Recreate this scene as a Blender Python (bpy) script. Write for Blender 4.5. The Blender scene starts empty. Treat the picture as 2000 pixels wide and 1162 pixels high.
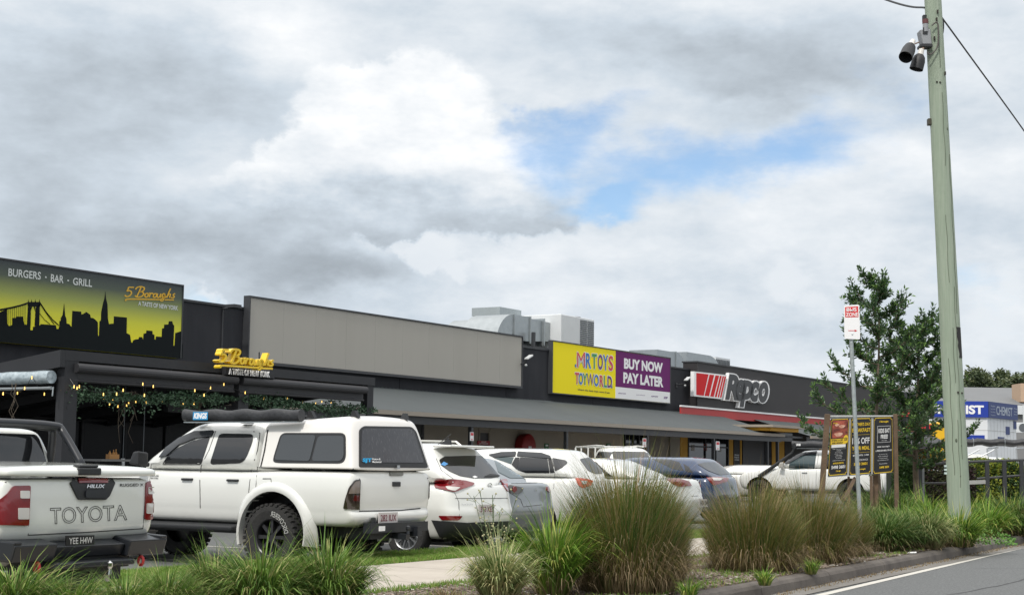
import bpy, bmesh, math, random
from mathutils import Vector, Matrix
from mathutils.bvhtree import BVHTree
sc = bpy.context.scene
C = sc.collection
rnd = random.Random(7)
PI = math.pi
# ---------------------------------------------------------------- camera
F = 3000.0; CH = 1.4
pit = math.atan(321/3000.0); rol = math.radians(0.78)
FW = Vector((0, math.cos(pit), math.sin(pit)))
U0 = Vector((0, -math.sin(pit), math.cos(pit))); R0 = Vector((1, 0, 0))
RT = R0*math.cos(rol)+U0*math.sin(rol); UP = U0*math.cos(rol)-R0*math.sin(rol)
camd = bpy.data.cameras.new('camera'); cam = bpy.data.objects.new('camera', camd); C.objects.link(cam)
m = Matrix.Identity(4)
for i in range(3):
    m[i][0] = RT[i]; m[i][1] = UP[i]; m[i][2] = -FW[i]
m[0][3], m[1][3], m[2][3] = 0, 0, CH
cam.matrix_world = m
camd.sensor_width = 36; camd.lens = 54; camd.clip_end = 3000; camd.clip_start = 0.1
sc.camera = cam
sc.render.resolution_x = 1024; sc.render.resolution_y = 594
# ---------------------------------------------------------------- sky (world), sun, exposure
SUN_EL, SUN_AZ = 50.0, 205.0      # azimuth clockwise from +Y (camera forward)
w = bpy.data.worlds.new('World'); sc.world = w; w.use_nodes = True
NT = w.node_tree; NT.nodes.clear()
def nd(t, nt=None, **k):
    n_ = (nt or NT).nodes.new(t)
    for a, b in k.items(): setattr(n_, a, b)
    return n_
def lk(a, b, nt=None): (nt or NT).links.new(a, b)
def mth(op, a, b=None, nt=None, clamp=False):
    n_ = nd('ShaderNodeMath', nt, operation=op); n_.use_clamp = clamp
    for i, v in enumerate((a, b)):
        if v is None: continue
        if isinstance(v, (int, float)): n_.inputs[i].default_value = v
        else: lk(v, n_.inputs[i], nt)
    return n_.outputs[0]
def build_sky():
    sky = nd('ShaderNodeTexSky', sky_type='NISHITA'); sky.sun_disc = False
    sky.sun_elevation = math.radians(SUN_EL); sky.sun_rotation = math.radians(SUN_AZ)
    sky.air_density = 1.0; sky.dust_density = 0.6; sky.ozone_density = 2.0
    tc = nd('ShaderNodeTexCoord')
    sep = nd('ShaderNodeSeparateXYZ'); lk(tc.outputs['Generated'], sep.inputs[0])
    a = mth('ARCTAN2', sep.outputs[0], sep.outputs[1]); e = mth('ARCSINE', sep.outputs[2])
    P = nd('ShaderNodeCombineXYZ'); lk(a, P.inputs[0]); lk(e, P.inputs[1])
    def noise(scale, det, rough, zoff, stretch=1.6):
        mp = nd('ShaderNodeMapping'); mp.inputs['Scale'].default_value = (1, stretch, 1); mp.inputs['Location'].default_value = (zoff, zoff*.7, zoff*1.3)
        lk(P.outputs[0], mp.inputs[0])
        nn = nd('ShaderNodeTexNoise'); nn.inputs['Scale'].default_value = scale; nn.inputs['Detail'].default_value = det; nn.inputs['Roughness'].default_value = rough
        lk(mp.outputs[0], nn.inputs['Vector']); return nn
    # warp the direction by noise so every cloud edge is ragged
    wn = noise(9, 6, .55, 3.1)
    sub = nd('ShaderNodeVectorMath', operation='SUBTRACT'); lk(wn.outputs['Color'], sub.inputs[0]); sub.inputs[1].default_value = (.5, .5, .5)
    sc_ = nd('ShaderNodeVectorMath', operation='SCALE'); lk(sub.outputs[0], sc_.inputs[0]); sc_.inputs['Scale'].default_value = .09
    PW = nd('ShaderNodeVectorMath', operation='ADD'); lk(P.outputs[0], PW.inputs[0]); lk(sc_.outputs[0], PW.inputs[1])
    wn2 = noise(30, 5, .6, 8.3, 1.2)
    sub2 = nd('ShaderNodeVectorMath', operation='SUBTRACT'); lk(wn2.outputs['Color'], sub2.inputs[0]); sub2.inputs[1].default_value = (.5, .5, .5)
    sc2 = nd('ShaderNodeVectorMath', operation='SCALE'); lk(sub2.outputs[0], sc2.inputs[0]); sc2.inputs['Scale'].default_value = .035
    PF = nd('ShaderNodeVectorMath', operation='ADD'); sc3 = nd('ShaderNodeVectorMath', operation='SCALE'); lk(sub.outputs[0], sc3.inputs[0]); sc3.inputs['Scale'].default_value = .045; PM = nd('ShaderNodeVectorMath', operation='ADD'); lk(P.outputs[0], PM.inputs[0]); lk(sc3.outputs[0], PM.inputs[1]); lk(PM.outputs[0], PF.inputs[0]); lk(sc2.outputs[0], PF.inputs[1])
    def ae(px, py):      # cloud places were read off the photo as azimuth / elevation
        r = FW*F+RT*(px-1000)-UP*(py-581); r.normalize()
        return math.atan2(r.x, r.y), math.asin(r.z)
    def blob(px, py, rx, ry, rot=0, src=None, hard=0.0):
        ca, ce = ae(px, py)
        s1 = nd('ShaderNodeVectorMath', operation='SUBTRACT'); lk((src or PW).outputs[0], s1.inputs[0]); s1.inputs[1].default_value = (ca, ce, 0)
        mp = nd('ShaderNodeMapping'); mp.vector_type = 'POINT'
        # rotate then scale by two nodes
        mp.inputs['Rotation'].default_value = (0, 0, math.radians(rot)); lk(s1.outputs[0], mp.inputs[0])
        m2 = nd('ShaderNodeVectorMath', operation='MULTIPLY'); lk(mp.outputs[0], m2.inputs[0]); m2.inputs[1].default_value = (F/rx, F/ry, 0)
        ln = nd('ShaderNodeVectorMath', operation='LENGTH'); lk(m2.outputs[0], ln.inputs[0])
        mr = nd('ShaderNodeMapRange', interpolation_type='SMOOTHSTEP'); lk(ln.outputs['Value'], mr.inputs[0])
        mr.inputs[1].default_value = 1.0; mr.inputs[2].default_value = hard; mr.inputs[3].default_value = 0; mr.inputs[4].default_value = 1
        return mr.outputs[0]
    def total(lst, op='ADD', src=None, hard=0.0):
        acc = None
        for it in lst:
            b = blob(*it[:4], rot=it[5] if len(it) > 5 else 0, src=src, hard=hard)
            b = mth('MULTIPLY', b, it[4])
            acc = b if acc is None else mth(op, acc, b)
        return acc
    # blue gaps
    holes = total([(1130, 235, 260, 75, .9, -8), (1300, 325, 380, 100, .85, -4), (1165, 388, 130, 45, 1.0), (1540, 290, 300, 95, .7, 12), (1060, 300, 120, 90, .5), (1020, 210, 90, 40, .7), (460, 590, 200, 30, .4),
                   (1740, 190, 200, 150, .3), (390, 575, 90, 26, .45), (1950, 560, 160, 90, .25), (860, 660, 300, 60, .2), (1330, 640, 300, 60, .22)])
    hn = noise(16, 8, .6, 5.7, 2.2)
    hm = mth('MULTIPLY', holes, mth('MULTIPLY_ADD', hn.outputs['Fac'], 2.2)); 
    hm.node.inputs[0].default_value = 0
    hmn = nd('ShaderNodeMapRange', interpolation_type='SMOOTHSTEP'); lk(mth('ADD', holes, mth('MULTIPLY', mth('SUBTRACT', hn.outputs['Fac'], .5), 1.6)), hmn.inputs[0])
    hmn.inputs[1].default_value = .10; hmn.inputs[2].default_value = 1.15; hmn.inputs[3].default_value = 0; hmn.inputs[4].default_value = 1
    hole = mth('MINIMUM', hmn.outputs[0], mth('MULTIPLY', holes, 2.5), clamp=True)
    # brightness of the cloud deck
    soft = total([(150, 190, 460, 260, -.24), (430, 130, 260, 170, -.10), (330, 470, 620, 130, -.27, 6), (690, 525, 260, 75, -.25), (520, 600, 420, 60, -.06), (1400, 80, 520, 130, -.27, 3),
                  (1600, 170, 360, 90, -.20), (1000, 640, 900, 60, -.10), (1850, 200, 300, 120, -.04), (1900, 440, 300, 60, -.10), (1680, 640, 300, 60, -.06), (860, 60, 260, 90, -.02), (30, 400, 260, 160, -.04), (1300, 560, 500, 70, -.05),
                  (560, 60, 200, 130, .16), (1750, 330, 400, 90, .09), (1130, 470, 400, 70, .08), (420, 300, 200, 120, .03)])
    bn = noise(7, 9, .58, 1.9, 2.6)
    det = noise(26, 8, .6, 4.4, 2.0)
    base = mth('ADD', mth('ADD', .75, soft), mth('ADD', mth('MULTIPLY', mth('SUBTRACT', bn.outputs['Fac'], .5), .36), mth('MULTIPLY', mth('SUBTRACT', det.outputs['Fac'], .5), .30)))
    # the big sunlit cumulus: crisp ragged top edge, grey base
    cum = total([(700, 260, 210, 210, 1), (820, 270, 250, 230, 1), (930, 340, 230, 180, 1), (1010, 385, 190, 110, 1), (600, 320, 150, 150, 1), (740, 190, 150, 120, 1), (520, 370, 150, 100, .8), (720, 400, 330, 110, .9)], 'MAXIMUM', PF)
    ce = nd('ShaderNodeMapRange', interpolation_type='SMOOTHSTEP'); lk(cum, ce.inputs[0]); ce.inputs[1].default_value = .14; ce.inputs[2].default_value = .34
    # elevation shading inside the cumulus
    _, e0 = ae(800, 470); _, e1 = ae(800, 300)
    sh = nd('ShaderNodeMapRange', interpolation_type='SMOOTHSTEP')
    sp = nd('ShaderNodeSeparateXYZ'); lk(PF.outputs[0], sp.inputs[0]); lk(mth('ADD', sp.outputs[1], mth('MULTIPLY', mth('SUBTRACT', bn.outputs['Fac'], .5), .05)), sh.inputs[0])
    sh.inputs[1].default_value = e0; sh.inputs[2].default_value = e1; sh.inputs[3].default_value = .53; sh.inputs[4].default_value = .90
    cb = mth('ADD', sh.outputs[0], mth('ADD', mth('MULTIPLY', mth('SUBTRACT', det.outputs['Fac'], .5), .42), mth('MULTIPLY', mth('SUBTRACT', bn.outputs['Fac'], .5), .30)))
    small = total([(850, 495, 85, 60, 1), (800, 470, 50, 30, .8), (905, 520, 60, 40, .7), (1555, 545, 100, 75, .7), (1610, 575, 80, 50, .5), (1940, 610, 130, 70, .6), (1985, 540, 70, 60, .6), (395, 575, 60, 30, .8), (430, 590, 50, 25, .6)], 'MAXIMUM', PF)
    se = nd('ShaderNodeMapRange', interpolation_type='SMOOTHSTEP'); lk(small, se.inputs[0]); se.inputs[1].default_value = .15; se.inputs[2].default_value = .55
    def mixf(f, x, y):
        mx = nd('ShaderNodeMix', data_type='FLOAT'); 
        for i, v in ((0, f), (2, x), (3, y)):
            if isinstance(v, (int, float)): mx.inputs[i].default_value = v
            else: lk(v, mx.inputs[i])
        return mx.outputs[0]
    br = mixf(ce.outputs[0], base, cb)
    br = mixf(mth('MULTIPLY', se.outputs[0], .8), br, .80)
    # the sky behind and above the camera is brighter thin cloud round the hidden sun
    zen = nd('ShaderNodeMapRange', interpolation_type='SMOOTHSTEP'); lk(e, zen.inputs[0]); zen.inputs[1].default_value = .38; zen.inputs[2].default_value = 1.1; zen.inputs[3].default_value = 0; zen.inputs[4].default_value = SKY_TOP
    br = mth('ADD', br, zen.outputs[0]); br = mth('MAXIMUM', br, .2)
    ramp = nd('ShaderNodeValToRGB'); lk(mth('MULTIPLY', br, .5), ramp.inputs[0])
    r_ = ramp.color_ramp; r_.elements[0].position = .1; r_.elements[0].color = (.235, .262, .285, 1); r_.elements[1].position = .5; r_.elements[1].color = (1.0, 1.0, 1.0, 1)
    k = r_.elements.new(.22); k.color = (.40, .45, .50, 1); k = r_.elements.new(.32); k.color = (.58, .65, .72, 1); k = r_.elements.new(.42); k.color = (.80, .835, .87, 1)
    over = mth('MAXIMUM', mth('SUBTRACT', br, 1.0), 0)
    bri = nd('ShaderNodeVectorMath', operation='SCALE'); lk(ramp.outputs[0], bri.inputs[0]); lk(mth('ADD', over, 1.0), bri.inputs['Scale'])
    sks = nd('ShaderNodeVectorMath', operation='SCALE'); lk(sky.outputs[0], sks.inputs[0]); sks.inputs['Scale'].default_value = .12
    skm = nd('ShaderNodeVectorMath', operation='MULTIPLY'); lk(sks.outputs[0], skm.inputs[0]); skm.inputs[1].default_value = (.75, .95, 1.1)
    mx = nd('ShaderNodeMix', data_type='RGBA'); lk(mth('MULTIPLY', hole, .78), mx.inputs[0]); lk(bri.outputs[0], mx.inputs[6]); lk(skm.outputs[0], mx.inputs[7])
    bg = nd('ShaderNodeBackground'); lk(mx.outputs[2], bg.inputs[0]); bg.inputs[1].default_value = 1.0
    out = nd('ShaderNodeOutputWorld'); lk(bg.outputs[0], out.inputs[0])
SKY_TOP = 0.9
build_sky()
sun_d = bpy.data.lights.new('sun', 'SUN'); sun = bpy.data.objects.new('sun', sun_d); C.objects.link(sun)
sun_d.energy = 2.6; sun_d.angle = math.radians(6); sun_d.color = (1, .955, .89)
_sd = Vector((math.sin(math.radians(SUN_AZ))*math.cos(math.radians(SUN_EL)), math.cos(math.radians(SUN_AZ))*math.cos(math.radians(SUN_EL)), math.sin(math.radians(SUN_EL))))
sun.rotation_euler = _sd.to_track_quat('Z', 'Y').to_euler(); sun.location = _sd*50
sc.view_settings.view_transform = 'Standard'; sc.view_settings.look = 'None'; sc.view_settings.exposure = 0.12; sc.view_settings.gamma = 1
# ---------------------------------------------------------------- frames
TH = math.radians(58.5)                      # direction of the shop front
DV = Vector((math.cos(TH), math.sin(TH), 0)); NV = Vector((-math.sin(TH), math.cos(TH), 0))
def wuv(u, v, z=0): return DV*u+NV*v+Vector((0, 0, z))
def ray(px, py): return FW*F+RT*(px-1000)-UP*(py-581)
def onv(px, py, v):                          # point of a photo pixel on the vertical plane v = const, as (u, z)
    q = ray(px, py); p = q*(v/q.dot(NV)); return p.dot(DV), p.z+CH
def atD(px, py, D):
    q = ray(px, py); p = q*(D/q.y); return Vector((p.x, p.y, p.z+CH))
def onground(px, py, z=0):
    q = ray(px, py); p = q*((z-CH)/q.z); return Vector((p.x, p.y, z))
# ---------------------------------------------------------------- materials
MATS = {}
def mat(name, col, rough=.6, metal=0, spec=.5, coat=0, noise=None, bump=None, emit=None, alpha=None, trans=0, island=None, sheen=0):
    """noise=(scale, amount, colour2) mottles the colour; bump=(scale, strength); island = second colour varied per loose piece"""
    if name in MATS: return MATS[name]
    M = bpy.data.materials.new(name); M.use_nodes = True; nt = M.node_tree; b = nt.nodes['Principled BSDF']
    b.inputs['Base Color'].default_value = (*col, 1); b.inputs['Roughness'].default_value = rough; b.inputs['Metallic'].default_value = metal
    b.inputs['Specular IOR Level'].default_value = spec; b.inputs['Coat Weight'].default_value = coat; b.inputs['Coat Roughness'].default_value = .05
    if trans: b.inputs['Transmission Weight'].default_value = trans
    tc = nd('ShaderNodeTexCoord', nt)
    src = None
    if island:
        g = nd('ShaderNodeNewGeometry', nt); mx = nd('ShaderNodeMix', nt, data_type='RGBA'); lk(g.outputs['Random Per Island'], mx.inputs[0], nt)
        mx.inputs[6].default_value = (*col, 1); mx.inputs[7].default_value = (*island, 1); src = mx.outputs[2]
    if noise:
        s, amt, c2 = noise
        nn = nd('ShaderNodeTexNoise', nt); nn.inputs['Scale'].default_value = s; nn.inputs['Detail'].default_value = 8; nn.inputs['Roughness'].default_value = .65
        lk(tc.outputs['Object'], nn.inputs['Vector'], nt)
        mr = nd('ShaderNodeMapRange', nt); lk(nn.outputs['Fac'], mr.inputs[0], nt); mr.inputs[1].default_value = .35; mr.inputs[2].default_value = .68; mr.inputs[3].default_value = 0; mr.inputs[4].default_value = amt
        mx = nd('ShaderNodeMix', nt, data_type='RGBA'); lk(mr.outputs[0], mx.inputs[0], nt)
        if src is not None: lk(src, mx.inputs[6], nt)
        else: mx.inputs[6].default_value = (*col, 1)
        mx.inputs[7].default_value = (*c2, 1); src = mx.outputs[2]
    if src is not None: lk(src, b.inputs['Base Color'], nt)
    if bump:
        bn = nd('ShaderNodeTexNoise', nt); bn.inputs['Scale'].default_value = bump[0]; bn.inputs['Detail'].default_value = 6
        lk(tc.outputs['Object'], bn.inputs['Vector'], nt)
        bu = nd('ShaderNodeBump', nt); bu.inputs['Strength'].default_value = bump[1]; bu.inputs['Distance'].default_value = .02
        lk(bn.outputs['Fac'], bu.inputs['Height'], nt); lk(bu.outputs[0], b.inputs['Normal'], nt)
    if emit: b.inputs['Emission Color'].default_value = (*emit[:3], 1); b.inputs['Emission Strength'].default_value = emit[3]
    MATS[name] = M; return M
def streak(M, sx, sz):
    """stretch a material's mottling downwards: rain streaks and grain"""
    nt = M.node_tree; tc = [n_ for n_ in nt.nodes if n_.bl_idname == 'ShaderNodeTexCoord'][0]; mp = nd('ShaderNodeMapping', nt); mp.inputs['Scale'].default_value = (sx, sx, sz); lk(tc.outputs['Object'], mp.inputs[0], nt)
    for l in list(nt.links):
        if l.from_node == tc and l.to_node.bl_idname == 'ShaderNodeTexNoise': lk(mp.outputs[0], l.to_node.inputs['Vector'], nt)
    return M
# ---------------------------------------------------------------- objects
def tag(o, label=None, cat=None, group=None, kind=None):
    if label: o['label'] = label
    if cat: o['category'] = cat
    if group: o['group'] = group
    if kind: o['kind'] = kind
    return o
def empty(name, loc=(0, 0, 0), rz=0):
    o = bpy.data.objects.new(name, None); C.objects.link(o); o.location = loc; o.rotation_euler = (0, 0, rz); o.empty_display_size = .2
    return o
def thing(name, label, cat, loc=(0, 0, 0), rz=0, group=None): return tag(empty(name, loc, rz), label, cat, group)
def link(name, me, parent=None):
    o = bpy.data.objects.new(name, me); C.objects.link(o)
    if parent is not None: o.parent = parent
    return o
class MB:
    def __init__(s): s.v = []; s.f = []; s.mi = []; s.cur = 0
    def add(s, vs, fs):
        o = len(s.v); s.v += [tuple(x) for x in vs]
        for f in fs: s.f.append(tuple(i+o for i in f)); s.mi.append(s.cur)
        return s
    def box(s, x0, x1, y0, y1, z0, z1):
        if x0 > x1: x0, x1 = x1, x0
        if y0 > y1: y0, y1 = y1, y0
        if z0 > z1: z0, z1 = z1, z0
        v = [(x, y, z) for z in (z0, z1) for y in (y0, y1) for x in (x0, x1)]
        return s.add(v, [(0, 2, 3, 1), (4, 5, 7, 6), (0, 1, 5, 4), (2, 6, 7, 3), (0, 4, 6, 2), (1, 3, 7, 5)])
    def hexa(s, v): # 8 corners, bottom loop then top loop
        return s.add(v, [(3, 2, 1, 0), (4, 5, 6, 7), (0, 1, 5, 4), (1, 2, 6, 5), (2, 3, 7, 6), (3, 0, 4, 7)])
    def beam(s, a, b, wd, ht, up=(0, 0, 1)):
        a = Vector(a); b = Vector(b); t = (b-a).normalized(); sd = t.cross(Vector(up))
        if sd.length < 1e-4: sd = t.cross(Vector((1, 0, 0)))
        sd.normalize(); u_ = sd.cross(t).normalized(); sd *= wd/2; u_ *= ht/2
        return s.hexa([a-sd-u_, a+sd-u_, b+sd-u_, b-sd-u_, a-sd+u_, a+sd+u_, b+sd+u_, b-sd+u_])
    def prism(s, poly, fn, a, b):  # poly of 2D points; fn(p, q, t) -> 3D
        n_ = len(poly); vs = [fn(p[0], p[1], a) for p in poly]+[fn(p[0], p[1], b) for p in poly]
        return s.add(vs, [tuple(range(n_))[::-1], tuple(range(n_, 2*n_))]+[(i, (i+1) % n_, n_+(i+1) % n_, n_+i) for i in range(n_)])
    def tube(s, pts, r, n_=6, caps=True):
        pts = [Vector(p) for p in pts]; k = len(pts); rs = r if isinstance(r, (list, tuple)) else [r]*k
        vs = []; prev = None
        for i, p in enumerate(pts):
            t = (pts[min(i+1, k-1)]-pts[max(i-1, 0)]).normalized()
            if prev is None:
                prev = t.cross(Vector((0, 0, 1)))
                if prev.length < .05: prev = t.cross(Vector((1, 0, 0)))
            prev = (prev-t*prev.dot(t)).normalized(); q = t.cross(prev)
            for j in range(n_):
                an = 2*PI*j/n_; vs.append(p+(prev*math.cos(an)+q*math.sin(an))*rs[i])
        fs = [(i*n_+j, i*n_+(j+1) % n_, (i+1)*n_+(j+1) % n_, (i+1)*n_+j) for i in range(k-1) for j in range(n_)]
        if caps: fs += [tuple(range(n_))[::-1], tuple((k-1)*n_+j for j in range(n_))]
        return s.add(vs, fs)
    def lathe(s, prof, n_, fn):    # prof of (r, h); fn(x, y, h) -> 3D
        k = len(prof); vs = [fn(r*math.cos(2*PI*j/n_), r*math.sin(2*PI*j/n_), h) for r, h in prof for j in range(n_)]
        return s.add(vs, [(i*n_+j, i*n_+(j+1) % n_, (i+1)*n_+(j+1) % n_, (i+1)*n_+j) for i in range(k-1) for j in range(n_)])
    def sphere(s, c, r, n_=10, sz=1):
        c = Vector(c); k = max(4, n_//2)
        return s.lathe([(r*math.sin(PI*i/k)+1e-5, -r*sz*math.cos(PI*i/k)) for i in range(k+1)], n_, lambda x, y, h: c+Vector((x, y, h)))
    def build(s, name, mats, parent=None, smooth=False, bevel=0, angle=None):
        me = bpy.data.meshes.new(name); me.from_pydata(s.v, [], s.f)
        if not isinstance(mats, (list, tuple)): mats = [mats]
        for x in mats: me.materials.append(x)
        if any(s.mi): me.polygons.foreach_set('material_index', s.mi)
        if smooth: me.polygons.foreach_set('use_smooth', [True]*len(me.polygons))
        me.update(); o = link(name, me, parent)
        if bevel:
            md = o.modifiers.new('b', 'BEVEL'); md.width = bevel; md.segments = 2; md.limit_method = 'ANGLE'
        if smooth and angle:
            me.set_sharp_from_angle(angle=math.radians(angle))
        return o
def catmull(pts, k=5):
    out = []; P = [pts[0]]+list(pts)+[pts[-1]]
    for i in range(1, len(P)-2):
        for j in range(k):
            t = j/k
            out.append(tuple(.5*(2*b+(c-a)*t+(2*a-5*b+4*c-d_)*t*t+(3*b-a-3*c+d_)*t**3) for a, b, c, d_ in zip(P[i-1], P[i], P[i+1], P[i+2])))
    out.append(tuple(pts[-1])); return out
_tc = {}
def text_mesh(txt, bold=0.0, shear=0.0, outline=0.0, spacing=1.0):
    """text as normalised flat mesh: verts (a, b) in 0..1, faces"""
    key = (txt, bold, shear, outline, spacing)
    if key in _tc: return _tc[key]
    c = bpy.data.curves.new('t', 'FONT'); c.body = txt; c.offset = bold; c.shear = shear; c.space_character = spacing; c.resolution_u = 4; c.align_x = 'CENTER'
    if outline: c.fill_mode = 'NONE'; c.bevel_depth = outline; c.bevel_resolution = 0
    o = bpy.data.objects.new('t', c); C.objects.link(o); dg = bpy.context.evaluated_depsgraph_get(); dg.update()
    me = bpy.data.meshes.new_from_object(o.evaluated_get(dg)); bpy.data.objects.remove(o)
    vs = [v.co.copy() for v in me.vertices]; fs = [tuple(p.vertices) for p in me.polygons]; bpy.data.meshes.remove(me); bpy.data.curves.remove(c)
    x0 = min(v.x for v in vs); x1 = max(v.x for v in vs); y0 = min(v.y for v in vs); y1 = max(v.y for v in vs)
    r = ([((v.x-x0)/(x1-x0), (v.y-y0)/(y1-y0), v.z) for v in vs], fs, (x1-x0)/(y1-y0)); _tc[key] = r; return r
def put_text(mb, txt, fn, depth=0.0, **k):
    """fn(a, b, t): maps text square to space, t = 0 at the face, 1 at the back"""
    vs, fs, _ = text_mesh(txt, **k)
    if not depth: return mb.add([fn(a, b, 0) for a, b, z in vs], fs)
    n_ = len(vs); ed = {}
    for f in fs:
        for i in range(len(f)):
            e_ = (f[i], f[(i+1) % len(f)]); ed[e_] = ed.get(e_, 0)+1
    side = [e_ for e_ in ed if (e_[1], e_[0]) not in ed]
    return mb.add([fn(a, b, 0) for a, b, z in vs]+[fn(a, b, 1) for a, b, z in vs], list(fs)+[(a+n_, b+n_, b, a) for a, b in side])
def struct(mb, name, m_, **k): return tag(mb.build(name, m_, **k), kind='structure')
# ================================================================ SETTING
ASPH = mat('asphalt', (.105, .11, .108), .9, noise=(3, .5, (.145, .15, .148)), bump=(180, .5))
ROADM = mat('road_asphalt', (.09, .097, .098), .9, noise=(34, 1, (.20, .205, .205)), bump=(140, .9))
LINEM = mat('road_paint', (.55, .53, .48), .8, noise=(30, .5, (.36, .35, .32)))
KERBM = mat('kerb_concrete', (.13, .115, .10), .95, noise=(2.5, .9, (.065, .055, .05)), bump=(60, .5))
GUTM = mat('gutter_concrete', (.19, .18, .165), .95, noise=(4, .7, (.12, .11, .10)), bump=(60, .4))
SOIL = mat('soil', (.10, .08, .06), 1, noise=(14, .9, (.055, .043, .03)), bump=(40, 1))
PATHM = mat('path_concrete', (.44, .40, .345), .95, noise=(2.2, .6, (.33, .29, .25)), bump=(90, .3))
TURF = mat('turf_soil', (.085, .12, .035), 1, noise=(5, .8, (.12, .13, .055)), bump=(50, 1))
def vface(u): return 6.45+.043*(u-17.4)
def strip(fa, fb, z, u0=-30, u1=90, step=3):
    mb = MB(); n_ = int((u1-u0)/step)
    vs = []
    for i in range(n_+1):
        u = u0+i*step; vs += [wuv(u, fa(u), z), wuv(u, fb(u), z)]
    return mb.add(vs, [(2*i, 2*i+2, 2*i+3, 2*i+1) for i in range(n_)])
g = MB(); g.add([(-900, -300, -.03), (1200, -300, -.03), (1200, 1500, -.03), (-900, 1500, -.03)], [(0, 1, 2, 3)]); struct(g, 'ground', ASPH)
def gz(u): t = max(0, min(1, (u-22)/26)); return .12*t*t*(3-2*t)       # the car park rises slightly to the right
def cp():
    mb = MB(); us = list(range(-30, 151, 2)); vs_ = [12.45, 20, 28, 80]; vs = [wuv(u, v, gz(u)) for u in us for v in vs_]
    return mb.add(vs, [(i*4+j, i*4+4+j, i*4+5+j, i*4+1+j) for i in range(len(us)-1) for j in range(3)])
struct(cp(), 'car_park', ASPH)
struct(strip(lambda u: -14, lambda u: vface(u)-.3, .004), 'road', ROADM)
struct(strip(lambda u: 6.0+.0575*(u-15.8)-.11, lambda u: 6.0+.0575*(u-15.8), .008), 'road_edge_line', LINEM)
struct(strip(lambda u: vface(u)-.30, lambda u: vface(u)+.02, .012), 'gutter', GUTM)
def crack(pts, wd):
    mb = MB(); P = catmull([(a, b, 0) for a, b in pts], 9); r = random.Random(len(pts)); vs = []
    for i, p in enumerate(P):
        j = r.uniform(-.02, .02); w_ = wd*r.uniform(.5, 1.3); vs += [wuv(p[0], p[1]+j-w_, .0065), wuv(p[0]+w_*.5, p[1]+j+w_, .0065)]
    return mb.add(vs, [(2*i, 2*i+2, 2*i+3, 2*i+1) for i in range(len(P)-1)])
TAR = mat('crack_sealer', (.035, .035, .036), .7)
for pts, wd in (([(12, 4.6), (16, 4.9), (20, 4.75), (26, 5.2), (34, 5.5)], .012), ([(17, 5.2), (17.4, 4.4), (17.1, 3.6)], .010), ([(22, 5.9), (22.6, 5.1), (22.4, 4.2), (23, 3.5)], .010), ([(27, 6.3), (27.2, 5.6), (28, 5.0)], .012)): struct(crack(pts, wd), 'road_crack', TAR)
# kerb: rounded profile swept along the verge, with joints
def kerb():
    mb = MB(); prof = [(0, .0), (.015, .10), (.04, .135), (.08, .15), (.17, .152), (.17, 0)]
    u = -30.0
    while u < 80:
        L = 2.4; a = u+.006; b = u+L-.006; vs = []
        for q in (a, b):
            for p in prof: vs.append(wuv(q, vface(q)+p[0], p[1]))
        k = len(prof); mb.add(vs, [(j, j+1, k+j+1, k+j) for j in range(k-1)]+[tuple(range(k))[::-1], tuple(k+j for j in range(k))]); u += L
    return mb
struct(kerb(), 'kerb', KERBM)
g = MB()
# planted bed and verge: slightly uneven soil sheet at kerb height
def bed(f0, f1, z, amp, u0, u1, du=.35, dv=8):
    mb = MB(); n_ = int((u1-u0)/du); vs = []; r = random.Random(3)
    for i in range(n_+1):
        u = u0+i*du
        for j in range(dv+1):
            v = f0(u)+(f1(u)-f0(u))*j/dv; edge = min(j, dv-j) > 0
            vs.append(wuv(u, v, z+(r.uniform(-amp, amp) if edge else 0)))
    return mb.add(vs, [(i*(dv+1)+j, (i+1)*(dv+1)+j, (i+1)*(dv+1)+j+1, i*(dv+1)+j+1) for i in range(n_) for j in range(dv)])
struct(bed(lambda u: vface(u)+.165, lambda u: 8.85, .145, .012, -30, 80), 'planting_bed_soil', SOIL, smooth=True)
struct(bed(lambda u: 8.85, lambda u: 11.1, .14, 0, -30, 80, 2.0, 2), 'path_base', SOIL)
mb = MB(); u = -30
while u < 80:
    a, b = u+.008, u+1.8-.008; z = .155
    mb.add([wuv(a, 8.87, z), wuv(b, 8.87, z), wuv(b, 11.08, z), wuv(a, 11.08, z)], [(0, 1, 2, 3)]); u += 1.8
struct(mb, 'footpath', PATHM)
struct(bed(lambda u: 11.1, lambda u: 12.35, .15, .008, -30, 80, .5, 4), 'lawn_soil', TURF, smooth=True)
mb = MB(); u = -30
while u < 80:
    a, b = u+.006, u+2.4-.006
    vs = [wuv(q, 12.35+p[0], p[1]) for q in (a, b) for p in [(0, .0), (0, .152), (.11, .152), (.15, .12), (.15, 0)]]
    mb.add(vs, [(j, j+1, 6+j, 5+j) for j in range(4)]+[(4, 3, 2, 1, 0), (5, 6, 7, 8, 9)]); u += 2.4
struct(mb, 'car_park_kerb', KERBM)
# parking bay lines
mb = MB()
for i in range(12):
    u = 13.1+2.75*i
    if 10 < u < 45: mb.add([wuv(u-.04, 12.7, gz(u)+.006), wuv(u+.04, 12.7, gz(u)+.006), wuv(u+.04, 17.6, gz(u)+.006), wuv(u-.04, 17.6, gz(u)+.006)], [(0, 1, 2, 3)])
struct(mb, 'parking_bay_lines', LINEM)
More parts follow.
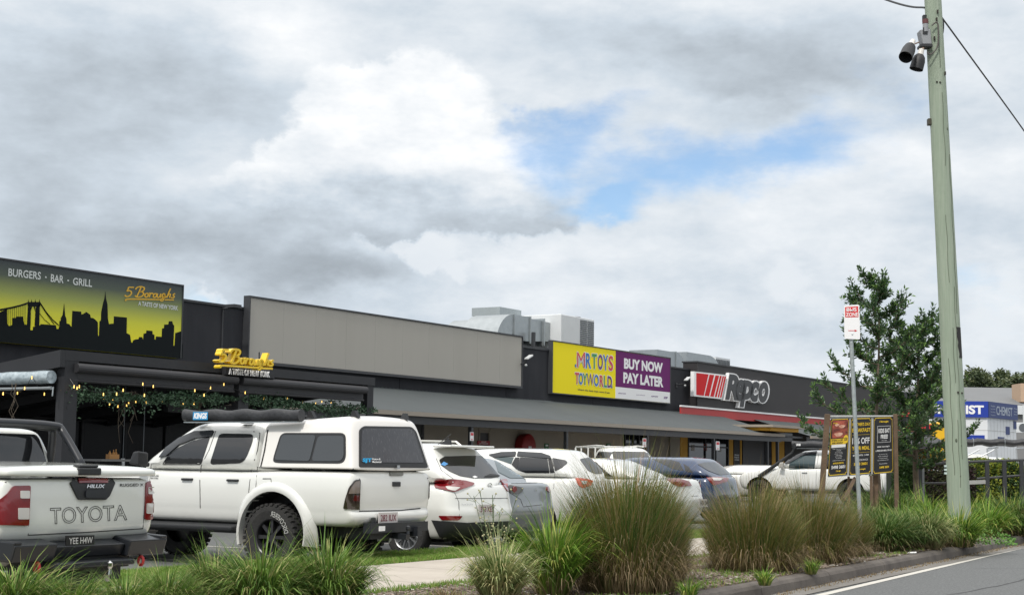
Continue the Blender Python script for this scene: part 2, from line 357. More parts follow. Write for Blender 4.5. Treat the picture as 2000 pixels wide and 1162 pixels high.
# ================================================================ SHOP BUILDING
V = 27.0
ROOTS = {}
def froot(name, label, cat, u, v, z=0, group=None):
    o = thing(name, label, cat, wuv(u, v, z), TH, group); ROOTS[o.name] = (u, v, z); return o
def fb(mb, name, m_, root, **k):           # mesh given in (u, v, z): shift into the root's frame
    while root.name not in ROOTS: root = root.parent
    u, v, z = ROOTS[root.name]
    par = k.pop('parent', root)
    mb.v = [(a-u, b-v, c-z) for a, b, c in mb.v]
    return mb.build(name, m_, par, **k)
def U(px, py=860, v=V): return onv(px, py, v)[0]
CHAR = streak(mat('charcoal_wall', (.026, .027, .032), .85, spec=.25, noise=(1.6, .8, (.040, .041, .046)), bump=(70, .15)), 1, .15)
CHAR2 = mat('charcoal_metal', (.030, .032, .036), .5, noise=(3, .4, (.04, .042, .046)))
BLACKM = mat('black_shop_paint', (.016, .014, .015), .6, noise=(.7, .6, (.024, .021, .022)))
BEIGE = mat('taupe_render', (.38, .34, .28), .85, noise=(1.5, .5, (.32, .285, .235)), bump=(60, .15))
AWN = mat('awning_metal', (.045, .054, .056), .65, noise=(.8, .6, (.06, .07, .072)))
GUTTER = mat('gutter_metal', (.28, .245, .20), .5)
GLASS = mat('dark_shop_glass', (.012, .013, .015), .06, spec=.5)
YEL = mat('mustard_paint', (.62, .33, .03), .7, noise=(3, .4, (.54, .29, .04)))
GALV = mat('galvanised_steel', (.40, .43, .44), .38, metal=.75, noise=(4, .6, (.30, .33, .34)), bump=(6, .15))
WHITEM = mat('white_metal', (.62, .64, .65), .5, noise=(2, .4, (.52, .54, .55)))
REDF = mat('red_fascia', (.42, .035, .035), .55, noise=(1.5, .3, (.36, .03, .03)))
WHT = mat('white_sign', (.78, .78, .78), .45)
BLK = mat('black_sign', (.008, .008, .009), .4)
B = froot('shop_building', 'long single storey charcoal shopping strip with grey awning behind the parked cars', 'building', 48, V)
zlow = onv(362, 589, V)[1]; ztop = onv(487, 576, V)[1]
uL = U(-260, 600); uR = U(1776, 860)
u_rep = onv(1347, 708, V)[0]; zrep = onv(1347, 708, V)[1]; zaw = onv(860, 766, V)[1]; zeave = onv(1280, 834, 24)[1]
def part(mb, name, m_, **k): return fb(mb, name, m_, B, **k)
ub = U(1329); 
# upper charcoal parapet in panels with thin joints
mb = MB()
u = uL; xs = [uL]
while u < u_rep-3: u += 6.1; xs.append(min(u, u_rep))
xs[-1] = u_rep
for a, b in zip(xs[:-1], xs[1:]): mb.box(a+.012, b-.012, V, V+.25, zaw-.5, zlow)
mb.box(uL, u_rep, V+.02, V+.24, zaw-.5, zlow-.02)
part(mb, 'parapet_wall', CHAR)
mb = MB().box(uL, u_rep-.02, V-.04, V+.3, zlow+.002, zlow+.06); part(mb, 'parapet_coping', CHAR2)
vr = V-.35
mb = MB().box(u_rep, uR, vr, V+.3, zaw+.1, zrep); part(mb, 'parapet_wall', BLACKM)
mb = MB().box(u_rep-.03, uR+.03, vr-.05, V+.35, zrep+.002, zrep+.06); part(mb, 'parapet_coping', CHAR2)
# main building body behind the parapet
mb = MB().box(uL, uR, V+.3, V+22, 0, zaw+.9); part(mb, 'rear_walls_and_roof', CHAR2)
# red fascia with white capping
zf0 = onv(1329, 805.5, vr-.06)[1]; zf1 = onv(1329, 794, vr-.06)[1]
uf = onv(1330, 800, vr-.06)[0]
mb = MB().box(uf, uR, vr-.06, vr-.003, zf0-.12, zf1); part(mb, 'red_fascia_band', REDF)
mb = MB().box(uf-.02, uR, vr-.1, vr-.003, zf1+.002, zf1+.07); part(mb, 'white_capping', WHT)
# awning roof + gutter + soffit
ve = 24.0; ua = onv(330, 800, ve)[0]; ub_ = onv(1527, 849, ve)[0]
def awning(a, b, b2=None):
    mb = MB(); b2 = b if b2 is None else b2; n_ = int((b-a)/.19)
    # corrugated sheet: ridges across the slope
    vs = []
    for i in range(n_*2+1):
        t = i/(n_*2); u0 = a+(b-a)*t; u1 = a+(b2-a)*t; dz = .018 if i % 2 else 0
        vs += [(u0, ve, zeave+.02+dz), (u1, V-.01, zaw+dz)]
    mb.add(vs, [(2*i, 2*i+2, 2*i+3, 2*i+1) for i in range(n_*2)])
    return mb
part(awning(ua, ub_, ub_), 'awning_roof', AWN)
mb = MB(); mb.box(ua, ub_+.05, ve-.13, ve+.0, zeave-.09, zeave+.025); part(mb, 'awning_gutter', GUTTER)
mb = MB(); mb.box(ua, ub_, ve+.02, ve+.16, zeave-.30, zeave-.03); part(mb, 'awning_beam', CHAR2)
SOFF = mat('soffit', (.10, .095, .085), .8)
mb = MB().box(ua, ub_, ve+.17, V-.02, zeave-.10, zeave-.07); part(mb, 'awning_soffit', SOFF)
# awning continues past the entrance porch
up0, up1 = onv(1582, 852, ve)[0], uR-.5
part(awning(up0, up1), 'awning_roof', AWN)
mb = MB(); mb.box(up0, up1, ve-.13, ve, zeave-.09, zeave+.025); part(mb, 'awning_gutter', GUTTER)
mb = MB(); mb.box(up0, up1, ve+.02, ve+.16, zeave-.30, zeave-.03); part(mb, 'awning_beam', CHAR2)
# entrance porch canopy, a little higher than the awning, mustard soffit
uq0, uq1 = onv(1510, 838, ve-.6)[0], onv(1572, 842, ve-.6)[0]
mb = MB().box(uq0, uq1, ve-.6, V, zeave+.26, zeave+.36); part(mb, 'porch_roof', GUTTER)
mb = MB().box(uq0+.2, uq1-.2, ve-.4, V-.1, zeave+.12, zeave+.255); part(mb, 'porch_soffit', YEL)
mb = MB().box(uq0+.5, uq1+.9, ve+.3, ve+.45, zeave-.25, zeave+.1); mb.box(ub_+.1, up0-.1, ve+.3, V-.1, zeave-.1, zeave-.02); part(mb, 'porch_beam', CHAR2)
# lower wall, piece by piece from the photo
def wall(x0, x1, m_, z1=None, v=V, name='front_wall', y=870):
    a, b = onv(x0, y, v)[0], onv(x1, y, v)[0]; part(MB().box(a+.004, b-.004, v, v+.25, 0.1, zaw-.502 if z1 is None else z1), name, m_); return a, b
wall(-260, 485, mat('dark_restaurant_wall', (.012, .012, .014), .7), name='front_wall')
wall(486, 603, BEIGE); wall(603, 828, CHAR2)
a0 = onv(828, 870, V)[0]; d0 = onv(935, 870, V)[0]; d1 = onv(956, 870, V)[0]
# beige blockwork panels between px 828 and 1219 with joints and the door hole
for x0, x1 in ((828, 934), (957, 1061), (1061, 1163), (1163, 1218)): wall(x0, x1, BEIGE)
zd = onv(945, 845, V)[1]
part(MB().box(d0, d1, V, V+.25, zd+.06, zaw-.502), 'front_wall', BEIGE)
dr = part(MB().box(d0+.05, d1-.05, V+.03, V+.10, .12, zd), 'door', mat('dark_door', (.035, .036, .04), .5))
mb = MB(); mb.box(d0, d0+.05, V-.02, V+.12, .12, zd+.055); mb.box(d1-.05, d1, V-.02, V+.12, .12, zd+.055); mb.box(d0+.05, d1-.05, V-.02, V+.12, zd+.003, zd+.055); part(mb, 'door_frame', BEIGE)
# glazing
def glazing(x0, x1, name='shop_window', ztop_=None, bars=(), m_=GLASS):
    a, b = onv(x0, 870, V)[0], onv(x1, 870, V)[0]; zt = (zeave-.12) if ztop_ is None else ztop_
    gl = part(MB().box(a+.03, b-.03, V+.04, V+.07, .12, zt), name, m_)
    mb = MB(); mb.box(a, a+.07, V-.02, V+.10, .1, zt+.07); mb.box(b-.07, b, V-.02, V+.10, .1, zt+.07); mb.box(a+.07, b-.07, V-.02, V+.10, zt, zt+.07)
    for t in bars: q = a+(b-a)*t; mb.box(q-.03, q+.03, V-.01, V+.09, .1, zt)
    mb.box(a+.07, b-.07, V-.01, V+.09, 2.12, 2.18)
    fb(mb, 'window_frame', CHAR2, B, parent=gl)
    part(MB().box(a, b, V, V+.25, zt+.072, zaw-.502), 'front_wall', CHAR)
    return a, b
wa, wb = glazing(729, 826, bars=(.3, .62))
glazing(1220, 1259, 'glass_doors', bars=(.45, .72))
def shutter(x0, x1, m_):
    a, b = onv(x0, 870, V)[0], onv(x1, 870, V)[0]; zt = zeave-.06
    mb = MB(); z = .12
    while z < zt: mb.box(a+.06, b-.06, V+.03, V+.07+.0, z, z+.085); z += .1
    mb.box(a+.05, b-.05, V+.075, V+.1, .12, zt); part(mb, 'roller_shutter', m_)
    mb = MB(); mb.box(a, a+.06, V-.02, V+.12, .1, zt); mb.box(b-.06, b, V-.02, V+.12, .1, zt); mb.box(a, b, V-.03, V+.12, zt+.002, zaw-.502); part(mb, 'shutter_frame', m_)
shutter(1262, 1309, mat('taupe_shutter', (.24, .21, .175), .6))
wall(1310, 1328, mat('pale_taupe_pier', (.34, .31, .26), .85)); wall(1329, 1343, YEL, name='mustard_pier')
glazing(1344, 1423, 'shop_window', bars=(.42, .68)); wall(1424, 1432, YEL, name='mustard_pier')
wall(1433, 1445, BLACKM, name='black_pier'); wall(1446, 1449, YEL, name='mustard_pier')
shutter(1450, 1496, mat('charcoal_shutter', (.03, .03, .035), .5)); wall(1499, 1507, CHAR, name='black_pier')
wall(1508, 1532, YEL, name='mustard_pier'); wall(1533, 1600, BLACKM, name='black_pier'); wall(1600, 1625, YEL, name='mustard_pier'); wall(1626, 1700, BLACKM, name='black_pier'); wall(1700, 1776, YEL, name='mustard_pier')
# walkway slab under the awning
part(MB().box(onv(735, 860, V)[0], uR, ve-.6, V, .02, .16), 'walkway_slab', GUTM)
# columns
for x in (600, 919, 1105, 1263, 1393, 1498, 1518):
    a = onv(x, 870, ve+.09)[0]; part(MB().box(a-.055, a+.055, ve+.035, ve+.145, .12, zeave-.302), 'awning_column', CHAR2)
# posters set against the glazing
for x, y, ww, hh, cc_ in ((1350, 868, 7, 12, (.35, .33, .30)), (1375, 866, 6, 14, (.30, .05, .04)), (1404, 872, 5, 10, (.32, .32, .30)), (1224, 866, 6, 9, (.35, .34, .30)), (1240, 872, 5, 8, (.1, .2, .3)), (745, 850, 12, 14, (.22, .22, .2)), (790, 846, 10, 18, (.26, .2, .1))):
    a, z = onv(x, y, V+.03); b, z2 = onv(x+ww, y+hh, V+.03); part(MB().box(a, b, V+.036, V+.039, z2, z), 'window_poster', mat('poster_print_%d' % x, cc_, .6))
# window decals / interior glints
mb = MB()
for x, y, ww, hh in ((1352, 893, 12, 6), (1228, 862, 5, 3), (1246, 878, 4, 4)):
    a, z = onv(x, y, V+.03); b, z2 = onv(x+ww, y+hh, V+.03); mb.box(a, b, V+.035, V+.038, z2, z)
# ---------------------------------------------------------------- sign helpers
def prect(x0, y0, x1, y1, v): a, z0 = onv(x0, y0, v); b, z1 = onv(x1, y1, v); return a, b, z0, z1
def text_uv(mb, txt, p0, p1, h, v, depth=0, **k):
    """text whose baseline runs between two photo points; h = cap height in photo pixels at the left end"""
    a, z0 = onv(p0[0], p0[1], v); b, z0b = onv(p1[0], p1[1], v); _, zt = onv(p0[0], p0[1]-h, v); H = zt-z0
    return put_text(mb, txt, lambda s, t, d_: (a+(b-a)*s, v+d_*depth, z0+(z0b-z0)*s+H*t), depth, **k)
def framed(name, label, cat, x0, y0, x1, y1, v, face, frame=CHAR2, th=.14, fr=.05):
    a, zt = onv(x0, y0, v); b, _ = onv(x1, y0, v); _, zb = onv(x0, y1, v)
    r = froot(name, label, cat, (a+b)/2, v+th, 0)
    fb(MB().box(a+fr, b-fr, v+.01, v+th, zb+fr, zt-fr), 'panel', face, r)
    mb = MB(); mb.box(a, b, v-.01, v+th, zt-fr+.002, zt); mb.box(a, b, v-.01, v+th, zb, zb+fr-.002); mb.box(a, a+fr-.002, v-.01, v+th, zb+fr, zt-fr); mb.box(b-fr+.002, b, v-.01, v+th, zb+fr, zt-fr)
    fb(mb, 'frame', frame, r)
    return r, a, b, zb, zt
# blank grey panel
GREYP = streak(mat('blank_grey_panel', (.37, .355, .32), .85, noise=(1.0, .35, (.33, .315, .28)), bump=(40, .1)), 1, .12)
vg = V-.2
r, ga, gb, gz0, gz1 = framed('blank_sign_panel', 'long blank light grey sign panel with a dark rim above the awning', 'sign', 487, 577, 1022, 700, vg, GREYP, th=.19, fr=.045)
bpy.data.objects.remove(r.children[0])
gz0 = onv(1020, 757, vg)[1]
for c_ in list(r.children): bpy.data.objects.remove(c_)
mb = MB(); n_ = 10
for i in range(n_): mb.box(ga+.05+(gb-ga-.1)*i/n_+.002, ga+.05+(gb-ga-.1)*(i+1)/n_-.002, vg+.01, vg+.185, gz0+.05, gz1-.05)
fb(mb, 'panel', GREYP, r)
mb = MB(); mb.box(ga, gb, vg-.02, vg+.19, gz1-.045, gz1); mb.box(ga, gb, vg-.02, vg+.19, gz0-.03, gz0+.047); mb.box(ga, ga+.047, vg-.02, vg+.19, gz0+.05, gz1-.047); mb.box(gb-.03, gb, vg-.02, vg+.19, gz0+.05, gz1-.047)
fb(mb, 'frame', CHAR2, r)
# restaurant billboard with skyline
vb = V-.18
def grad_mat():
    M = bpy.data.materials.new('skyline_print'); M.use_nodes = True; nt = M.node_tree; b = nt.nodes['Principled BSDF']; b.inputs['Roughness'].default_value = .5
    tc = nd('ShaderNodeTexCoord', nt); sp = nd('ShaderNodeSeparateXYZ', nt); lk(tc.outputs['Generated'], sp.inputs[0], nt)
    rp = nd('ShaderNodeValToRGB', nt); lk(sp.outputs[2], rp.inputs[0], nt); e = rp.color_ramp.elements
    e[0].position = .15; e[0].color = (.78, .70, .004, 1); e[1].position = 1; e[1].color = (.032, .042, .048, 1)
    k = rp.color_ramp.elements.new(.42); k.color = (.58, .58, .03, 1); k = rp.color_ramp.elements.new(.62); k.color = (.27, .31, .07, 1); k = rp.color_ramp.elements.new(.82); k.color = (.065, .085, .06, 1)
    lk(rp.outputs[0], b.inputs['Base Color'], nt); return M
rb, ra, rbb, rz0, rz1 = framed('restaurant_billboard', 'wide yellow and dark billboard with city skyline above the restaurant pergola', 'billboard', -185, 479, 362, 600, vb, grad_mat(), th=.17, fr=.03)
for c_ in list(rb.children): bpy.data.objects.remove(c_)
rz1 = onv(362, 557, vb)[1]; rz0 = onv(357, 700, vb)[1]
fb(MB().box(ra+.03, rbb-.03, vb+.01, vb+.17, rz0, rz1-.04), 'panel', bpy.data.materials['skyline_print'], rb)
mb = MB(); mb.box(ra, rbb, vb-.01, vb+.17, rz1-.037, rz1); mb.box(rbb-.027, rbb, vb-.01, vb+.17, rz0, rz1-.04); mb.box(ra, ra+.027, vb-.01, vb+.17, rz0, rz1-.04); fb(mb, 'frame', CHAR2, rb)
SKY = [(0, 505), (45, 482), (55, 482), (57, 590), (68, 605), (85, 603), (97, 595), (97, 545), (122, 545), (124, 535), (178, 535), (180, 565), (186, 595), (232, 600), (232, 638), (250, 638), (252, 612), (300, 605), (312, 592), (425, 600), (430, 628), (445, 628), (450, 610), (452, 570), (462, 565), (462, 545), (475, 525), (480, 490), (487, 435), (492, 490), (495, 530), (503, 545), (507, 588), (525, 592), (545, 615), (548, 590), (549, 492), (616, 498), (618, 520), (632, 515), (655, 500), (683, 520), (688, 543), (710, 548), (730, 565), (742, 580), (744, 680), (752, 682), (755, 570), (765, 565), (768, 500), (780, 440), (793, 395), (799, 345), (804, 395), (815, 445), (819, 555), (828, 600), (830, 590), (862, 588), (864, 533), (962, 542), (960, 660), (985, 672), (995, 730), (1003, 733), (1010, 715), (1025, 708), (1050, 705), (1055, 690), (1078, 690), (1085, 712), (1088, 665), (1108, 660), (1110, 640), (1155, 643), (1157, 668), (1170, 672), (1172, 708), (1180, 708), (1182, 685), (1225, 688), (1228, 625), (1243, 622), (1245, 595), (1275, 595), (1280, 570), (1305, 570), (1312, 598), (1320, 600), (1312, 755), (1322, 755), (1328, 660), (1375, 645), (1378, 742), (1386, 742)]
def cz(x, y): return x*.2581, 480+y*.2582
pts = [onv(*cz(x, y), vb) for x, y in SKY]
left = [(-185, 640), (-150, 625), (-150, 560), (-120, 560), (-118, 640), (-80, 640), (-80, 585), (-50, 585), (-48, 620), (-20, 628)]
pts = [onv(x, y-20, vb) for x, y in left]+pts
mb = MB(); zb_ = rz0-.005
for p, q in zip(pts[:-1], pts[1:]):
    if q[0]-p[0] > .001 and p[0] > ra+.03: mb.hexa([(p[0], vb+.006, zb_), (q[0], vb+.006, zb_), (q[0], vb+.012, zb_), (p[0], vb+.012, zb_), (p[0], vb+.006, p[1]), (q[0], vb+.006, q[1]), (q[0], vb+.012, q[1]), (p[0], vb+.012, p[1])])
SKD = mat('skyline_ink', (.007, .010, .011), .85, spec=.15)
def quadp(mb, P, v=vb+.004):
    q = [onv(*cz(x, y), v) for x, y in P]; return mb.add([(a, v, z) for a, z in q], [tuple(range(len(q)))])
quadp(mb, [(203, 604), (232, 604), (234, 470), (214, 430)]); quadp(mb, [(262, 608), (298, 608), (302, 432), (270, 470)]); quadp(mb, [(208, 425), (306, 425), (304, 462), (212, 458)])
quadp(mb, [(232, 500), (240, 475), (244, 462), (232, 458)]); quadp(mb, [(266, 500), (260, 475), (254, 462), (266, 460)])
for x in (216, 240, 268, 300): quadp(mb, [(x-4, 430), (x+4, 430), (x, 402)])
def cline(mb, P, r=.012):
    mb.tube([(a, vb+.004, z) for a, z in (onv(*cz(x, y), vb) for x, y in P)], r, 4)
cline(mb, [(0, 482), (90, 465), (160, 448), (208, 432)]); cline(mb, [(0, 490), (100, 470), (208, 440)], .008)
cline(mb, [(306, 432), (350, 500), (400, 560), (445, 600)]); cline(mb, [(306, 440), (345, 500), (380, 550), (410, 592)], .008); cline(mb, [(300, 510), (340, 560), (380, 592)], .006)
for x in range(15, 206, 16): cline(mb, [(x, 484-x*.22), (x, 600)], .004)
fb(mb, 'skyline_print', SKD, rb)
mb = MB(); vt = vb+.002
PLT = mat('pale_lettering', (.55, .58, .56), .5)
for t_, p0, p1, h_, bo in (('BURGERS', cz(62, 229), cz(308, 258), 15.5, .02), ('BAR', cz(383, 272), cz(481, 284), 15, .02), ('GRILL', cz(551, 296), cz(696, 313), 14.5, .02), ('A TASTE OF NEW YORK', cz(1046, 452), cz(1346, 490), 9, .03)):
    fb(text_uv(MB(), t_, p0, p1, h_, vt, bold=bo), 'lettering', PLT, rb)
for x, y in ((347, 238), (516, 263)): fb(quadp(MB(), [(x-6, y-6), (x+6, y-5), (x+6, y+6), (x-6, y+5)], vt), 'dot', PLT, rb)
# hand-drawn script lettering as thick ribbons
SCR = [[(1.05, 1.62), (.7, 1.6), (.35, 1.58), (.28, 1.3), (.2, .98), (.5, 1.05), (.78, .85), (.78, .5), (.5, .15), (.15, .12), (-.05, .32)],
       [(2.0, 1.62), (1.85, 1.0), (1.6, .1)], [(1.3, 1.25), (1.45, 1.58), (1.9, 1.75), (2.4, 1.65), (2.5, 1.35), (2.25, 1.0), (1.9, .92), (2.3, .88), (2.5, .6), (2.3, .22), (1.9, .05), (1.5, .12), (1.35, .3)],
       [(2.9, .72), (2.7, .5), (2.75, .15), (2.98, .08), (3.15, .35), (3.1, .65), (2.9, .72)], [(3.25, .7), (3.4, .72), (3.32, .08)], [(3.34, .35), (3.5, .68), (3.72, .72), (3.8, .6)],
       [(4.1, .72), (3.9, .5), (3.92, .15), (4.15, .08), (4.32, .35), (4.28, .65), (4.1, .72)], [(4.45, .72), (4.42, .3), (4.55, .06), (4.78, .2), (4.9, .72)], [(4.92, .72), (4.86, .25), (5.0, .06)],
       [(5.5, .68), (5.25, .7), (5.12, .4), (5.25, .12), (5.45, .3), (5.55, .7), (5.45, .0), (5.3, -.42), (5.05, -.45), (5.05, -.2), (5.5, .05), (5.8, .3)],
       [(6.2, 1.62), (6.0, .9), (5.82, .06)], [(5.88, .35), (6.1, .7), (6.3, .62), (6.22, .25), (6.35, .08)], [(6.95, .78), (6.75, .7), (6.7, .5), (6.88, .3), (6.75, .08), (6.45, .12)],
       [(.2, -.62), (.15, -.42), (.5, -.32), (2.5, -.28), (5.0, -.28)], [(5.55, -.28), (6.9, -.26)]]
def script(mb, fn, wd=.1, depth=False):
    for k, s in enumerate(SCR):
        P = catmull([(a, b, 0) for a, b in s], 5); L = []; Rr = []
        for i, p in enumerate(P):
            a = Vector(P[max(0, i-1)]); b = Vector(P[min(len(P)-1, i+1)]); t = (b-a); t.normalize(); q = Vector((-t.y, t.x, 0))*wd
            L.append((p[0]+q.x, p[1]+q.y)); Rr.append((p[0]-q.x, p[1]-q.y))
        n_ = len(P); vs = []
        ts = (0, 1) if depth else (0,)
        for t in ts:
            for i in range(n_): vs += [fn(L[i][0]/7, L[i][1]/1.7, t, k), fn(Rr[i][0]/7, Rr[i][1]/1.7, t, k)]
        fs = [(2*i, 2*i+2, 2*i+3, 2*i+1) for i in range(n_-1)]
        if depth:
            o = 2*n_
            fs += [(o+2*i+1, o+2*i+3, o+2*i+2, o+2*i) for i in range(n_-1)]
            fs += [(2*i+2, 2*i, o+2*i, o+2*i+2) for i in range(n_-1)]+[(2*i+1, 2*i+3, o+2*i+3, o+2*i+1) for i in range(n_-1)]
            fs += [(0, 1, o+1, o), (o-1, o-2, 2*o-2, 2*o-1)]
        mb.add(vs, fs)
    return mb
def scr_fn(p0, p1, h, v, depth=0, jit=.0):
    a, z0 = onv(p0[0], p0[1], v); b, z0b = onv(p1[0], p1[1], v); _, zt = onv(p0[0], p0[1]-h, v); H = zt-z0
    return lambda s, t, d_, k: (a+(b-a)*s+(b-a)*.02*t, v+d_*depth-k*jit, z0+(z0b-z0)*s+H*t)
mb = MB(); script(mb, scr_fn(cz(945, 388), cz(1322, 398), 21, vt, jit=.0004), .1); fb(mb, 'script_lettering', mat('mustard_lettering', (.62, .36, .02), .5), rb)
# toy shop sign: yellow half, purple half (the mascot on it is left out)
vt_ = V-.17
TY = mat('toy_yellow', (.86, .72, .008), .6, spec=.2); PUR = mat('toy_purple', (.13, .010, .12), .6, spec=.2, noise=(.9, .3, (.14, .015, .12)))
r, a, b, z0, z1 = framed('toy_shop_sign', 'bright yellow and purple toy shop sign on the charcoal parapet', 'sign', 1079, 664, 1310, 768.5, vt_, TY, th=.165, fr=.04)
um = onv(1203, 684, vt_)[0]; zw = onv(1203, 755, vt_)[1]
fb(MB().box(um, b-.045, vt_+.004, vt_+.0095, zw+.001, z1-.045), 'purple_panel', PUR, r); fb(MB().box(um, b-.045, vt_+.004, vt_+.0095, z0+.045, zw-.001), 'white_strip', WHT, r)
vs_ = vt_+.002
def tz(x, y): return 860+x*.27533, 580+y*.27539
RED_, BLU, GRN, PU2 = (mat('letter_red', (.55, .03, .04), .4), mat('letter_blue', (.005, .14, .42), .4), mat('letter_green', (.02, .26, .06), .4), mat('letter_purple', (.10, .02, .16), .4))
def letters(seq, y0l, y1l, h, hw=0.02):
    for ch, x0, x1, m_ in seq:
        f0 = (x0-seq[0][1])/(seq[-1][2]-seq[0][1]); yb = y0l+(y1l-y0l)*f0
        mb = MB(); text_uv(mb, ch, tz(x0-3, yb+4), tz(x1+3, yb+6), (h+8)*.2754, vs_, bold=.045 if ch not in 'MW' else .01); fb(mb, 'letter_outline', WHT, r)
        mb = MB(); text_uv(mb, ch, tz(x0, yb), tz(x1, yb+2), h*.2754, vs_-.004, bold=.025 if ch not in 'MW' else -.004); fb(mb, 'letter', m_, r)
letters([('M', 970, 1026, RED_), ('R', 1031, 1070, BLU), ('T', 1075, 1110, GRN), ('O', 1117, 1153, PU2), ('Y', 1154, 1190, BLU), ('S', 1194, 1226, RED_)], 498, 526, 108)
letters([('T', 956, 984, RED_), ('O', 982, 1012, BLU), ('Y', 1010, 1042, GRN), ('W', 1040, 1090, PU2), ('O', 1090, 1124, BLU), ('R', 1130, 1158, RED_), ('L', 1160, 1182, GRN), ('D', 1186, 1218, PU2)], 616, 645, 82)
mb = MB(); text_uv(mb, 'where the best toys come from', tz(974, 664), tz(1202, 688), 4.6, vs_, bold=.02); fb(mb, 'slogan', BLK, r)
fb(text_uv(MB(), 'BUY NOW', tz(1303, 508), tz(1578, 540), 21, vs_, bold=.05), 'lettering', WHT, r); fb(text_uv(MB(), 'PAY LATER', tz(1298, 608), tz(1582, 640), 21, vs_, bold=.05), 'lettering', WHT, r)
mb = MB(); text_uv(mb, 'afterpay', tz(1262, 688), tz(1318, 690), 3.2, vs_, bold=.02); text_uv(mb, 'openpay', tz(1495, 710), tz(1545, 712), 3, vs_, bold=.02); text_uv(mb, 'ZIP', tz(1583, 720), tz(1613, 722), 4, vs_, bold=.05); text_uv(mb, 'latitudepay', tz(1390, 697), tz(1454, 700), 2.2, vs_)
fb(mb, 'small_lettering', PU2, r)
mb = MB()
for x, y in ((960, 487), (1216, 636)):
    cu, cz_ = onv(*tz(x, y), vs_); mb.add([(cu+.09*math.cos(k*PI/5+.3)*(1 if k % 2 else .45), vs_, cz_+.09*math.sin(k*PI/5+.3)*(1 if k % 2 else .45)) for k in range(10)], [tuple(range(10))])
fb(mb, 'star', BLU, r)
# car parts shop sign
vp = vr-.16
r = froot('car_parts_shop_sign', 'red striped panel and black white-edged lettering on the black parapet', 'sign', onv(1430, 770, vp)[0], vr, 0)
def rz(x, y): return 1280+x*.20654, 660+y*.20654
def rpoly(mb, P, v0, v1):
    q = [onv(*rz(x, y), v0) for x, y in P]; return mb.prism(q, lambda p, s, t: (p, t, s), v0, v1)
mb = MB(); rpoly(mb, [(366, 315), (676, 350), (628, 577), (366, 549)], vp, vr-.003); fb(mb, 'stripe_panel', WHT, r)
mb = MB()
for P in ([(388, 330), (503, 343), (458, 545), (388, 538)], [(514, 345), (556, 350), (508, 550), (466, 546)], [(570, 352), (603, 356), (552, 555), (519, 551)], [(612, 357), (628, 359), (580, 558), (563, 556)], [(637, 360), (650, 361), (603, 560), (590, 559)], [(656, 362), (670, 364), (625, 563), (612, 561)]): rpoly(mb, P, vp-.006, vp-.002)
fb(mb, 'red_stripes', mat('sign_red', (.55, .012, .015), .6, spec=.2), r)
def wtext(ch, x0, x1, yb, h, bold, v, dep, m_, nm):
    mb = MB(); text_uv(mb, ch, rz(x0, yb), rz(x1, yb+(x1-x0)*.09), h*.2065, v, dep, bold=bold, shear=.28); fb(mb, nm, m_, r)
for ch, x0, x1, yb, h in (('R', 664, 790, 580, 245), ('e', 760, 850, 590, 205), ('p', 800, 925, 650, 260), ('c', 900, 985, 600, 195), ('o', 980, 1070, 608, 200)):
    wtext(ch, x0-14, x1+12, yb+9, h+22, .085, vp, vr-.003-vp, WHT, 'letter_outline')
    wtext(ch, x0, x1, yb, h, .045, vp-.02, .018, BLK, 'letter')
# parapet security lights
def wall_light(x, y, label, v=V):
    u_, z_ = onv(x, y, v-.5); r = froot('security_light', label, 'security light', u_, v-.5, z_, 'security lights on the parapet')
    L = MB(); L.tube([(u_+.05, v-.01, z_-.22), (u_+.03, v-.3, z_-.18), (u_, v-.45, z_-.05)], .03, 8); L.box(u_-.06, u_+.12, v-.03, v-.003, z_-.32, z_-.12); fb(L, 'bracket', CHAR2, r)
    L = MB(); L.hexa([(u_-.12, v-.58, z_-.06), (u_+.2, v-.58, z_+.07), (u_+.2, v-.40, z_+.07), (u_-.12, v-.40, z_-.06), (u_-.12, v-.57, z_-.01), (u_+.2, v-.57, z_+.13), (u_+.2, v-.41, z_+.13), (u_-.12, v-.41, z_-.01)]); fb(L, 'lamp_head', mat('lamp_grey', (.42, .43, .43), .5), r, bevel=.015)
    L = MB(); L.sphere((u_+.02, v-.4, z_-.24), .05, 8); fb(L, 'sensor', MATS['lamp_grey'], r, smooth=True)
wall_light(1032, 699, 'white floodlight on the charcoal wall between the blank panel and the yellow sign')
wall_light(1342, 741, 'white floodlight on the charcoal wall just left of the red striped sign')
u_, z_ = onv(463, 600, V-.5); r = froot('wall_mounted_light', 'small dark light arm above the low wall left of the blank grey panel', 'light', u_, V, z_)
L = MB(); L.box(u_-.22, u_+.06, V-.6, V-.3, z_-.02, z_+.06); L.tube([(u_, V-.02, z_-.02), (u_, V-.45, z_)], .03, 6); fb(L, 'lamp_head', CHAR2, r); L = MB(); L.tube([(u_, V-.03, z_), (u_, V-.03, z_-1.4)], .02, 6); fb(L, 'conduit', CHAR2, r)
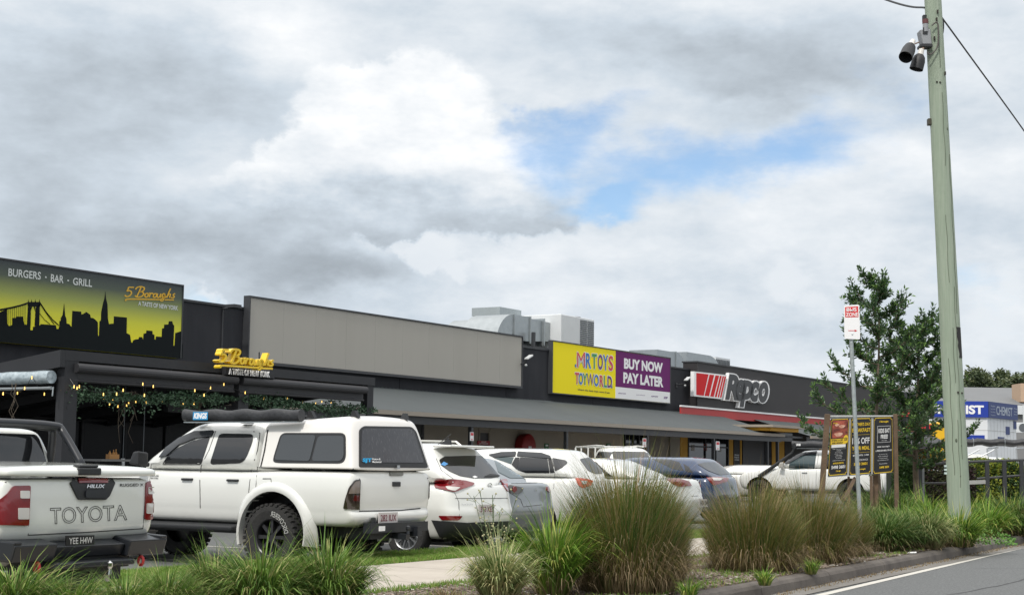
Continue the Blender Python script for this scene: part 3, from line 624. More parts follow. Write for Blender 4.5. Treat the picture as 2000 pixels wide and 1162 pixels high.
# ---------------------------------------------------------------- roof plant
def plant_box(mb, x0, y0, x1, y1, v, dep): a, b, z1, z0 = prect(x0, y0, x1, y1, v); mb.box(a, b, v, v+dep, z0, z1); return a, b, z0, z1
vh = V+3
r = froot('rooftop_duct', 'large galvanised curved duct on the roof behind the blank grey panel', 'duct', onv(1000, 640, vh)[0], vh, 0, 'ducts on the shop roof')
zr = onv(1000, 668, vh)[1]
def bend(mb, cu, czz, r0, r1, a0, a1, v0, v1, n_=14):  # quarter bend extruded along v
    vs = []
    for i in range(n_+1):
        an = math.radians(a0+(a1-a0)*i/n_)
        for rr in (r0, r1):
            for v in (v0, v1): vs.append((cu+rr*math.cos(an), v, czz+rr*math.sin(an)))
    mb.add(vs, [(4*i+j, 4*i+k, 4*i+4+k, 4*i+4+j) for i in range(n_) for j, k in ((0, 1), (3, 2), (2, 0), (1, 3))]+[(0, 1, 3, 2), (4*n_+2, 4*n_+3, 4*n_+1, 4*n_)])
uA, zA = onv(1004, 614, vh); uB, _ = onv(898, 640, vh); uC = onv(975, 640, vh)[0]
R1 = zA-onv(1004, 668, vh)[1]
mb = MB(); bend(mb, uA+.0, zA-R1-.2, .5, R1+.2, 90, 180, vh, vh+1.6); mb.box(uA+.01, uA+1.15, vh, vh+1.6, zA-R1+.1, zA-.002); fb(mb, 'duct_bend', GALV, r, smooth=False)
uq, zq = onv(940, 618, vh+1.8)
mb = MB(); bend(mb, uq+.2, zq-R1-.2, .5, R1+.1, 90, 180, vh+1.9, vh+3.0); fb(mb, 'rear_duct_bend', GALV, r)
mb = MB(); a, b, z0, z1 = plant_box(mb, 976, 599, 1018, 622, vh+1.7, 1.3); fb(mb, 'duct_box', mat('zinc_sheet', (.36, .40, .41), .5, metal=.3, noise=(3, .5, (.30, .33, .34))), r)
# transition piece towards the air conditioner
a0_, zt0 = onv(1040, 617, vh); a1_, zt1 = onv(1087, 632, vh); zb0 = onv(1040, 672, vh)[1]; zb1 = onv(1087, 668, vh)[1]
mb = MB(); mb.hexa([(uA+1.2, vh-.0, zA-R1+.12), (a1_, vh+.1, zA-R1+.25), (a1_, vh+1.4, zA-R1+.25), (uA+1.2, vh+1.5, zA-R1+.12), (uA+1.2, vh, zA-.05), (a1_, vh+.1, zt1), (a1_, vh+1.4, zt1), (uA+1.2, vh+1.5, zA-.05)])
fb(mb, 'duct_transition', GALV, r)
mb = MB()
for q in (uA+.0, uA+1.17, (uA+1.2+a1_)/2): mb.box(q-.03, q+.03, vh-.05, vh+1.63, zA-R1+.02, zA+.03)
fb(mb, 'duct_flanges', GALV, r)
mb = MB(); mb.box(uA+.95, uA+1.1, vh-.3, vh-.2, zlow-.6, zA-.6); mb.box(uA-1, a1_+.3, vh-.1, vh+1.5, zA-R1-.2, zA-R1-.05); mb.box(uA+2.2, uA+2.3, vh, vh+.1, zlow-.8, zA-R1); fb(mb, 'duct_supports', CHAR2, r)
r = froot('rooftop_air_conditioner', 'big pale grey air conditioning unit with louvred side behind the yellow sign', 'air conditioner', onv(1115, 640, vh)[0], vh, 0, 'air conditioners on the shop roof')
vA = vh-.4
a, zt = onv(1096, 613, vA); b, _ = onv(1161, 620, vA); zb = zlow-.9
ul = onv(1133, 620, vA)[0]
fb(MB().box(a, b, vA, vA+2.6, zb, zt), 'cabinet', WHITEM, r, bevel=.03)
mb = MB()
for (s0, s1) in ((ul, (ul+b)/2-.04), ((ul+b)/2+.02, b-.06)):
    z = zb+.1
    while z < zt-.12: mb.box(s0, s1, vA-.02, vA-.003, z, z+.045); z += .075
fb(mb, 'louvre_grille', mat('louvre_grey', (.10, .11, .12), .5), r)
mb = MB(); mb.lathe([(.01, 0), (.45, 0), (.45, .08), (.2, .1), (.01, .1)], 20, lambda x, y, h: ((ul+b)/2+x, vA+.8+y, zt+h+.003)); fb(mb, 'fan_cowl', CHAR2, r)
mb = MB().box((a+ul)/2+.1, (a+ul)/2+.25, vA-.012, vA-.003, (zt*.45+zb*.55)-.03, (zt*.45+zb*.55)+.03); fb(mb, 'access_handle', BLK, r)
# second group, behind the gap between the purple sign and the black parapet
r = froot('rooftop_duct', 'smaller galvanised duct bend on the roof just left of the black parapet', 'duct', onv(1330, 700, vh)[0], vh, 0, 'ducts on the shop roof')
uA, zA = onv(1320, 688, vh); R2 = 1.35
mb = MB(); bend(mb, uA, zA-R2, .25, R2, 0, 90, vh, vh+1.4); mb.box(uA-1.9, uA-.003, vh, vh+1.4, zA-.85, zA-.002); mb.box(uA+.3, uA+R2-.02, vh, vh+1.4, zA-R2-1.3, zA-R2-.003); fb(mb, 'duct_bend', GALV, r)
mb = MB(); mb.box(uA-.04, uA+.02, vh-.04, vh+1.45, zA-1.0, zA+.04); mb.box(uA+.2, uA+R2+.04, vh-.04, vh+1.45, zA-R2-.06, zA-R2+.02); fb(mb, 'duct_flanges', GALV, r)
r = froot('rooftop_duct', 'galvanised duct hood on the roof directly above the red striped sign', 'duct', onv(1380, 700, vh)[0], vh+1, 0, 'ducts on the shop roof')
uA, zA = onv(1385, 694, vh+1); mb = MB(); bend(mb, uA, zA-2.0, .4, 2.0, 0, 90, vh+1, vh+2.6); mb.box(uA-2.6, uA-.003, vh+1, vh+2.6, zA-.9, zA-.002); fb(mb, 'duct_bend', GALV, r)
r = froot('rooftop_air_conditioner', 'grey louvred air conditioning unit at the right end of the roof ducts', 'air conditioner', onv(1417, 705, vh)[0], vh+2, 0, 'air conditioners on the shop roof')
a, b, z1, z0 = prect(1398, 697, 1426, 720, vh+2); fb(MB().box(a, b, vh+2, vh+4, z0-.6, z1), 'cabinet', WHITEM, r)
mb = MB(); q = a
while q < b-.1: mb.box(q, q+.12, vh+1.97, vh+1.997, z0-.5, z1-.1); q += .2
fb(mb, 'louvre_grille', bpy.data.materials['louvre_grey'], r)
# ---------------------------------------------------------------- small wall things
def flat_sign(name, label, cat, x, y, wpx, hpx, v, face, group=None, marks=None, post=None, th=.02):
    a, z1 = onv(x-wpx/2, y-hpx/2, v); b, _ = onv(x+wpx/2, y-hpx/2, v); _, z0 = onv(x-wpx/2, y+hpx/2, v)
    r = froot(name, label, cat, (a+b)/2, v, z0, group); fb(MB().box(a, b, v, v+th, z0, z1), 'sign_plate', face, r, bevel=.004)
    if marks:
        for (fx0, fx1, fz0, fz1, m_) in marks: fb(MB().box(a+(b-a)*fx0, a+(b-a)*fx1, v-.004, v-.001, z0+(z1-z0)*fz0, z0+(z1-z0)*fz1), 'marking', m_, r)
    return r, a, b, z0, z1
mk = [(.12, .88, .62, .92, RED_), (.2, .8, .12, .2, RED_)]
for x, y, lab in ((922, 852, 'small red and white parking sign on the awning column left of the red hose box'), (1259, 864, 'small red and white parking sign on the column beside the taupe roller shutter'), (1402, 870, 'small red and white parking sign in front of the shop window between mustard piers')):
    flat_sign('parking_sign', lab, 'sign', x, y, 7, 17, ve+.0, WHT, 'parking signs on the awning columns', mk)
r, a, b, z0, z1 = flat_sign('door_sign', 'red notice across the dark door under the awning', 'sign', 945, 864, 24, 8, V-.05, mat('notice_red', (.35, .015, .03), .5))
mb = MB(); put_text(mb, 'STAFF', lambda s, t, d_: (a+(b-a)*(.3+.4*s), V-.053, z0+(z1-z0)*(.56+.3*t)), bold=.02); put_text(mb, 'ENTRANCE', lambda s, t, d_: (a+(b-a)*(.15+.7*s), V-.053, z0+(z1-z0)*(.14+.3*t)), bold=.02); fb(mb, 'lettering', WHT, r)
for x, lab in ((1068, 'green notice on the taupe wall right of the red hose box'), (1189, 'green notice low on the taupe wall above the white ute rack')):
    flat_sign('wall_notice', lab, 'sign', x, 871, 8, 11, V-.03, mat('notice_green', (.02, .16, .05), .5), 'green notices on the wall', [(.2, .8, .5, .8, WHT)])
u0, zc = onv(1027, 870, V-.2); r = froot('fire_hose_box', 'round red fire hose reel cover on the taupe wall', 'hose reel', u0, V, 0)
mb = MB(); mb.lathe([(.001, -.16), (.40, -.16), (.45, -.12), (.45, .12), (.40, .195), (.001, .195)], 28, lambda x, y, h: (u0+x, V-.2+h, zc-.05+y)); fb(mb, 'reel_cover', mat('hose_red', (.30, .015, .015), .5), r, smooth=True, angle=40)
mb = MB(); mb.box(u0-.1, u0+.1, V-.37, V-.362, zc-.1, zc-.02); fb(mb, 'marking', WHT, r)
# text on the black pier
a, b, z1, z0 = prect(1435, 886, 1444, 900, V-.01); mb = MB()
for i, t_ in enumerate(('SPARE', 'PARTS', 'AVAILABLE')): put_text(mb, t_, lambda s, t, d_, i=i: (a+(b-a)*s, V-.004, z1-(z1-z0)*(.33*i+.28)+(z1-z0)*.22*t), bold=.02)
part(mb, 'pier_lettering', WHT)
# ================================================================ RESTAURANT PERGOLA
vpz = 20.5
pc, pz = onv(129, 683, vpz); pe, pze = onv(733, 738, vpz)
pz = (pz+pze)/2
r = froot('restaurant_pergola', 'black steel pergola with rolled blinds in front of the dark restaurant', 'pergola', (pc+pe)/2, vpz)
PG = mat('pergola_steel', (.020, .021, .024), .55, spec=.35, noise=(2, .4, (.030, .031, .035)))
zb0 = onv(149, 705, vpz)[1]
fb(MB().box(pc, pe, vpz, vpz+.12, zb0, pz), 'front_beam', PG, r)
for x0, x1 in ((121, 145), (457, 477), (713, 729)):
    a, b = onv(x0, 860, vpz+.1)[0], onv(x1, 860, vpz+.1)[0]
    if x0 == 121: a = pc+.003; b = a+.3
    if x0 == 713: b = pe-.03; a = b-.22
    fb(MB().box(a, b, vpz+.02 if x0 != 121 else vpz+.005, vpz+.2, 0, zb0-.002), 'post', PG, r)
# roof falling to the shop wall, and the open gable beam on the left
def onu(px, py, u): q = ray(px, py); t = u/q.dot(DV); p = q*t; return p.dot(NV), p.z+CH
vg_, zg_ = onu(2, 711, pc)
slope = (zg_-pz)/(vg_-vpz)
def zs(v, off=0): return pz+slope*(v-vpz)+off
vw = V-.03 if slope*(V-vpz) > -2 else V
BEAM = MB().hexa([(pc-.12, vpz+.0, pz-.30), (pc-.003, vpz, pz-.30), (pc-.003, vw, zs(vw, -.30)), (pc-.12, vw, zs(vw, -.30)), (pc-.12, vpz, pz-.003), (pc-.003, vpz, pz-.003), (pc-.003, vw, zs(vw, -.003)), (pc-.12, vw, zs(vw, -.003))])
fb(BEAM, 'side_beam', PG, r)
fb(MB().hexa([(pc+.003, vpz+.125, pz-.12), (pe, vpz+.125, pz-.12), (pe, vw, zs(vw, -.12)), (pc+.003, vw, zs(vw, -.12)), (pc+.003, vpz+.125, pz-.06), (pe, vpz+.125, pz-.06), (pe, vw, zs(vw, -.06)), (pc+.003, vw, zs(vw, -.06))]), 'roof_sheet', PG, r)
mb = MB(); u = pc+1.2
while u < pe: mb.hexa([(u, vpz+.13, pz-.3), (u+.06, vpz+.13, pz-.3), (u+.06, vw, zs(vw, -.3)), (u, vw, zs(vw, -.3)), (u, vpz+.13, pz-.123), (u+.06, vpz+.13, pz-.123), (u+.06, vw, zs(vw, -.123)), (u, vw, zs(vw, -.123))]); u += 1.5
fb(mb, 'rafters', PG, r)
# extra wing of the pergola on the left, outside the frame edge
BLN = mat('blind_fabric', (.022, .022, .025), .55, noise=(3, .4, (.03, .03, .034)))
for x0, x1 in ((150, 463), (474, 716)):
    a = onv(x0, 712, vpz-.05)[0]; b = onv(x1, 740, vpz-.05)[0]
    L = MB(); L.tube([(a, vpz-.03, zb0-.12), (b, vpz-.03, zb0-.12)], .085, 14); L.box(a, b, vpz-.0+.03, vpz+.045, zb0-.33, zb0-.1); L.tube([(a, vpz+.03, zb0-.34), (b, vpz+.03, zb0-.34)], .03, 8)
    fb(L, 'rolled_blind', BLN, r)
# clear plastic blind rolled on the left side
vq, zq = onu(118, 737, pc); v2, z2 = onu(0, 741, pc)
CLR = mat('clear_blind_roll', (.22, .27, .30), .18, spec=.7, noise=(9, .8, (.45, .52, .55)), bump=(16, .9))
L = MB(); P = [(pc-.16, vpz+.15+i*.25, zq+.0-.002*i) for i in range(24)]; L.tube(P, [.115+.006*math.sin(i*2.1) for i in range(24)], 14); fb(L, 'rolled_clear_blind', CLR, r, smooth=True, angle=50)
L = MB(); L.tube([(pc-.16, vpz+.15, zq-.19), (pc-.16, vpz+6, zq-.19)], .03, 8); L.tube([(pc-.16, vpz+.1, zq-.17), (pc-.17, vpz+.1, zq-.33)], .012, 5); fb(L, 'blind_bar', GALV, r)
# restaurant front: glass with mullions, coloured near-black to hold the interior's shade
L = MB(); a, b = U(-250), U(484); L.box(a, b, V-.07, V-.03, .12, zaw-.6); fb(L, 'glass_front', mat('restaurant_glass', (.006, .007, .009), .25, spec=.12), r)
fb(MB().box(onv(-250, 860, V)[0], onv(735, 860, V)[0], vpz-.1, V-.13, .0, .06), 'deck_floor', mat('dark_deck', (.02, .018, .016), .7), r)  # dark slab added so the space under the pergola stays near-black
L = MB(); k = a
while k < b: L.box(k, k+.06, V-.12, V-.072, .12, zaw-.6); k += 1.35
L.box(a, b, V-.125, V-.121, 2.2, 2.26); fb(L, 'glass_front_frame', PG, r)
# script sign
GOLD = mat('gold_sign', (.74, .50, .02), .3, spec=.6); GOLDD = GOLD
r = froot('gold_script_sign', 'raised gold script letters with underline on the pergola beam', 'sign', onv(480, 700, vpz)[0], vpz-.12, pz-.2)
L = MB(); script(L, scr_fn((428, 708), (533, 716), 28, vpz-.36, .15, .0015), .115, True); fb(L, 'script_letters', GOLD, r, bevel=.008)
L = MB(); text_uv(L, 'A TASTE OF NEW YORK', (448, 731), (527, 737), 12, vpz-.17, .02, bold=.01, spacing=1.05); fb(L, 'small_letters', WHT, r)
a, b, z1, z0 = prect(440, 716, 535, 739, vpz-.08); L = MB().box(a, b, vpz-.1, vpz-.003, z0, z1); L.tube([(a+.3, vpz-.10, z1), (a+.3, vpz-.10, z1+.35)], .015, 5); L.tube([(b-.5, vpz-.115, z0), (b-.5, vpz-.10, z1+.35)], .015, 5); fb(L, 'backing_bar', PG, r)
# leaves ------------------------------------------------------------------
def leaf(mb, c, dirv, L_, W_, r_, fold=.25):
    dirv = Vector(dirv).normalized(); s = dirv.cross(Vector((r_.uniform(-1, 1), r_.uniform(-1, 1), r_.uniform(-1, 1))))
    if s.length < .05: s = dirv.orthogonal()
    s.normalize(); n_ = dirv.cross(s)*fold*W_; c = Vector(c)
    mb.add([c, c+dirv*L_*.45+s*W_*.5+n_, c+dirv*L_, c+dirv*L_*.45-s*W_*.5+n_, c+dirv*L_*.5], [(0, 1, 4), (1, 2, 4), (2, 3, 4), (3, 0, 4)])
LEAFD = mat('garland_leaf', (.03, .07, .035), .4, island=(.09, .16, .09))
r = froot('hanging_garland', 'long dark green artificial leaf garland under the pergola blinds', 'garland', (pc+pe)/2, vpz+.1, zb0-.5)
L = MB(); rr = random.Random(5)
span = pe-pc; N = 6500
for i in range(N):
    t = rr.random(); u = pc+.05+span*t*1.005
    den = .55+.45*math.sin(t*37)*math.sin(t*13+1)
    if rr.random() > den+.45: continue
    thick = .12+.06*math.sin(t*23)+.05*math.sin(t*61); cz0 = zb0-.52-.05*math.sin(t*9)
    k = rr.gauss(0, .45); zc_ = cz0+max(-1.25, min(1, k))*thick
    if 0 < math.sin(t*29+2) and rr.random() < .12: zc_ -= rr.uniform(.1, .3)
    p = (u, vpz+.12+rr.uniform(-.12, .16), zc_)
    leaf(L, p, (rr.uniform(-1, 1), rr.uniform(-1, .4), rr.uniform(-1, .6)), rr.uniform(.05, .09), rr.uniform(.03, .05), rr)
fb(L, 'leaves', LEAFD, r)
L = MB(); P = [(pc+span*i/40, vpz+.12+rr.uniform(-.04, .04), zb0-.5+rr.uniform(-.06, .04)) for i in range(41)]; L.tube(P, .012, 5)
TW = mat('dry_vine', (.07, .055, .04), .9)
for x in (110/4.15, 990/4.15, 1610/4.15, 1085/4.15, 700):
    u = onv(x, 770, vpz+.1)[0]
    for k in range(4):
        z0_ = zb0-.45; ln = rr.uniform(.3, .95) if k else .95
        L.tube([(u+rr.uniform(-.08, .08), vpz+.1+rr.uniform(-.05, .05), z0_-ln*j/5) for j in range(6)], .006, 4)
fb(L, 'vine_stems', TW, r)
# string lights
BULB = mat('warm_bulb', (.9, .6, .2), .4, emit=(1.0, .60, .14, 2.0))
r = froot('string_lights', 'strings of small warm bulbs hanging under the pergola', 'string lights', (pc+pe)/2, vpz+1, zb0-.6)
bl = [(490, 281), (376, 353), (257, 410), (199, 497), (141, 534), (25, 541), (359, 543), (600, 484), (624, 495), (642, 483), (838, 545), (838, 581), (888, 623), (915, 596), (945, 543), (955, 642), (998, 512), (1026, 637), (1043, 610), (1100, 606), (1121, 579), (1170, 553), (1185, 612), (1157, 462), (1242, 481), (1313, 596), (1450, 563), (1478, 570), (1486, 593), (1450, 606), (1484, 626), (1522, 630), (1572, 621), (1617, 594), (1654, 551), (1579, 514), (1706, 493), (1814, 464), (1987, 531)]
BP = [(x/4.15, 640+y/4.15) for x, y in bl]+[(480+x*.21, 700+y*.21) for x, y in [(167, 378), (104, 398), (387, 378), (345, 411), (525, 421), (650, 425), (707, 405), (793, 412), (918, 374)]]
BP.sort(); prev = None; Lw = MB(); pts_ = []
for i, (x, y) in enumerate(BP):
    v = vpz-.12 if 700 < 640+y*0+ (y-640)*4.15 < 0 else vpz+(-.1 if y < 775 and x > 140 else .6+.5*math.sin(i*1.7))
    u, z = onv(x, y, v); L = MB(); L.sphere((u, v, z), .011, 8, 1.2); L.tube([(u, v, z+.01), (u, v, z+.04)], .008, 6); fb(L, 'bulb', BULB, r); pts_.append((u, v, z+.04))
for p, q in zip(pts_[:-1], pts_[1:]):
    if abs(q[0]-p[0]) < 1.4: Lw.tube([p, ((p[0]+q[0])/2, (p[1]+q[1])/2, (p[2]+q[2])/2-.04), q], .005, 4)
fb(Lw, 'wire', BLK, r)
# hanging cables + standing table with wooden bottle caddy
for x, yb, lab in ((240, 895, 'thin hanging cable left of the other, beside the high table in the dark restaurant'), (279, 897, 'thin hanging cable right of the other in the dark restaurant')):
    u, z = onv(x, yb, 21.5); r = froot('hanging_cable', lab, 'cable', u, 21.5, z-.3)
    fb(MB().tube([(u, 21.5, zs(21.5, -.15)), (u, 21.5, z-.3)], .009, 5), 'cable', mat('steel_cable', (.10, .11, .12), .4, metal=.5), r)
    if x == 240: fb(MB().tube([(u, 21.5, z), (u, 21.5, z-.35)], .035, 10), 'weight', WHITEM, r)
a, z = onv(182, 896, 21.2); b, _ = onv(246, 896, 21.2)
r = froot('high_table', 'high bar table with steel edge inside the dark restaurant', 'table', (a+b)/2, 21.2)
fb(MB().box(a, b, 21.0, 21.6, z-.04, z), 'table_top', mat('table_top', (.14, .14, .14), .3, metal=.4), r); fb(MB().box(a+.1, a+.16, 21.2, 21.26, 0, z-.042).box(b-.16, b-.1, 21.2, 21.26, 0, z-.042), 'leg', PG, r)
u, _ = onv(216, 890, 21.2); r = froot('bottle_caddy', 'small orange wooden caddy of bottles on the high bar table', 'caddy', u, 21.2, z)
WOOD = mat('orange_wood', (.40, .19, .05), .6); WOOD.node_tree.nodes['Principled BSDF'].inputs['Roughness'].default_value = .5
fb(MB().box(u-.12, u+.12, 21.1, 21.2, z+.003, z+.09), 'rack', WOOD, r)
for dx in (-.07, .02, .08): fb(MB().lathe([(.001, .0), (.026, .0), (.026, .10), (.010, .13), (.010, .16+dx*.2), (.001, .16+dx*.2)], 10, lambda x, y, h: (u+dx+x, 21.15+y, z+.01+h)), 'bottle', WOOD, r)
# ================================================================ CAR KIT
def paint(name, col, rough=.28, dirt=(.4, .36, .3)):
    M = mat(name, col, rough, coat=1.0, noise=(1.2, .12, tuple(c*.86 for c in col)))
    nt = M.node_tree; b = nt.nodes['Principled BSDF']; tc = nt.nodes['Texture Coordinate']
    # dust film gathering towards the sills: a fact of the paint, not of the light
    sp = nd('ShaderNodeSeparateXYZ', nt); lk(tc.outputs['Object'], sp.inputs[0], nt)
    nn = nd('ShaderNodeTexNoise', nt); nn.inputs['Scale'].default_value = 5; nn.inputs['Detail'].default_value = 8; lk(tc.outputs['Object'], nn.inputs['Vector'], nt)
    mr = nd('ShaderNodeMapRange', nt); lk(sp.outputs[2], mr.inputs[0], nt); mr.inputs[1].default_value = .8; mr.inputs[2].default_value = .35; mr.inputs[3].default_value = 0; mr.inputs[4].default_value = .75
    f = mth('MULTIPLY', mr.outputs[0], nn.outputs['Fac'], nt)
    src = b.inputs['Base Color'].links[0].from_socket
    mx = nd('ShaderNodeMix', nt, data_type='RGBA'); lk(f, mx.inputs[0], nt); lk(src, mx.inputs[6], nt); mx.inputs[7].default_value = (*[a*.55 for a in dirt], 1)
    lk(mx.outputs[2], b.inputs['Base Color'], nt); return M
P_WHITE = paint('white_car_paint', (.70, .705, .675)); P_PEARL = paint('pearl_car_paint', (.66, .675, .64), .22)
P_SILVER = paint('silver_car_paint', (.17, .19, .205), .3); P_BLUE = paint('blue_car_paint', (.012, .032, .085), .22); P_RED = paint('red_car_paint', (.35, .03, .03), .3)
CGL = mat('tinted_car_glass', (.012, .013, .015), .04, spec=.6, coat=.5)
CGL2 = mat('clear_car_glass', (.05, .075, .08), .05, spec=.6, coat=.3)
BPL = mat('black_plastic', (.016, .017, .019), .55, bump=(60, .1)); BSAT = mat('satin_black_steel', (.015, .017, .021), .35)
TYR = mat('tyre_rubber', (.018, .018, .018), .85, noise=(12, .6, (.035, .033, .03)), bump=(50, .4)); RIMB = mat('black_rim', (.02, .02, .022), .35); RIMS = mat('alloy_rim', (.35, .36, .37), .3, metal=.8)
REDL = mat('red_lamp_lens', (.17, .004, .008), .12, coat=1); CLRL = mat('clear_lamp_lens', (.55, .53, .5), .12, coat=1); SMK = mat('smoked_lamp_lens', (.025, .018, .014), .12, coat=1); SEAM = mat('panel_gap', (.03, .03, .03), .9)
CHROME = mat('chrome', (.6, .6, .6), .15, metal=1); PLW = mat('plate_white', (.50, .47, .46), .5); PLM = mat('plate_maroon', (.16, .02, .04), .5)
STX = [0, .06, .13, .2, .27, .34, .41, .48, .55, .62, .69, .76, .83, .9, .95, 1]
def pw(f, x):
    if isinstance(f, (int, float)): return f
    if x <= f[0][0]: return f[0][1]
    for (a, b), (c, d_) in zip(f[:-1], f[1:]):
        if x <= c: return b+(d_-b)*(x-a)/(c-a)
    return f[-1][1]
def ring(L):
    z, w_, xr, xf = L['z'], L['w'], L['xr'], L['xf']; cr = L.get('cr', .12); cf = L.get('cf', .25); br = L.get('br', .03); bf = L.get('bf', .12)
    h = []
    for t in (0, .35, .65, .86): h.append((xr+br*t*t, t*pw(w_, xr+cr)))
    h.append((xr+br+cr*.22, pw(w_, xr+cr)*.975))
    a, b = xr+br+cr, xf-bf-cf
    for t in STX: x = a+(b-a)*t; h.append((x, pw(w_, x)))
    h.append((xf-bf-cf*.3, pw(w_, xf-cf)*.95))
    for t in (.80, .55, .3, 0): h.append((xf-bf*t*t, t*pw(w_, xf-cf)))
    P = [(x, y, pw(z, x)) for x, y in h]
    return P+[(x, -y, q) for x, y, q in P[-2:0:-1]]
def loft(levels, cap=True):
    R = [ring(l) for l in levels]; n_ = len(R[0]); vs = [p for r_ in R for p in r_]; fs = []
    for k in range(len(R)-1):
        for i in range(n_): j = (i+1) % n_; fs.append((k*n_+i, k*n_+j, (k+1)*n_+j, (k+1)*n_+i))
    half = n_//2
    if cap:
        for o, fl in ((0, True), ((len(R)-1)*n_, False)):
            for i in range(half):
                a, b = o+i, o+i+1; c, d_ = o+(n_-i-1) % n_, o+(n_-i) % n_
                f = [a, b, c, d_]; f2 = []
                for q in f:
                    if q not in f2: f2.append(q)
                if len(f2) >= 3: fs.append(tuple(f2 if fl else f2[::-1]))
    return vs, fs
def mesh_of(vs, fs, sub=1, cuts=()):
    """subdivide the loft, cut wheel arches; returns bmesh-ready (verts, faces, cutflag)"""
    me = bpy.data.meshes.new('tmp'); me.from_pydata(vs, [], fs); me.update()
    bm = bmesh.new(); bm.from_mesh(me); bmesh.ops.remove_doubles(bm, verts=bm.verts, dist=.0005); bmesh.ops.recalc_face_normals(bm, faces=bm.faces); bm.to_mesh(me); bm.free()
    o = bpy.data.objects.new('tmp', me); C.objects.link(o); dm = [bpy.data.materials.new('a'), BPL]; me.materials.append(BPL); me.materials.append(BPL)
    s = o.modifiers.new('s', 'SUBSURF'); s.levels = sub; s.render_levels = sub
    tmp = []
    for (x, z, rad, y0, y1) in cuts:
        c = MB(); k = 36
        c.add([(x+rad*math.cos(2*PI*i/k), y, z+rad*math.sin(2*PI*i/k)) for y in (y0, y1) for i in range(k)], [tuple(range(k)), tuple(range(k, 2*k))[::-1]]+[(i, k+i, k+(i+1) % k, (i+1) % k) for i in range(k)])
        co = c.build('cut', [BPL, BPL]); co.data.polygons.foreach_set('material_index', [1]*len(co.data.polygons)); 
        bm = bmesh.new(); bm.from_mesh(co.data); bmesh.ops.recalc_face_normals(bm, faces=bm.faces); bm.to_mesh(co.data); bm.free()
        b = o.modifiers.new('b', 'BOOLEAN'); b.operation = 'DIFFERENCE'; b.object = co; b.solver = 'EXACT'; tmp.append(co)
    dg = bpy.context.evaluated_depsgraph_get(); dg.update()
    m2 = bpy.data.meshes.new_from_object(o.evaluated_get(dg))
    R = ([v.co.copy() for v in m2.vertices], [tuple(p.vertices) for p in m2.polygons], [p.material_index for p in m2.polygons])
    for q in tmp+[o]: bpy.data.objects.remove(q)
    bpy.data.materials.remove(dm[0]); return R
def rpol(P, r_=.04, k=4):
    out = []; n_ = len(P)
    for i in range(n_):
        a, b, c = Vector(P[i-1]), Vector(P[i]), Vector(P[(i+1) % n_]); u = (a-b); v = (c-b); ra = min(r_, u.length*.45); rb_ = min(r_, v.length*.45)
        p, q = b+u.normalized()*ra, b+v.normalized()*rb_
        for j in range(k+1): t = j/k; out.append(tuple(p*(1-t)**2+b*2*t*(1-t)+q*t*t))
    return out
class Lines:      # several seams, each built as a part of its own
    def __init__(s): s.m = []
    def tube(s, *a): s.m.append(MB().tube(*a))
    def build(s, name, m_, parent):
        for q in s.m: o = q.build(name, m_, parent)
        return o
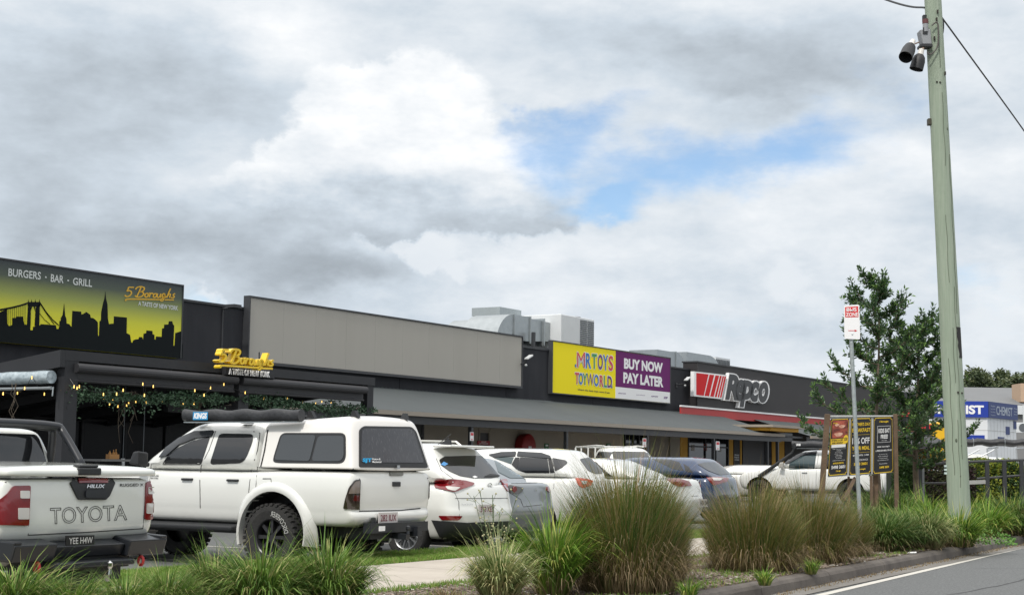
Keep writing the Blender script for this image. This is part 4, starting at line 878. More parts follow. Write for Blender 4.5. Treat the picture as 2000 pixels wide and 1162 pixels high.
class Car:
    def __init__(s, name, label, cat, loc, heading=0, group='cars parked nose in beside the verge'):
        s.root = thing(name, label, cat, loc, math.radians(148.5+heading), group)
        s.M = Matrix.Translation(Vector(loc)) @ Matrix.Rotation(math.radians(148.5+heading), 4, 'Z'); s.Mi = s.M.inverted(); s.vs = []; s.fs = []; s.mi = []
    def solid(s, levels, sub=1, cuts=(), mi=0):
        v, f = loft(levels); v, f, m_ = mesh_of(v, f, sub, cuts); o = len(s.vs); s.vs += v; s.fs += [tuple(i+o for i in q) for q in f]; s.mi += [1 if q else mi for q in m_]
    def finish(s, mats, name='body'):
        me = bpy.data.meshes.new(name); me.from_pydata([tuple(v) for v in s.vs], [], s.fs)
        for m_ in mats: me.materials.append(m_)
        me.polygons.foreach_set('material_index', s.mi); me.polygons.foreach_set('use_smooth', [True]*len(me.polygons)); me.update(); me.set_sharp_from_angle(angle=math.radians(42))
        s.body = link(name, me, s.root); s.bvh = BVHTree.FromPolygons(s.vs, s.fs); s.w = max(v[1] for v in s.vs)
    def hit(s, px, py, plane=None):
        o = s.Mi @ Vector((0, 0, CH)); d_ = (s.Mi.to_3x3() @ ray(px, py)).normalized(); h = s.bvh.ray_cast(o, d_)
        if h[0] is not None and plane is None: return h[0]
        if plane == 'rear' or (plane is None and abs(d_.x) > .8): return o+d_*((0-o.x)/d_.x)
        return o+d_*((s.w-o.y)/d_.y)
    def cast(s, a, b, mode):
        if mode == 'side': o, d_ = Vector((a, 4, b)), Vector((0, -1, 0))
        elif mode == 'rear': o, d_ = Vector((-4, a, b)), Vector((1, 0, 0))
        elif mode == 'front': o, d_ = Vector((9, a, b)), Vector((-1, 0, 0))
        else: o, d_ = Vector((a, b, 5)), Vector((0, 0, -1))
        h = s.bvh.ray_cast(o, d_)
        if h[0] is None or (h[0]-o).length > (5.2 if mode == 'side' else 8) and mode != 'top':
            h = s.bvh.find_nearest(o+d_*(4-s.w*.95 if mode == 'side' else 4))
        n_ = h[1]
        if n_.dot(d_) > 0: n_ = -n_
        return h[0], n_
    def patch(s, P, mode, off=.006, dens=.09, both=False, mb=None):
        bm = bmesh.new(); f = bm.faces.new([bm.verts.new((p[0], p[1], 0)) for p in P]); bmesh.ops.triangulate(bm, faces=[f])
        for _ in range(5):
            e_ = [e for e in bm.edges if e.calc_length() > dens]
            if not e_: break
            bmesh.ops.subdivide_edges(bm, edges=e_, cuts=1); bmesh.ops.triangulate(bm, faces=[q for q in bm.faces if len(q.verts) > 3])
        bm.verts.ensure_lookup_table(); n_ = len(bm.verts); tops = []; nr = []
        for v in bm.verts: p, q = s.cast(v.co.x, v.co.y, mode); tops.append(p+q*off); nr.append(p-q*.004)
        fs = [tuple(v.index for v in q.verts) for q in bm.faces]; be = [(e.verts[0].index, e.verts[1].index) for e in bm.edges if e.is_boundary]; bm.free()
        mb = mb or MB()
        bs = sorted({i for e in be for i in e}); mp = {i: n_+k for k, i in enumerate(bs)}
        vs = tops+[nr[i] for i in bs]; fs = fs+[(a, b, mp[b], mp[a]) for a, b in be]
        mb.add(vs, fs)
        if both: mb.add([(v[0], -v[1], v[2]) for v in vs], [q[::-1] for q in fs])
        return mb
    def pix(s, P, mode):
        out = []
        for x, y in P:
            h = s.hit(x, y); out.append((h.x, h.z) if mode == 'side' else (h.y, h.z) if mode == 'rear' else (h.x, h.y))
        return out
    def raycast(s, px, py):
        o = s.Mi @ Vector((0, 0, CH)); d_ = (s.Mi.to_3x3() @ ray(px, py)).normalized(); h = s.bvh.ray_cast(o, d_)
        if h[0] is None:
            best = None; D_ = (s.Mi @ Vector((0, 0, CH))).length
            for k in range(60):
                q = s.bvh.find_nearest(o+d_*(D_-2+k*.13))
                if q[0] is not None and (best is None or q[3] < best[3]): best = q
            h = best
        n_ = h[1]
        if n_.dot(d_) > 0: n_ = -n_
        return h[0], n_
    def patchpx(s, P, off, rr):
        D_ = (s.Mi @ Vector((0, 0, CH))).length; ppm = 3000/D_
        P = rpol(P, rr*ppm) if rr else P; old = s.cast; s.cast = lambda a, b, m_: s.raycast(a, b)
        mb = s.patch(P, 'side', off, .055*ppm); s.cast = old; return mb
    def decal(s, name, P, mode, m_, off=.010, rr=.03, both=False, parent=None, px=False, label=None, dens=.06):
        if px:
            for k in ((0, 1) if both else (0,)):
                mb = s.patchpx(P, off, rr)
                if k: mb.v = [(v[0], -v[1], v[2]) for v in mb.v]
                o = mb.build(name, m_, parent or s.root, smooth=True, angle=35)
            return o
        P = rpol(P, rr) if rr else P
        o = None
        for k in ((0, 1) if both else (0,)):
            mb = s.patch(P, mode, off, dens)
            if k:
                mb.v = [(v[0], -v[1], v[2]) for v in mb.v]
            o = mb.build(name, m_, parent or s.root, smooth=True, angle=35)
            if label: o['label'] = label
        return o
    def line(s, P, mode, r_=.005, both=False, px=False, close=False, mb=None):
        if close: P = list(P)+[P[0]]
        Q = []; st = .1*3000/(s.Mi @ Vector((0, 0, CH))).length if px else .1
        for a, b in zip(P[:-1], P[1:]):
            n_ = max(1, int(math.hypot(b[0]-a[0], b[1]-a[1])/st))
            for j in range(n_): t = j/n_; Q.append((a[0]+(b[0]-a[0])*t, a[1]+(b[1]-a[1])*t))
        Q.append(P[-1]); pts = [s.raycast(a, b)[0] if px else s.cast(a, b, mode)[0] for a, b in Q]; mb = mb or Lines(); mb.tube(pts, r_, 5)
        if both: mb.tube([(p[0], -p[1], p[2]) for p in pts], r_, 5)
        return mb
    def text(s, txt, q, mode, m_, off=.01, name='lettering', parent=None, flip=False, px=True, **k):
        """q: the four photo points of the text box: bottom left, bottom right, top right, top left"""
        def fn(a, b, t):
            u = (q[0][0]*(1-a)+q[1][0]*a)*(1-b)+(q[3][0]*(1-a)+q[2][0]*a)*b; v = (q[0][1]*(1-a)+q[1][1]*a)*(1-b)+(q[3][1]*(1-a)+q[2][1]*a)*b
            p, n_ = s.raycast(u, v) if px else s.cast(u, v, mode); return p+n_*off
        return put_text(MB(), txt, fn, **k).build(name, m_, parent or s.root)
    def wheel(s, x, y, r_, wd, rimm, spokes=10, rr=.62, knob=0, side=1):
        T = MB(); cx, cy, cz_ = x, y, r_; k = 40
        def fn(a, b, h): return (cx+a, cy+side*h, cz_+b)
        T.lathe([(r_*rr, -wd*.42), (r_*.80, -wd*.5), (r_*.93, -wd*.49), (r_*.985, -wd*.40), (r_, -wd*.2), (r_, wd*.2), (r_*.985, wd*.40), (r_*.93, wd*.49), (r_*.80, wd*.5), (r_*rr, wd*.42)], k, fn)
        if knob:
            for i in range(34):
                for row, (h0, h1) in enumerate(((-wd*.51, -wd*.30), (-wd*.25, -wd*.02), (wd*.02, wd*.25), (wd*.30, wd*.51))):
                    a0 = 2*PI*(i+.5*(row % 2))/34; a1 = a0+2*PI*.6/34; r0 = r_*.96; r1 = r_+knob
                    T.hexa([fn(r_q*math.cos(a), r_q*math.sin(a), h) for r_q in (r0, r1) for a, h in ((a0, h0), (a1, h0), (a1, h1), (a0, h1))])
        wroot = empty('wheel'); wroot.parent = s.root
        T.build('tyre', TYR, wroot, smooth=not knob, angle=40 if not knob else None)
        R = MB(); R.lathe([(r_*rr, wd*.43), (r_*rr*.95, wd*.40), (r_*rr*.92, wd*.30), (r_*rr*.90, -.0), (.001, -.02)], 32, fn)
        R.lathe([(.001, wd*.27), (r_*.13, wd*.27), (r_*.15, wd*.2), (r_*.16, .0)], 16, fn)
        for i in range(spokes):
            a = 2*PI*i/spokes; hw = .55*PI/spokes if spokes < 9 else .34*PI/spokes
            R.hexa([fn(q*math.cos(a+e_), q*math.sin(a+e_), h) for h in (.02, wd*.32) for q, e_ in ((r_*.13, -hw*1.6), (r_*rr*.93, -hw*.5), (r_*rr*.93, hw*.5), (r_*.13, hw*1.6))])
        R.build('rim', rimm, wroot, smooth=True, angle=30); return wroot
    def wheels(s, xa, xb, yy, r_, wd, rimm, **k):
        for x in (xa, xb):
            for sd in (1, -1): s.wheel(x, sd*yy, r_, wd, rimm, side=sd, **k)
    def mirrors(s, x, z, m_, col=None):
        for sd in (1, -1):
            y = sd*(s.w+.02); L = MB(); L.hexa([(x-.06, y, z-.08), (x+.10, y, z-.06), (x+.12, y+sd*.19, z-.05), (x-.07, y+sd*.2, z-.07), (x-.06, y, z+.10), (x+.06, y, z+.10), (x+.05, y+sd*.18, z+.11), (x-.07, y+sd*.2, z+.12)])
            L.box(x-.0, x+.08, y-sd*.10, y+sd*.02, z-.09, z-.03); L.build('mirror', m_, s.root, bevel=.02)
    def handles(s, xs, z, m_):
        for x in xs:
            for sd in (1, -1):
                p, n_ = s.cast(x, z, 'side'); y = p.y*sd; L = MB(); L.hexa([(x-.10, y-sd*.01, z-.014), (x+.10, y-sd*.01, z-.014), (x+.09, y+sd*.035, z-.012), (x-.09, y+sd*.035, z-.012), (x-.10, y-sd*.01, z+.018), (x+.10, y-sd*.01, z+.018), (x+.09, y+sd*.035, z+.014), (x-.09, y+sd*.035, z+.014)])
                L.build('door_handle', m_, s.root, bevel=.008)
def belt(z, w_, xr, xf, **k): return dict(z=z, w=w_, xr=xr, xf=xf, **k)
def flatpx(car, q, x):
    """corners where photo points meet the plane x = const of the car: (y, z) list"""
    o = car.Mi @ Vector((0, 0, CH)); out = []
    for px, py in q: d_ = car.Mi.to_3x3() @ ray(px, py); p = o+d_*((x-o.x)/d_.x); out.append((p.y, p.z))
    return out
def plate(car, q, txt, bg, fg, off=.02):
    """number plate as its own part, characters as sub-part"""
    cx = sum(p[0] for p in q)/4; cy = sum(p[1] for p in q)/4; x = min(car.raycast(px*.8+cx*.2, py*.8+cy*.2)[0].x for px, py in q)-off; P = flatpx(car, q, x)
    L = MB(); L.add([(a, y, z) for a in (x, x+.012) for y, z in P], [(0, 1, 2, 3), (0, 1, 5, 4), (1, 2, 6, 5), (2, 3, 7, 6), (3, 0, 4, 7)]); b = L.build('number_plate', bg, car.root)
    L = MB(); put_text(L, txt, lambda a, t, d_: (x-.004, P[0][0]+(P[1][0]-P[0][0])*(.08+.84*a), P[0][1]+(P[3][1]-P[0][1])*(.2+.6*t)), bold=.01); L.build('plate_characters', fg, b)
    return b
def cabin(zb, zr, xr0, xr1, xf0, xf1, wb, wr, crown=.03, cr=.12, cf=.3):
    """greenhouse: base ring at belt, sides lean in, roof crowned"""
    L = []
    for t, e_ in ((0, 0), (.45, 0), (.85, .03), (.97, .10)):
        z = zb+(zr-zb)*t; x0 = xr0+(xr1-xr0)*t; x1 = xf0+(xf1-xf0)*t; w_ = wb+(wr-wb)*(t**1.35)
        L.append(belt(z, w_-e_*.6, x0+e_*.15, x1-e_*.3, cr=cr, cf=cf, bf=.14))
    L.append(belt(zr+.005, (wr-.06)*.8, xr1+.12, xf1-.15, cr=cr, cf=cf, bf=.12)); L.append(belt(zr+crown, (wr-.06)*.35, xr1+.3, xf1-.4, cr=cr, cf=cf))
    return L
# scaled-down vision of each crop used to read photo points
def Z(ox, oy, s_): return lambda *P: [(ox+x*s_, oy+y*s_) for x, y in P]
# ================================================================ THE CARS
def rearpos(px, D, dz=0): t = atD(px, 900, D); return Vector((t.x, t.y, dz))
# ---------------- pearl white ute with hard lid (far left)
c = Car('ute', 'pearl white ute with flat hard lid and black steel bumper at the left edge', 'ute', rearpos(170, 13.6))
hood = [(3.5, 1.24), (3.9, 1.22), (4.7, 1.12), (5.25, .98)]
lo = [belt(.44, .80, .35, 5.0), belt(.50, .86, .25, 5.15), belt(.66, .895, .10, 5.25), belt(.72, .90, .0, 5.28, cr=.07), belt(.95, .905, .0, 5.28, cr=.06), belt([(3.6, 1.12), (5.3, .9)], .895, 0, 5.25, cr=.06), belt([(.9, 1.185), (1.3, 1.14), (3.4, 1.15)]+[(a, b-.03) for a, b in hood], .87, .01, 5.2, cr=.06), belt([(.9, 1.20), (1.3, 1.16), (3.4, 1.17)]+hood, .83, .03, 5.1, cr=.06), belt([(.9, 1.21), (1.3, 1.17), (3.4, 1.18)]+[(a, b+.015) for a, b in hood], .5, .1, 4.95)]
c.solid(lo, 2, [(1.23, .40, .50, .55, 1.2), (1.23, .40, .50, -1.2, -.55), (4.3, .40, .50, .55, 1.2), (4.3, .40, .50, -1.2, -.55)])
c.solid(cabin(1.12, 1.655, 1.22, 1.28, 3.65, 2.65, .862, .67), 2)
c.finish([P_PEARL, BPL])
# hard lid: own part
v, f = loft([belt(1.222, .86, -.035, 1.19, cr=.06), belt(1.235, .875, -.05, 1.2, cr=.06), belt(1.28, .875, -.05, 1.2, cr=.06), belt([(-.1, 1.30), (.5, 1.315), (1.6, 1.315)], .84, -.01, 1.18, cr=.06), belt([(-.1, 1.315), (.6, 1.345), (1.6, 1.355)], .5, .08, 1.1)])
v, f, _ = mesh_of(v, f, 2); L = MB().add(v, f); lid = L.build('hard_lid', P_PEARL, c.root, smooth=True, angle=40)
L = MB().box(-.062, -.02, -.12, .14, 1.235, 1.30); L.box(-.045, .05, -.10, .12, 1.30, 1.325); L.build('lid_latch', BPL, lid, bevel=.012)
z2 = Z(0, 760, .34596)
c.decal('tailgate_garnish', z2((391, 530), (415, 493), (612, 493), (643, 530), (612, 600), (590, 623), (440, 623), (428, 605)), 'rear', BPL, .02, .01, px=True)
c.decal('brake_light', z2((433, 513), (600, 513), (598, 530), (436, 530)), 'rear', REDL, .028, .003, px=True)
c.text('HILUX', z2((477, 557), (578, 557), (580, 539), (479, 539)), 'rear', CHROME, .03, 'lettering', bold=.03, shear=.15)
c.decal('tailgate_handle', z2((470, 568), (592, 568), (592, 612), (470, 612)), 'rear', BSAT, .035, .02, px=True)
c.text('RUGGED X', z2((674, 549), (808, 547), (808, 530), (674, 533)), 'rear', BPL, .008, 'lettering', bold=.02)
c.text('TOYOTA', z2((284, 762), (717, 737), (714, 650), (281, 668)), 'rear', SEAM, .004, 'outline_lettering', outline=.014)
sm = c.line(z2((163, 500), (166, 600), (158, 822)), 'rear', px=True); c.line(z2((822, 485), (820, 600), (806, 785)), 'rear', px=True, mb=sm); c.line(z2((158, 822), (480, 806), (806, 785)), 'rear', px=True, mb=sm)
c.line([(0.01, 1.20), (1.55, 1.20)], 'side', .008, True, mb=sm); c.line([(1.6, .6), (1.6, 1.2)], 'side', .008, True, mb=sm); c.line([(2.6, .6), (2.6, 1.2)], 'side', .006, True, mb=sm); c.line([(3.55, .6), (3.6, 1.2)], 'side', .006, True, mb=sm); sm.build('panel_gap', SEAM, c.root)
tl = c.decal('tail_light', z2((820, 522), (857, 522), (880, 548), (883, 690), (850, 735), (811, 735)), 'rear', REDL, .016, .02, px=True)
c.decal('lens', z2((828, 552), (858, 552), (860, 590), (828, 590)), 'rear', CLRL, .022, .01, px=True, parent=tl); c.decal('lens', z2((820, 642), (856, 642), (852, 700), (818, 700)), 'rear', CLRL, .022, .01, px=True, parent=tl)
tl = c.decal('tail_light', z2((-60, 690), (-20, 640), (45, 580), (70, 545), (168, 543), (158, 768), (-60, 762)), 'rear', REDL, .016, .02, px=True)
c.decal('lens', z2((108, 572), (160, 572), (160, 615), (108, 615)), 'rear', CLRL, .022, .01, px=True, parent=tl); c.decal('lens', z2((96, 668), (158, 668), (156, 732), (96, 732)), 'rear', CLRL, .022, .01, px=True, parent=tl)
# angular black bumper
L = MB()
def cham(L, y0, y1, x0, z0, z1, sx=.08):
    L.hexa([(x0+.05, y0, z0), (x0+.05, y1, z0), (.12, y1, z0), (.12, y0, z0), (x0, y0, z1-.05), (x0, y1, z1-.05), (.12, y1, z1), (.12, y0, z1)])
cham(L, -.88, -.42, -.15, .52, .71); cham(L, .42, .88, -.15, .52, .71); cham(L, -.415, .415, -.09, .53, .68)
L.hexa([(-.18, -.45, .45), (-.18, .45, .45), (.1, .45, .45), (.1, -.45, .45), (-.18, -.45, .50), (-.18, .45, .50), (.1, .45, .51), (.1, -.45, .51)])
for sd in (1, -1): L.hexa([(-.10, sd*.883, .53), (.45, sd*.92, .54), (.45, sd*.8, .54), (-.10, sd*.8, .53), (-.145, sd*.883, .69), (.45, sd*.93, .71), (.45, sd*.8, .71), (-.145, sd*.8, .69)])
bmp = L.build('rear_bumper', BSAT, c.root, bevel=.012)
for sd in (1, -1):
    L = MB(); L.tube([(-.10+.03*math.cos(a), sd*.60, .47+.04*math.sin(a)) for a in [2*PI*i/10 for i in range(11)]], .014, 6); L.build('recovery_hook', mat('hook_red', (.3, .015, .015), .5), bmp)
L = MB(); L.beam((.2, 0, .38), (-.30, 0, .36), .07, .06); L.lathe([(.001, .0), (.02, .0), (.015, .05), (.025, .07), (.025, .10), (.001, .12)], 10, lambda x, y, h: (-.33+x, y, .39+h)); L.build('tow_bar', CHROME, bmp)
L = MB()
L.box(.0, 4.9, -.55, .55, .42, .6); L.box(.15, .25, -.6, .6, .3, .45); L.build('chassis', BPL, c.root)
for sd in (1, -1): MB().box(.72, .74, sd*.62, sd*.88, .22, .52).build('mud_flap', BPL, c.root)
plate(c, z2((374, 886), (533, 882), (533, 822), (374, 826)), 'YEE H4W', BLK, mat('plate_silver', (.5, .5, .48), .4), off=.12)
c.decal('side_badge_panel', [(.36, .98), (1.0, .98), (1.0, 1.16), (.30, 1.16)], 'side', BPL, .005, .02, both=True)
# cab glass and sports bar
c.decal('rear_window', [(-.69, 1.30), (.69, 1.30), (.59, 1.60), (-.59, 1.60)], 'rear', CGL, .006, .06)
c.decal('side_window', [(1.6, 1.26), (2.35, 1.26), (2.35, 1.58), (1.7, 1.58)], 'side', CGL, .006, .05, both=True); c.decal('side_window', [(2.42, 1.26), (3.2, 1.26), (2.85, 1.57), (2.42, 1.58)], 'side', CGL, .006, .05, both=True)
L = MB()
for x in (1.10, 1.20):
    P = [(x-.26, -.74, 1.30), (x-.02, -.70, 1.62), (x+.02, -.60, 1.685), (x+.03, 0, 1.70), (x+.02, .60, 1.685), (x-.02, .70, 1.62), (x-.26, .74, 1.30)]
    if x == 1.20: P = [(x+.1, -.74, 1.30), (x+.03, -.70, 1.62), (x+.02, -.60, 1.675), (x+.03, 0, 1.69), (x+.02, .60, 1.675), (x+.03, .70, 1.62), (x+.1, .74, 1.30)]
    L.tube(catmull(P, 4), .038, 8)
L.build('sports_bar', BSAT, c.root, smooth=True)
c.mirrors(3.3, 1.26, BPL); c.wheels(1.23, 4.3, .76, .39, .26, RIMB, spokes=6)
# ---------------- white lifted ute with canopy
c = Car('ute', 'white lifted ute with rear canopy and mud tyres, rolled awning on its roof', 'ute', rearpos(772, 19.75), 0)
hood = [(3.75, 1.245), (4.1, 1.24), (4.9, 1.14), (5.25, 1.0)]
top = [(1.50, 1.255), (1.66, 1.225), (3.5, 1.225)]
lo = [belt(.55, .76, .25, 5.0), belt(.60, .84, -.02, 5.15, cr=.1), belt(.74, .86, -.02, 5.22, cr=.08), belt(.76, .865, .02, 5.25, cr=.08), belt(.86, .885, .0, 5.26, cr=.09), belt([(0, 1.02), (3, 1.04), (5.2, .95)], .895, .0, 5.25, cr=.09), belt([(0, 1.14), (3, 1.16), (5.2, .98)], .885, .0, 5.22, cr=.09), belt([(a, b-.045) for a, b in top+hood], .872, .01, 5.18, cr=.08), belt(top+hood, .84, .03, 5.1, cr=.08), belt([(a, b+.012) for a, b in top+hood], .5, .1, 4.95)]
c.solid(lo, 2, [(1.25, .46, .53, .5, 1.2), (1.25, .46, .53, -1.2, -.5), (4.34, .46, .53, .5, 1.2), (4.34, .46, .53, -1.2, -.5)])
c.solid(cabin(1.16, 1.875, 1.61, 1.67, 4.05, 3.02, .872, .63, .025), 2)
c.solid([belt(1.268, .862, -.01, 1.57, cr=.05, cf=.03, bf=0), belt(1.30, .862, -.01, 1.57, cr=.05, cf=.03, bf=0), belt(1.33, .852, -.005, 1.57, cr=.05, cf=.04, bf=0), belt([(0, 1.74), (1.6, 1.70)], .775, .10, 1.57, cr=.06, cf=.04, bf=0), belt([(0, 1.88), (.3, 1.89), (1.6, 1.82)], .735, .155, 1.57, cr=.06, cf=.04, bf=0), belt([(0, 1.93), (.3, 1.945), (1.6, 1.875)], .66, .19, 1.55, cr=.06, cf=.04, bf=0), belt([(0, 1.955), (.3, 1.965), (1.6, 1.89)], .3, .3, 1.5, bf=0)], 2, mi=2)
c.finish([P_WHITE, BPL, paint('canopy_gelcoat', (.72, .70, .665), .4)])
z4 = Z(240, 780, .32874); z3 = Z(340, 660, .26)
W = dict(px=True)
c.decal('front_window', z4((232, 388), (262, 340), (330, 285), (420, 245), (520, 222), (465, 388)), 'side', CGL, .006, .03, both=True, **W)
c.decal('rear_door_window', z4((516, 385), (575, 202), (776, 205), (772, 250), (735, 345), (705, 378)), 'side', CGL, .006, .05, both=True, **W)
wn_ = c.decal('canopy_window', z3((742, 930), (752, 880), (805, 712), (1290, 712), (1292, 900), (1265, 942), (790, 938)), 'side', BPL, .006, .07, both=True, **W)
c.decal('window_pane', z3((758, 915), (768, 875), (815, 728), (1068, 730), (1020, 925)), 'side', mat('grey_tinted_glass', (.05, .055, .06), .06, spec=.7), .013, .04, both=False, parent=wn_, **W)
c.decal('window_pane', z3((1036, 925), (1086, 735), (1278, 735), (1278, 890), (1255, 925)), 'side', MATS['grey_tinted_glass'], .013, .05, parent=wn_, **W)
rw = c.decal('canopy_rear_window', z3((1388, 970), (1388, 690), (1420, 662), (1780, 668), (1815, 705), (1905, 975)), 'rear', BPL, .012, .03, **W)
wet = mat('wet_tinted_glass', (.04, .04, .046), .12, spec=.6)
nt = wet.node_tree; b_ = nt.nodes['Principled BSDF']; tcw = nt.nodes['Texture Coordinate']; mpw = nd('ShaderNodeMapping', nt); mpw.inputs['Scale'].default_value = (1, 36, 5); mpw.inputs['Rotation'].default_value = (math.radians(6), 0, 0); lk(tcw.outputs['Object'], mpw.inputs[0], nt)
nw = nd('ShaderNodeTexNoise', nt); nw.inputs['Scale'].default_value = 2.2; nw.inputs['Detail'].default_value = 3; lk(mpw.outputs[0], nw.inputs['Vector'], nt); rw_ = nd('ShaderNodeMapRange', nt); lk(nw.outputs['Fac'], rw_.inputs[0], nt); rw_.inputs[1].default_value = .58; rw_.inputs[2].default_value = .75
mw = nd('ShaderNodeMix', nt, data_type='RGBA'); lk(rw_.outputs[0], mw.inputs[0], nt); mw.inputs[6].default_value = (.035, .035, .04, 1); mw.inputs[7].default_value = (.12, .12, .13, 1); lk(mw.outputs[2], b_.inputs['Base Color'], nt)
c.decal('window_pane', z3((1398, 935), (1402, 700), (1425, 682), (1770, 684), (1798, 712), (1872, 938)), 'rear', wet, .018, .03, parent=rw, **W)
c.text('SJT', z3((1407, 941), (1475, 941), (1475, 905), (1407, 905)), 'rear', mat('sticker_blue', (.01, .32, .62), .5), .022, 'lettering', rw, bold=.05)
c.text('Kustom &', z3((1480, 918), (1540, 918), (1540, 904), (1480, 904)), 'rear', WHT, .022, 'lettering', rw, bold=.02); c.text('Mechanical', z3((1480, 939), (1547, 939), (1547, 925), (1480, 925)), 'rear', WHT, .022, 'lettering', rw, bold=.02)
L = MB(); p, n_ = c.cast(-.05, 1.32, 'rear'); L.box(p.x-.05, p.x+.0, -.03, .03, p.z-.025, p.z+.02); L.build('canopy_lock', CHROME, rw)
h = c.pix(z4((1345, 640), (1403, 652), (1410, 475), (1370, 478)), 'rear')
dl = mat('dark_red_lens', (.07, .006, .006), .12, coat=1); gl_ = mat('dark_clear_lens', (.16, .13, .11), .15, coat=1)
tl = c.decal('tail_light', z4((1409, 473), (1376, 477), (1343, 520), (1322, 590), (1311, 648), (1402, 653)), 'rear', SMK, .014, .02, **W)
c.decal('lens', z4((1402, 482), (1380, 486), (1352, 525), (1340, 560), (1402, 556)), 'rear', gl_, .019, .01, parent=tl, **W); c.decal('lens', z4((1402, 568), (1372, 568), (1364, 602), (1400, 602)), 'rear', dl, .019, .01, parent=tl, **W)
tl = c.decal('tail_light', z4((1820, 462), (1838, 466), (1846, 480), (1843, 600), (1832, 628), (1814, 626)), 'rear', SMK, .014, .01, **W)
c.decal('tailgate_badge', z4((1583, 453), (1583, 433), (1660, 433), (1660, 453)), 'rear', mat('badge_grey', (.16, .16, .14), .5), .02, .01, **W)
c.decal('tailgate_handle', z4((1600, 516), (1600, 488), (1645, 488), (1645, 516)), 'rear', BPL, .015, .01, **W)
sm = c.line(z4((1406, 425), (1406, 655)), 'rear', .006, **W); c.line(z4((1403, 662), (1640, 658), (1822, 640)), 'rear', .008, px=True, mb=sm); c.line([(.02, 1.262), (1.56, 1.262)], 'side', .010, True, mb=sm)
c.line(z4((800, 400), (792, 500), (770, 700), (775, 760)), 'side', .005, True, px=True, mb=sm)
c.line(z4((820, 398), (843, 300), (862, 180)), 'side', .012, True, px=True, mb=sm)
for P in (z4((466, 390), (458, 480), (460, 640), (478, 720)), z4((552, 188), (512, 300), (466, 390)), z4((775, 190), (815, 200), (800, 300), (762, 420), (738, 640), (712, 735)), z4((478, 718), (712, 735)), z4((168, 385), (160, 500), (172, 705)), z4((172, 706), (478, 719)), z4((832, 470), (880, 470), (884, 510), (850, 545), (826, 545))): c.line(P, 'side', .0065, True, px=True, mb=sm)
sm.build('panel_gap', SEAM, c.root)
c.text('HILUX', z4((163, 457), (216, 459), (216, 449), (163, 447)), 'side', BLK, .008, bold=.02); c.text('SR5 D4D', z4((166, 470), (212, 472), (212, 464), (166, 462)), 'side', BLK, .008, bold=.02)
c.handles([2.72, 1.93], 1.115, BPL); c.mirrors(3.48, 1.36, BPL)
# window visor on the front door
c.decal('window_visor', z4((222, 345), (262, 292), (340, 235), (430, 195), (545, 188), (528, 222), (440, 232), (340, 272), (262, 338)), 'side', mat('smoked_visor', (.03, .033, .037), .15), .03, .01, both=True, **W)
# wheel arch flare, rear and front
def flare(c, x, z, r0, r1, out, a0, a1, m_, zmax=9):
    for sd in (1, -1):
        L = MB(); n_ = 30; vs = []
        for i in range(n_+1):
            a = math.radians(a0+(a1-a0)*i/n_); ca, sa = math.cos(a), math.sin(a)
            P0 = c.cast(x+r1*ca, z+r1*sa, 'side')[0]; y0 = P0.y
            vs += [(x+r0*ca, sd*(y0-.12), z+r0*sa), (x+r0*ca, sd*(c.w-.02+out), z+r0*sa), (x+(r0+.03)*ca, sd*(c.w-.01+out), z+(r0+.03)*sa), (x+(r0*.3+r1*.7)*ca, sd*(y0+out*.75), z+(r0*.3+r1*.7)*sa), (x+r1*ca, sd*(y0+.01), z+r1*sa), (x+(r1+.005)*ca, sd*(y0-.02), z+(r1+.005)*sa)]
        L.add(vs, [(6*i+j, 6*i+j+1, 6*i+7+j, 6*i+6+j) for i in range(n_) for j in range(5)]); L.build('wheel_arch_flare', m_, c.root, smooth=True, angle=50)
flare(c, 1.25, .46, .53, .645, .05, -16, 194, P_WHITE); flare(c, 4.34, .46, .53, .645, .05, 5, 175, P_WHITE)
L = MB()
for sd in (1, -1): L.hexa([(1.85, sd*.80, .47), (3.75, sd*.80, .47), (3.75, sd*.98, .47), (1.85, sd*.98, .47), (1.85, sd*.80, .56), (3.75, sd*.80, .56), (3.75, sd*.99, .53), (1.85, sd*.99, .53)])
for q in (1.9, 3.6): L.beam((q, -.9, .5), (q, .9, .5), .06, .06)
L.build('side_step', BPL, c.root, bevel=.02)
L = MB(); L.box(.0, 4.9, -.5, .5, .42, .56); L.tube([(1.25, -.8, .44), (1.25, .8, .44)], .07, 8); L.box(1.1, 1.4, -.16, .16, .3, .56); L.build('chassis', BPL, c.root)
L = MB(); L.box(-.10, .02, -.62, .62, .50, .62); L.box(-.16, .0, -.40, -.30, .44, .56); L.beam((.1, 0, .46), (-.22, 0, .44), .08, .07); L.lathe([(.001, .0), (.022, .0), (.016, .04), (.027, .06), (.027, .09), (.001, .11)], 10, lambda x, y, h: (-.22+x, y, .48+h)); tb = L.build('tow_bar', BSAT, c.root)
MB().box(-.112, -.101, .34, .46, .525, .585).build('sticker', WHT, tb)
plate(c, z4((1521, 737), (1632, 733), (1634, 668), (1523, 671)), '282 IUX', PLW, PLM, off=.03)
L = MB(); L.box(-.035, -.02, .43, .52, .60, .69); L.build('socket', BPL, c.root, bevel=.01)
c.wheels(1.25, 4.34, .80, .415, .31, RIMB, spokes=8, rr=.56, knob=.012)
L = MB(); wx, wy, wz = 1.25, .962, .415
tv, tf, _ = text_mesh('DISCOVERER', bold=.0)
L.add([(wx+.30*math.cos(math.radians(168-72*a))*(1+.22*(b-.5)), wy+.003, wz+.30*math.sin(math.radians(168-72*a))*(1+.22*(b-.5))) for a, b, z in tv], tf)
# mirrored so it reads from outside
L.v = [(2*wx-(x) if False else x, y, z) for x, y, z in L.v]
L.build('tyre_lettering', mat('tyre_white', (.45, .45, .43), .7), c.root)
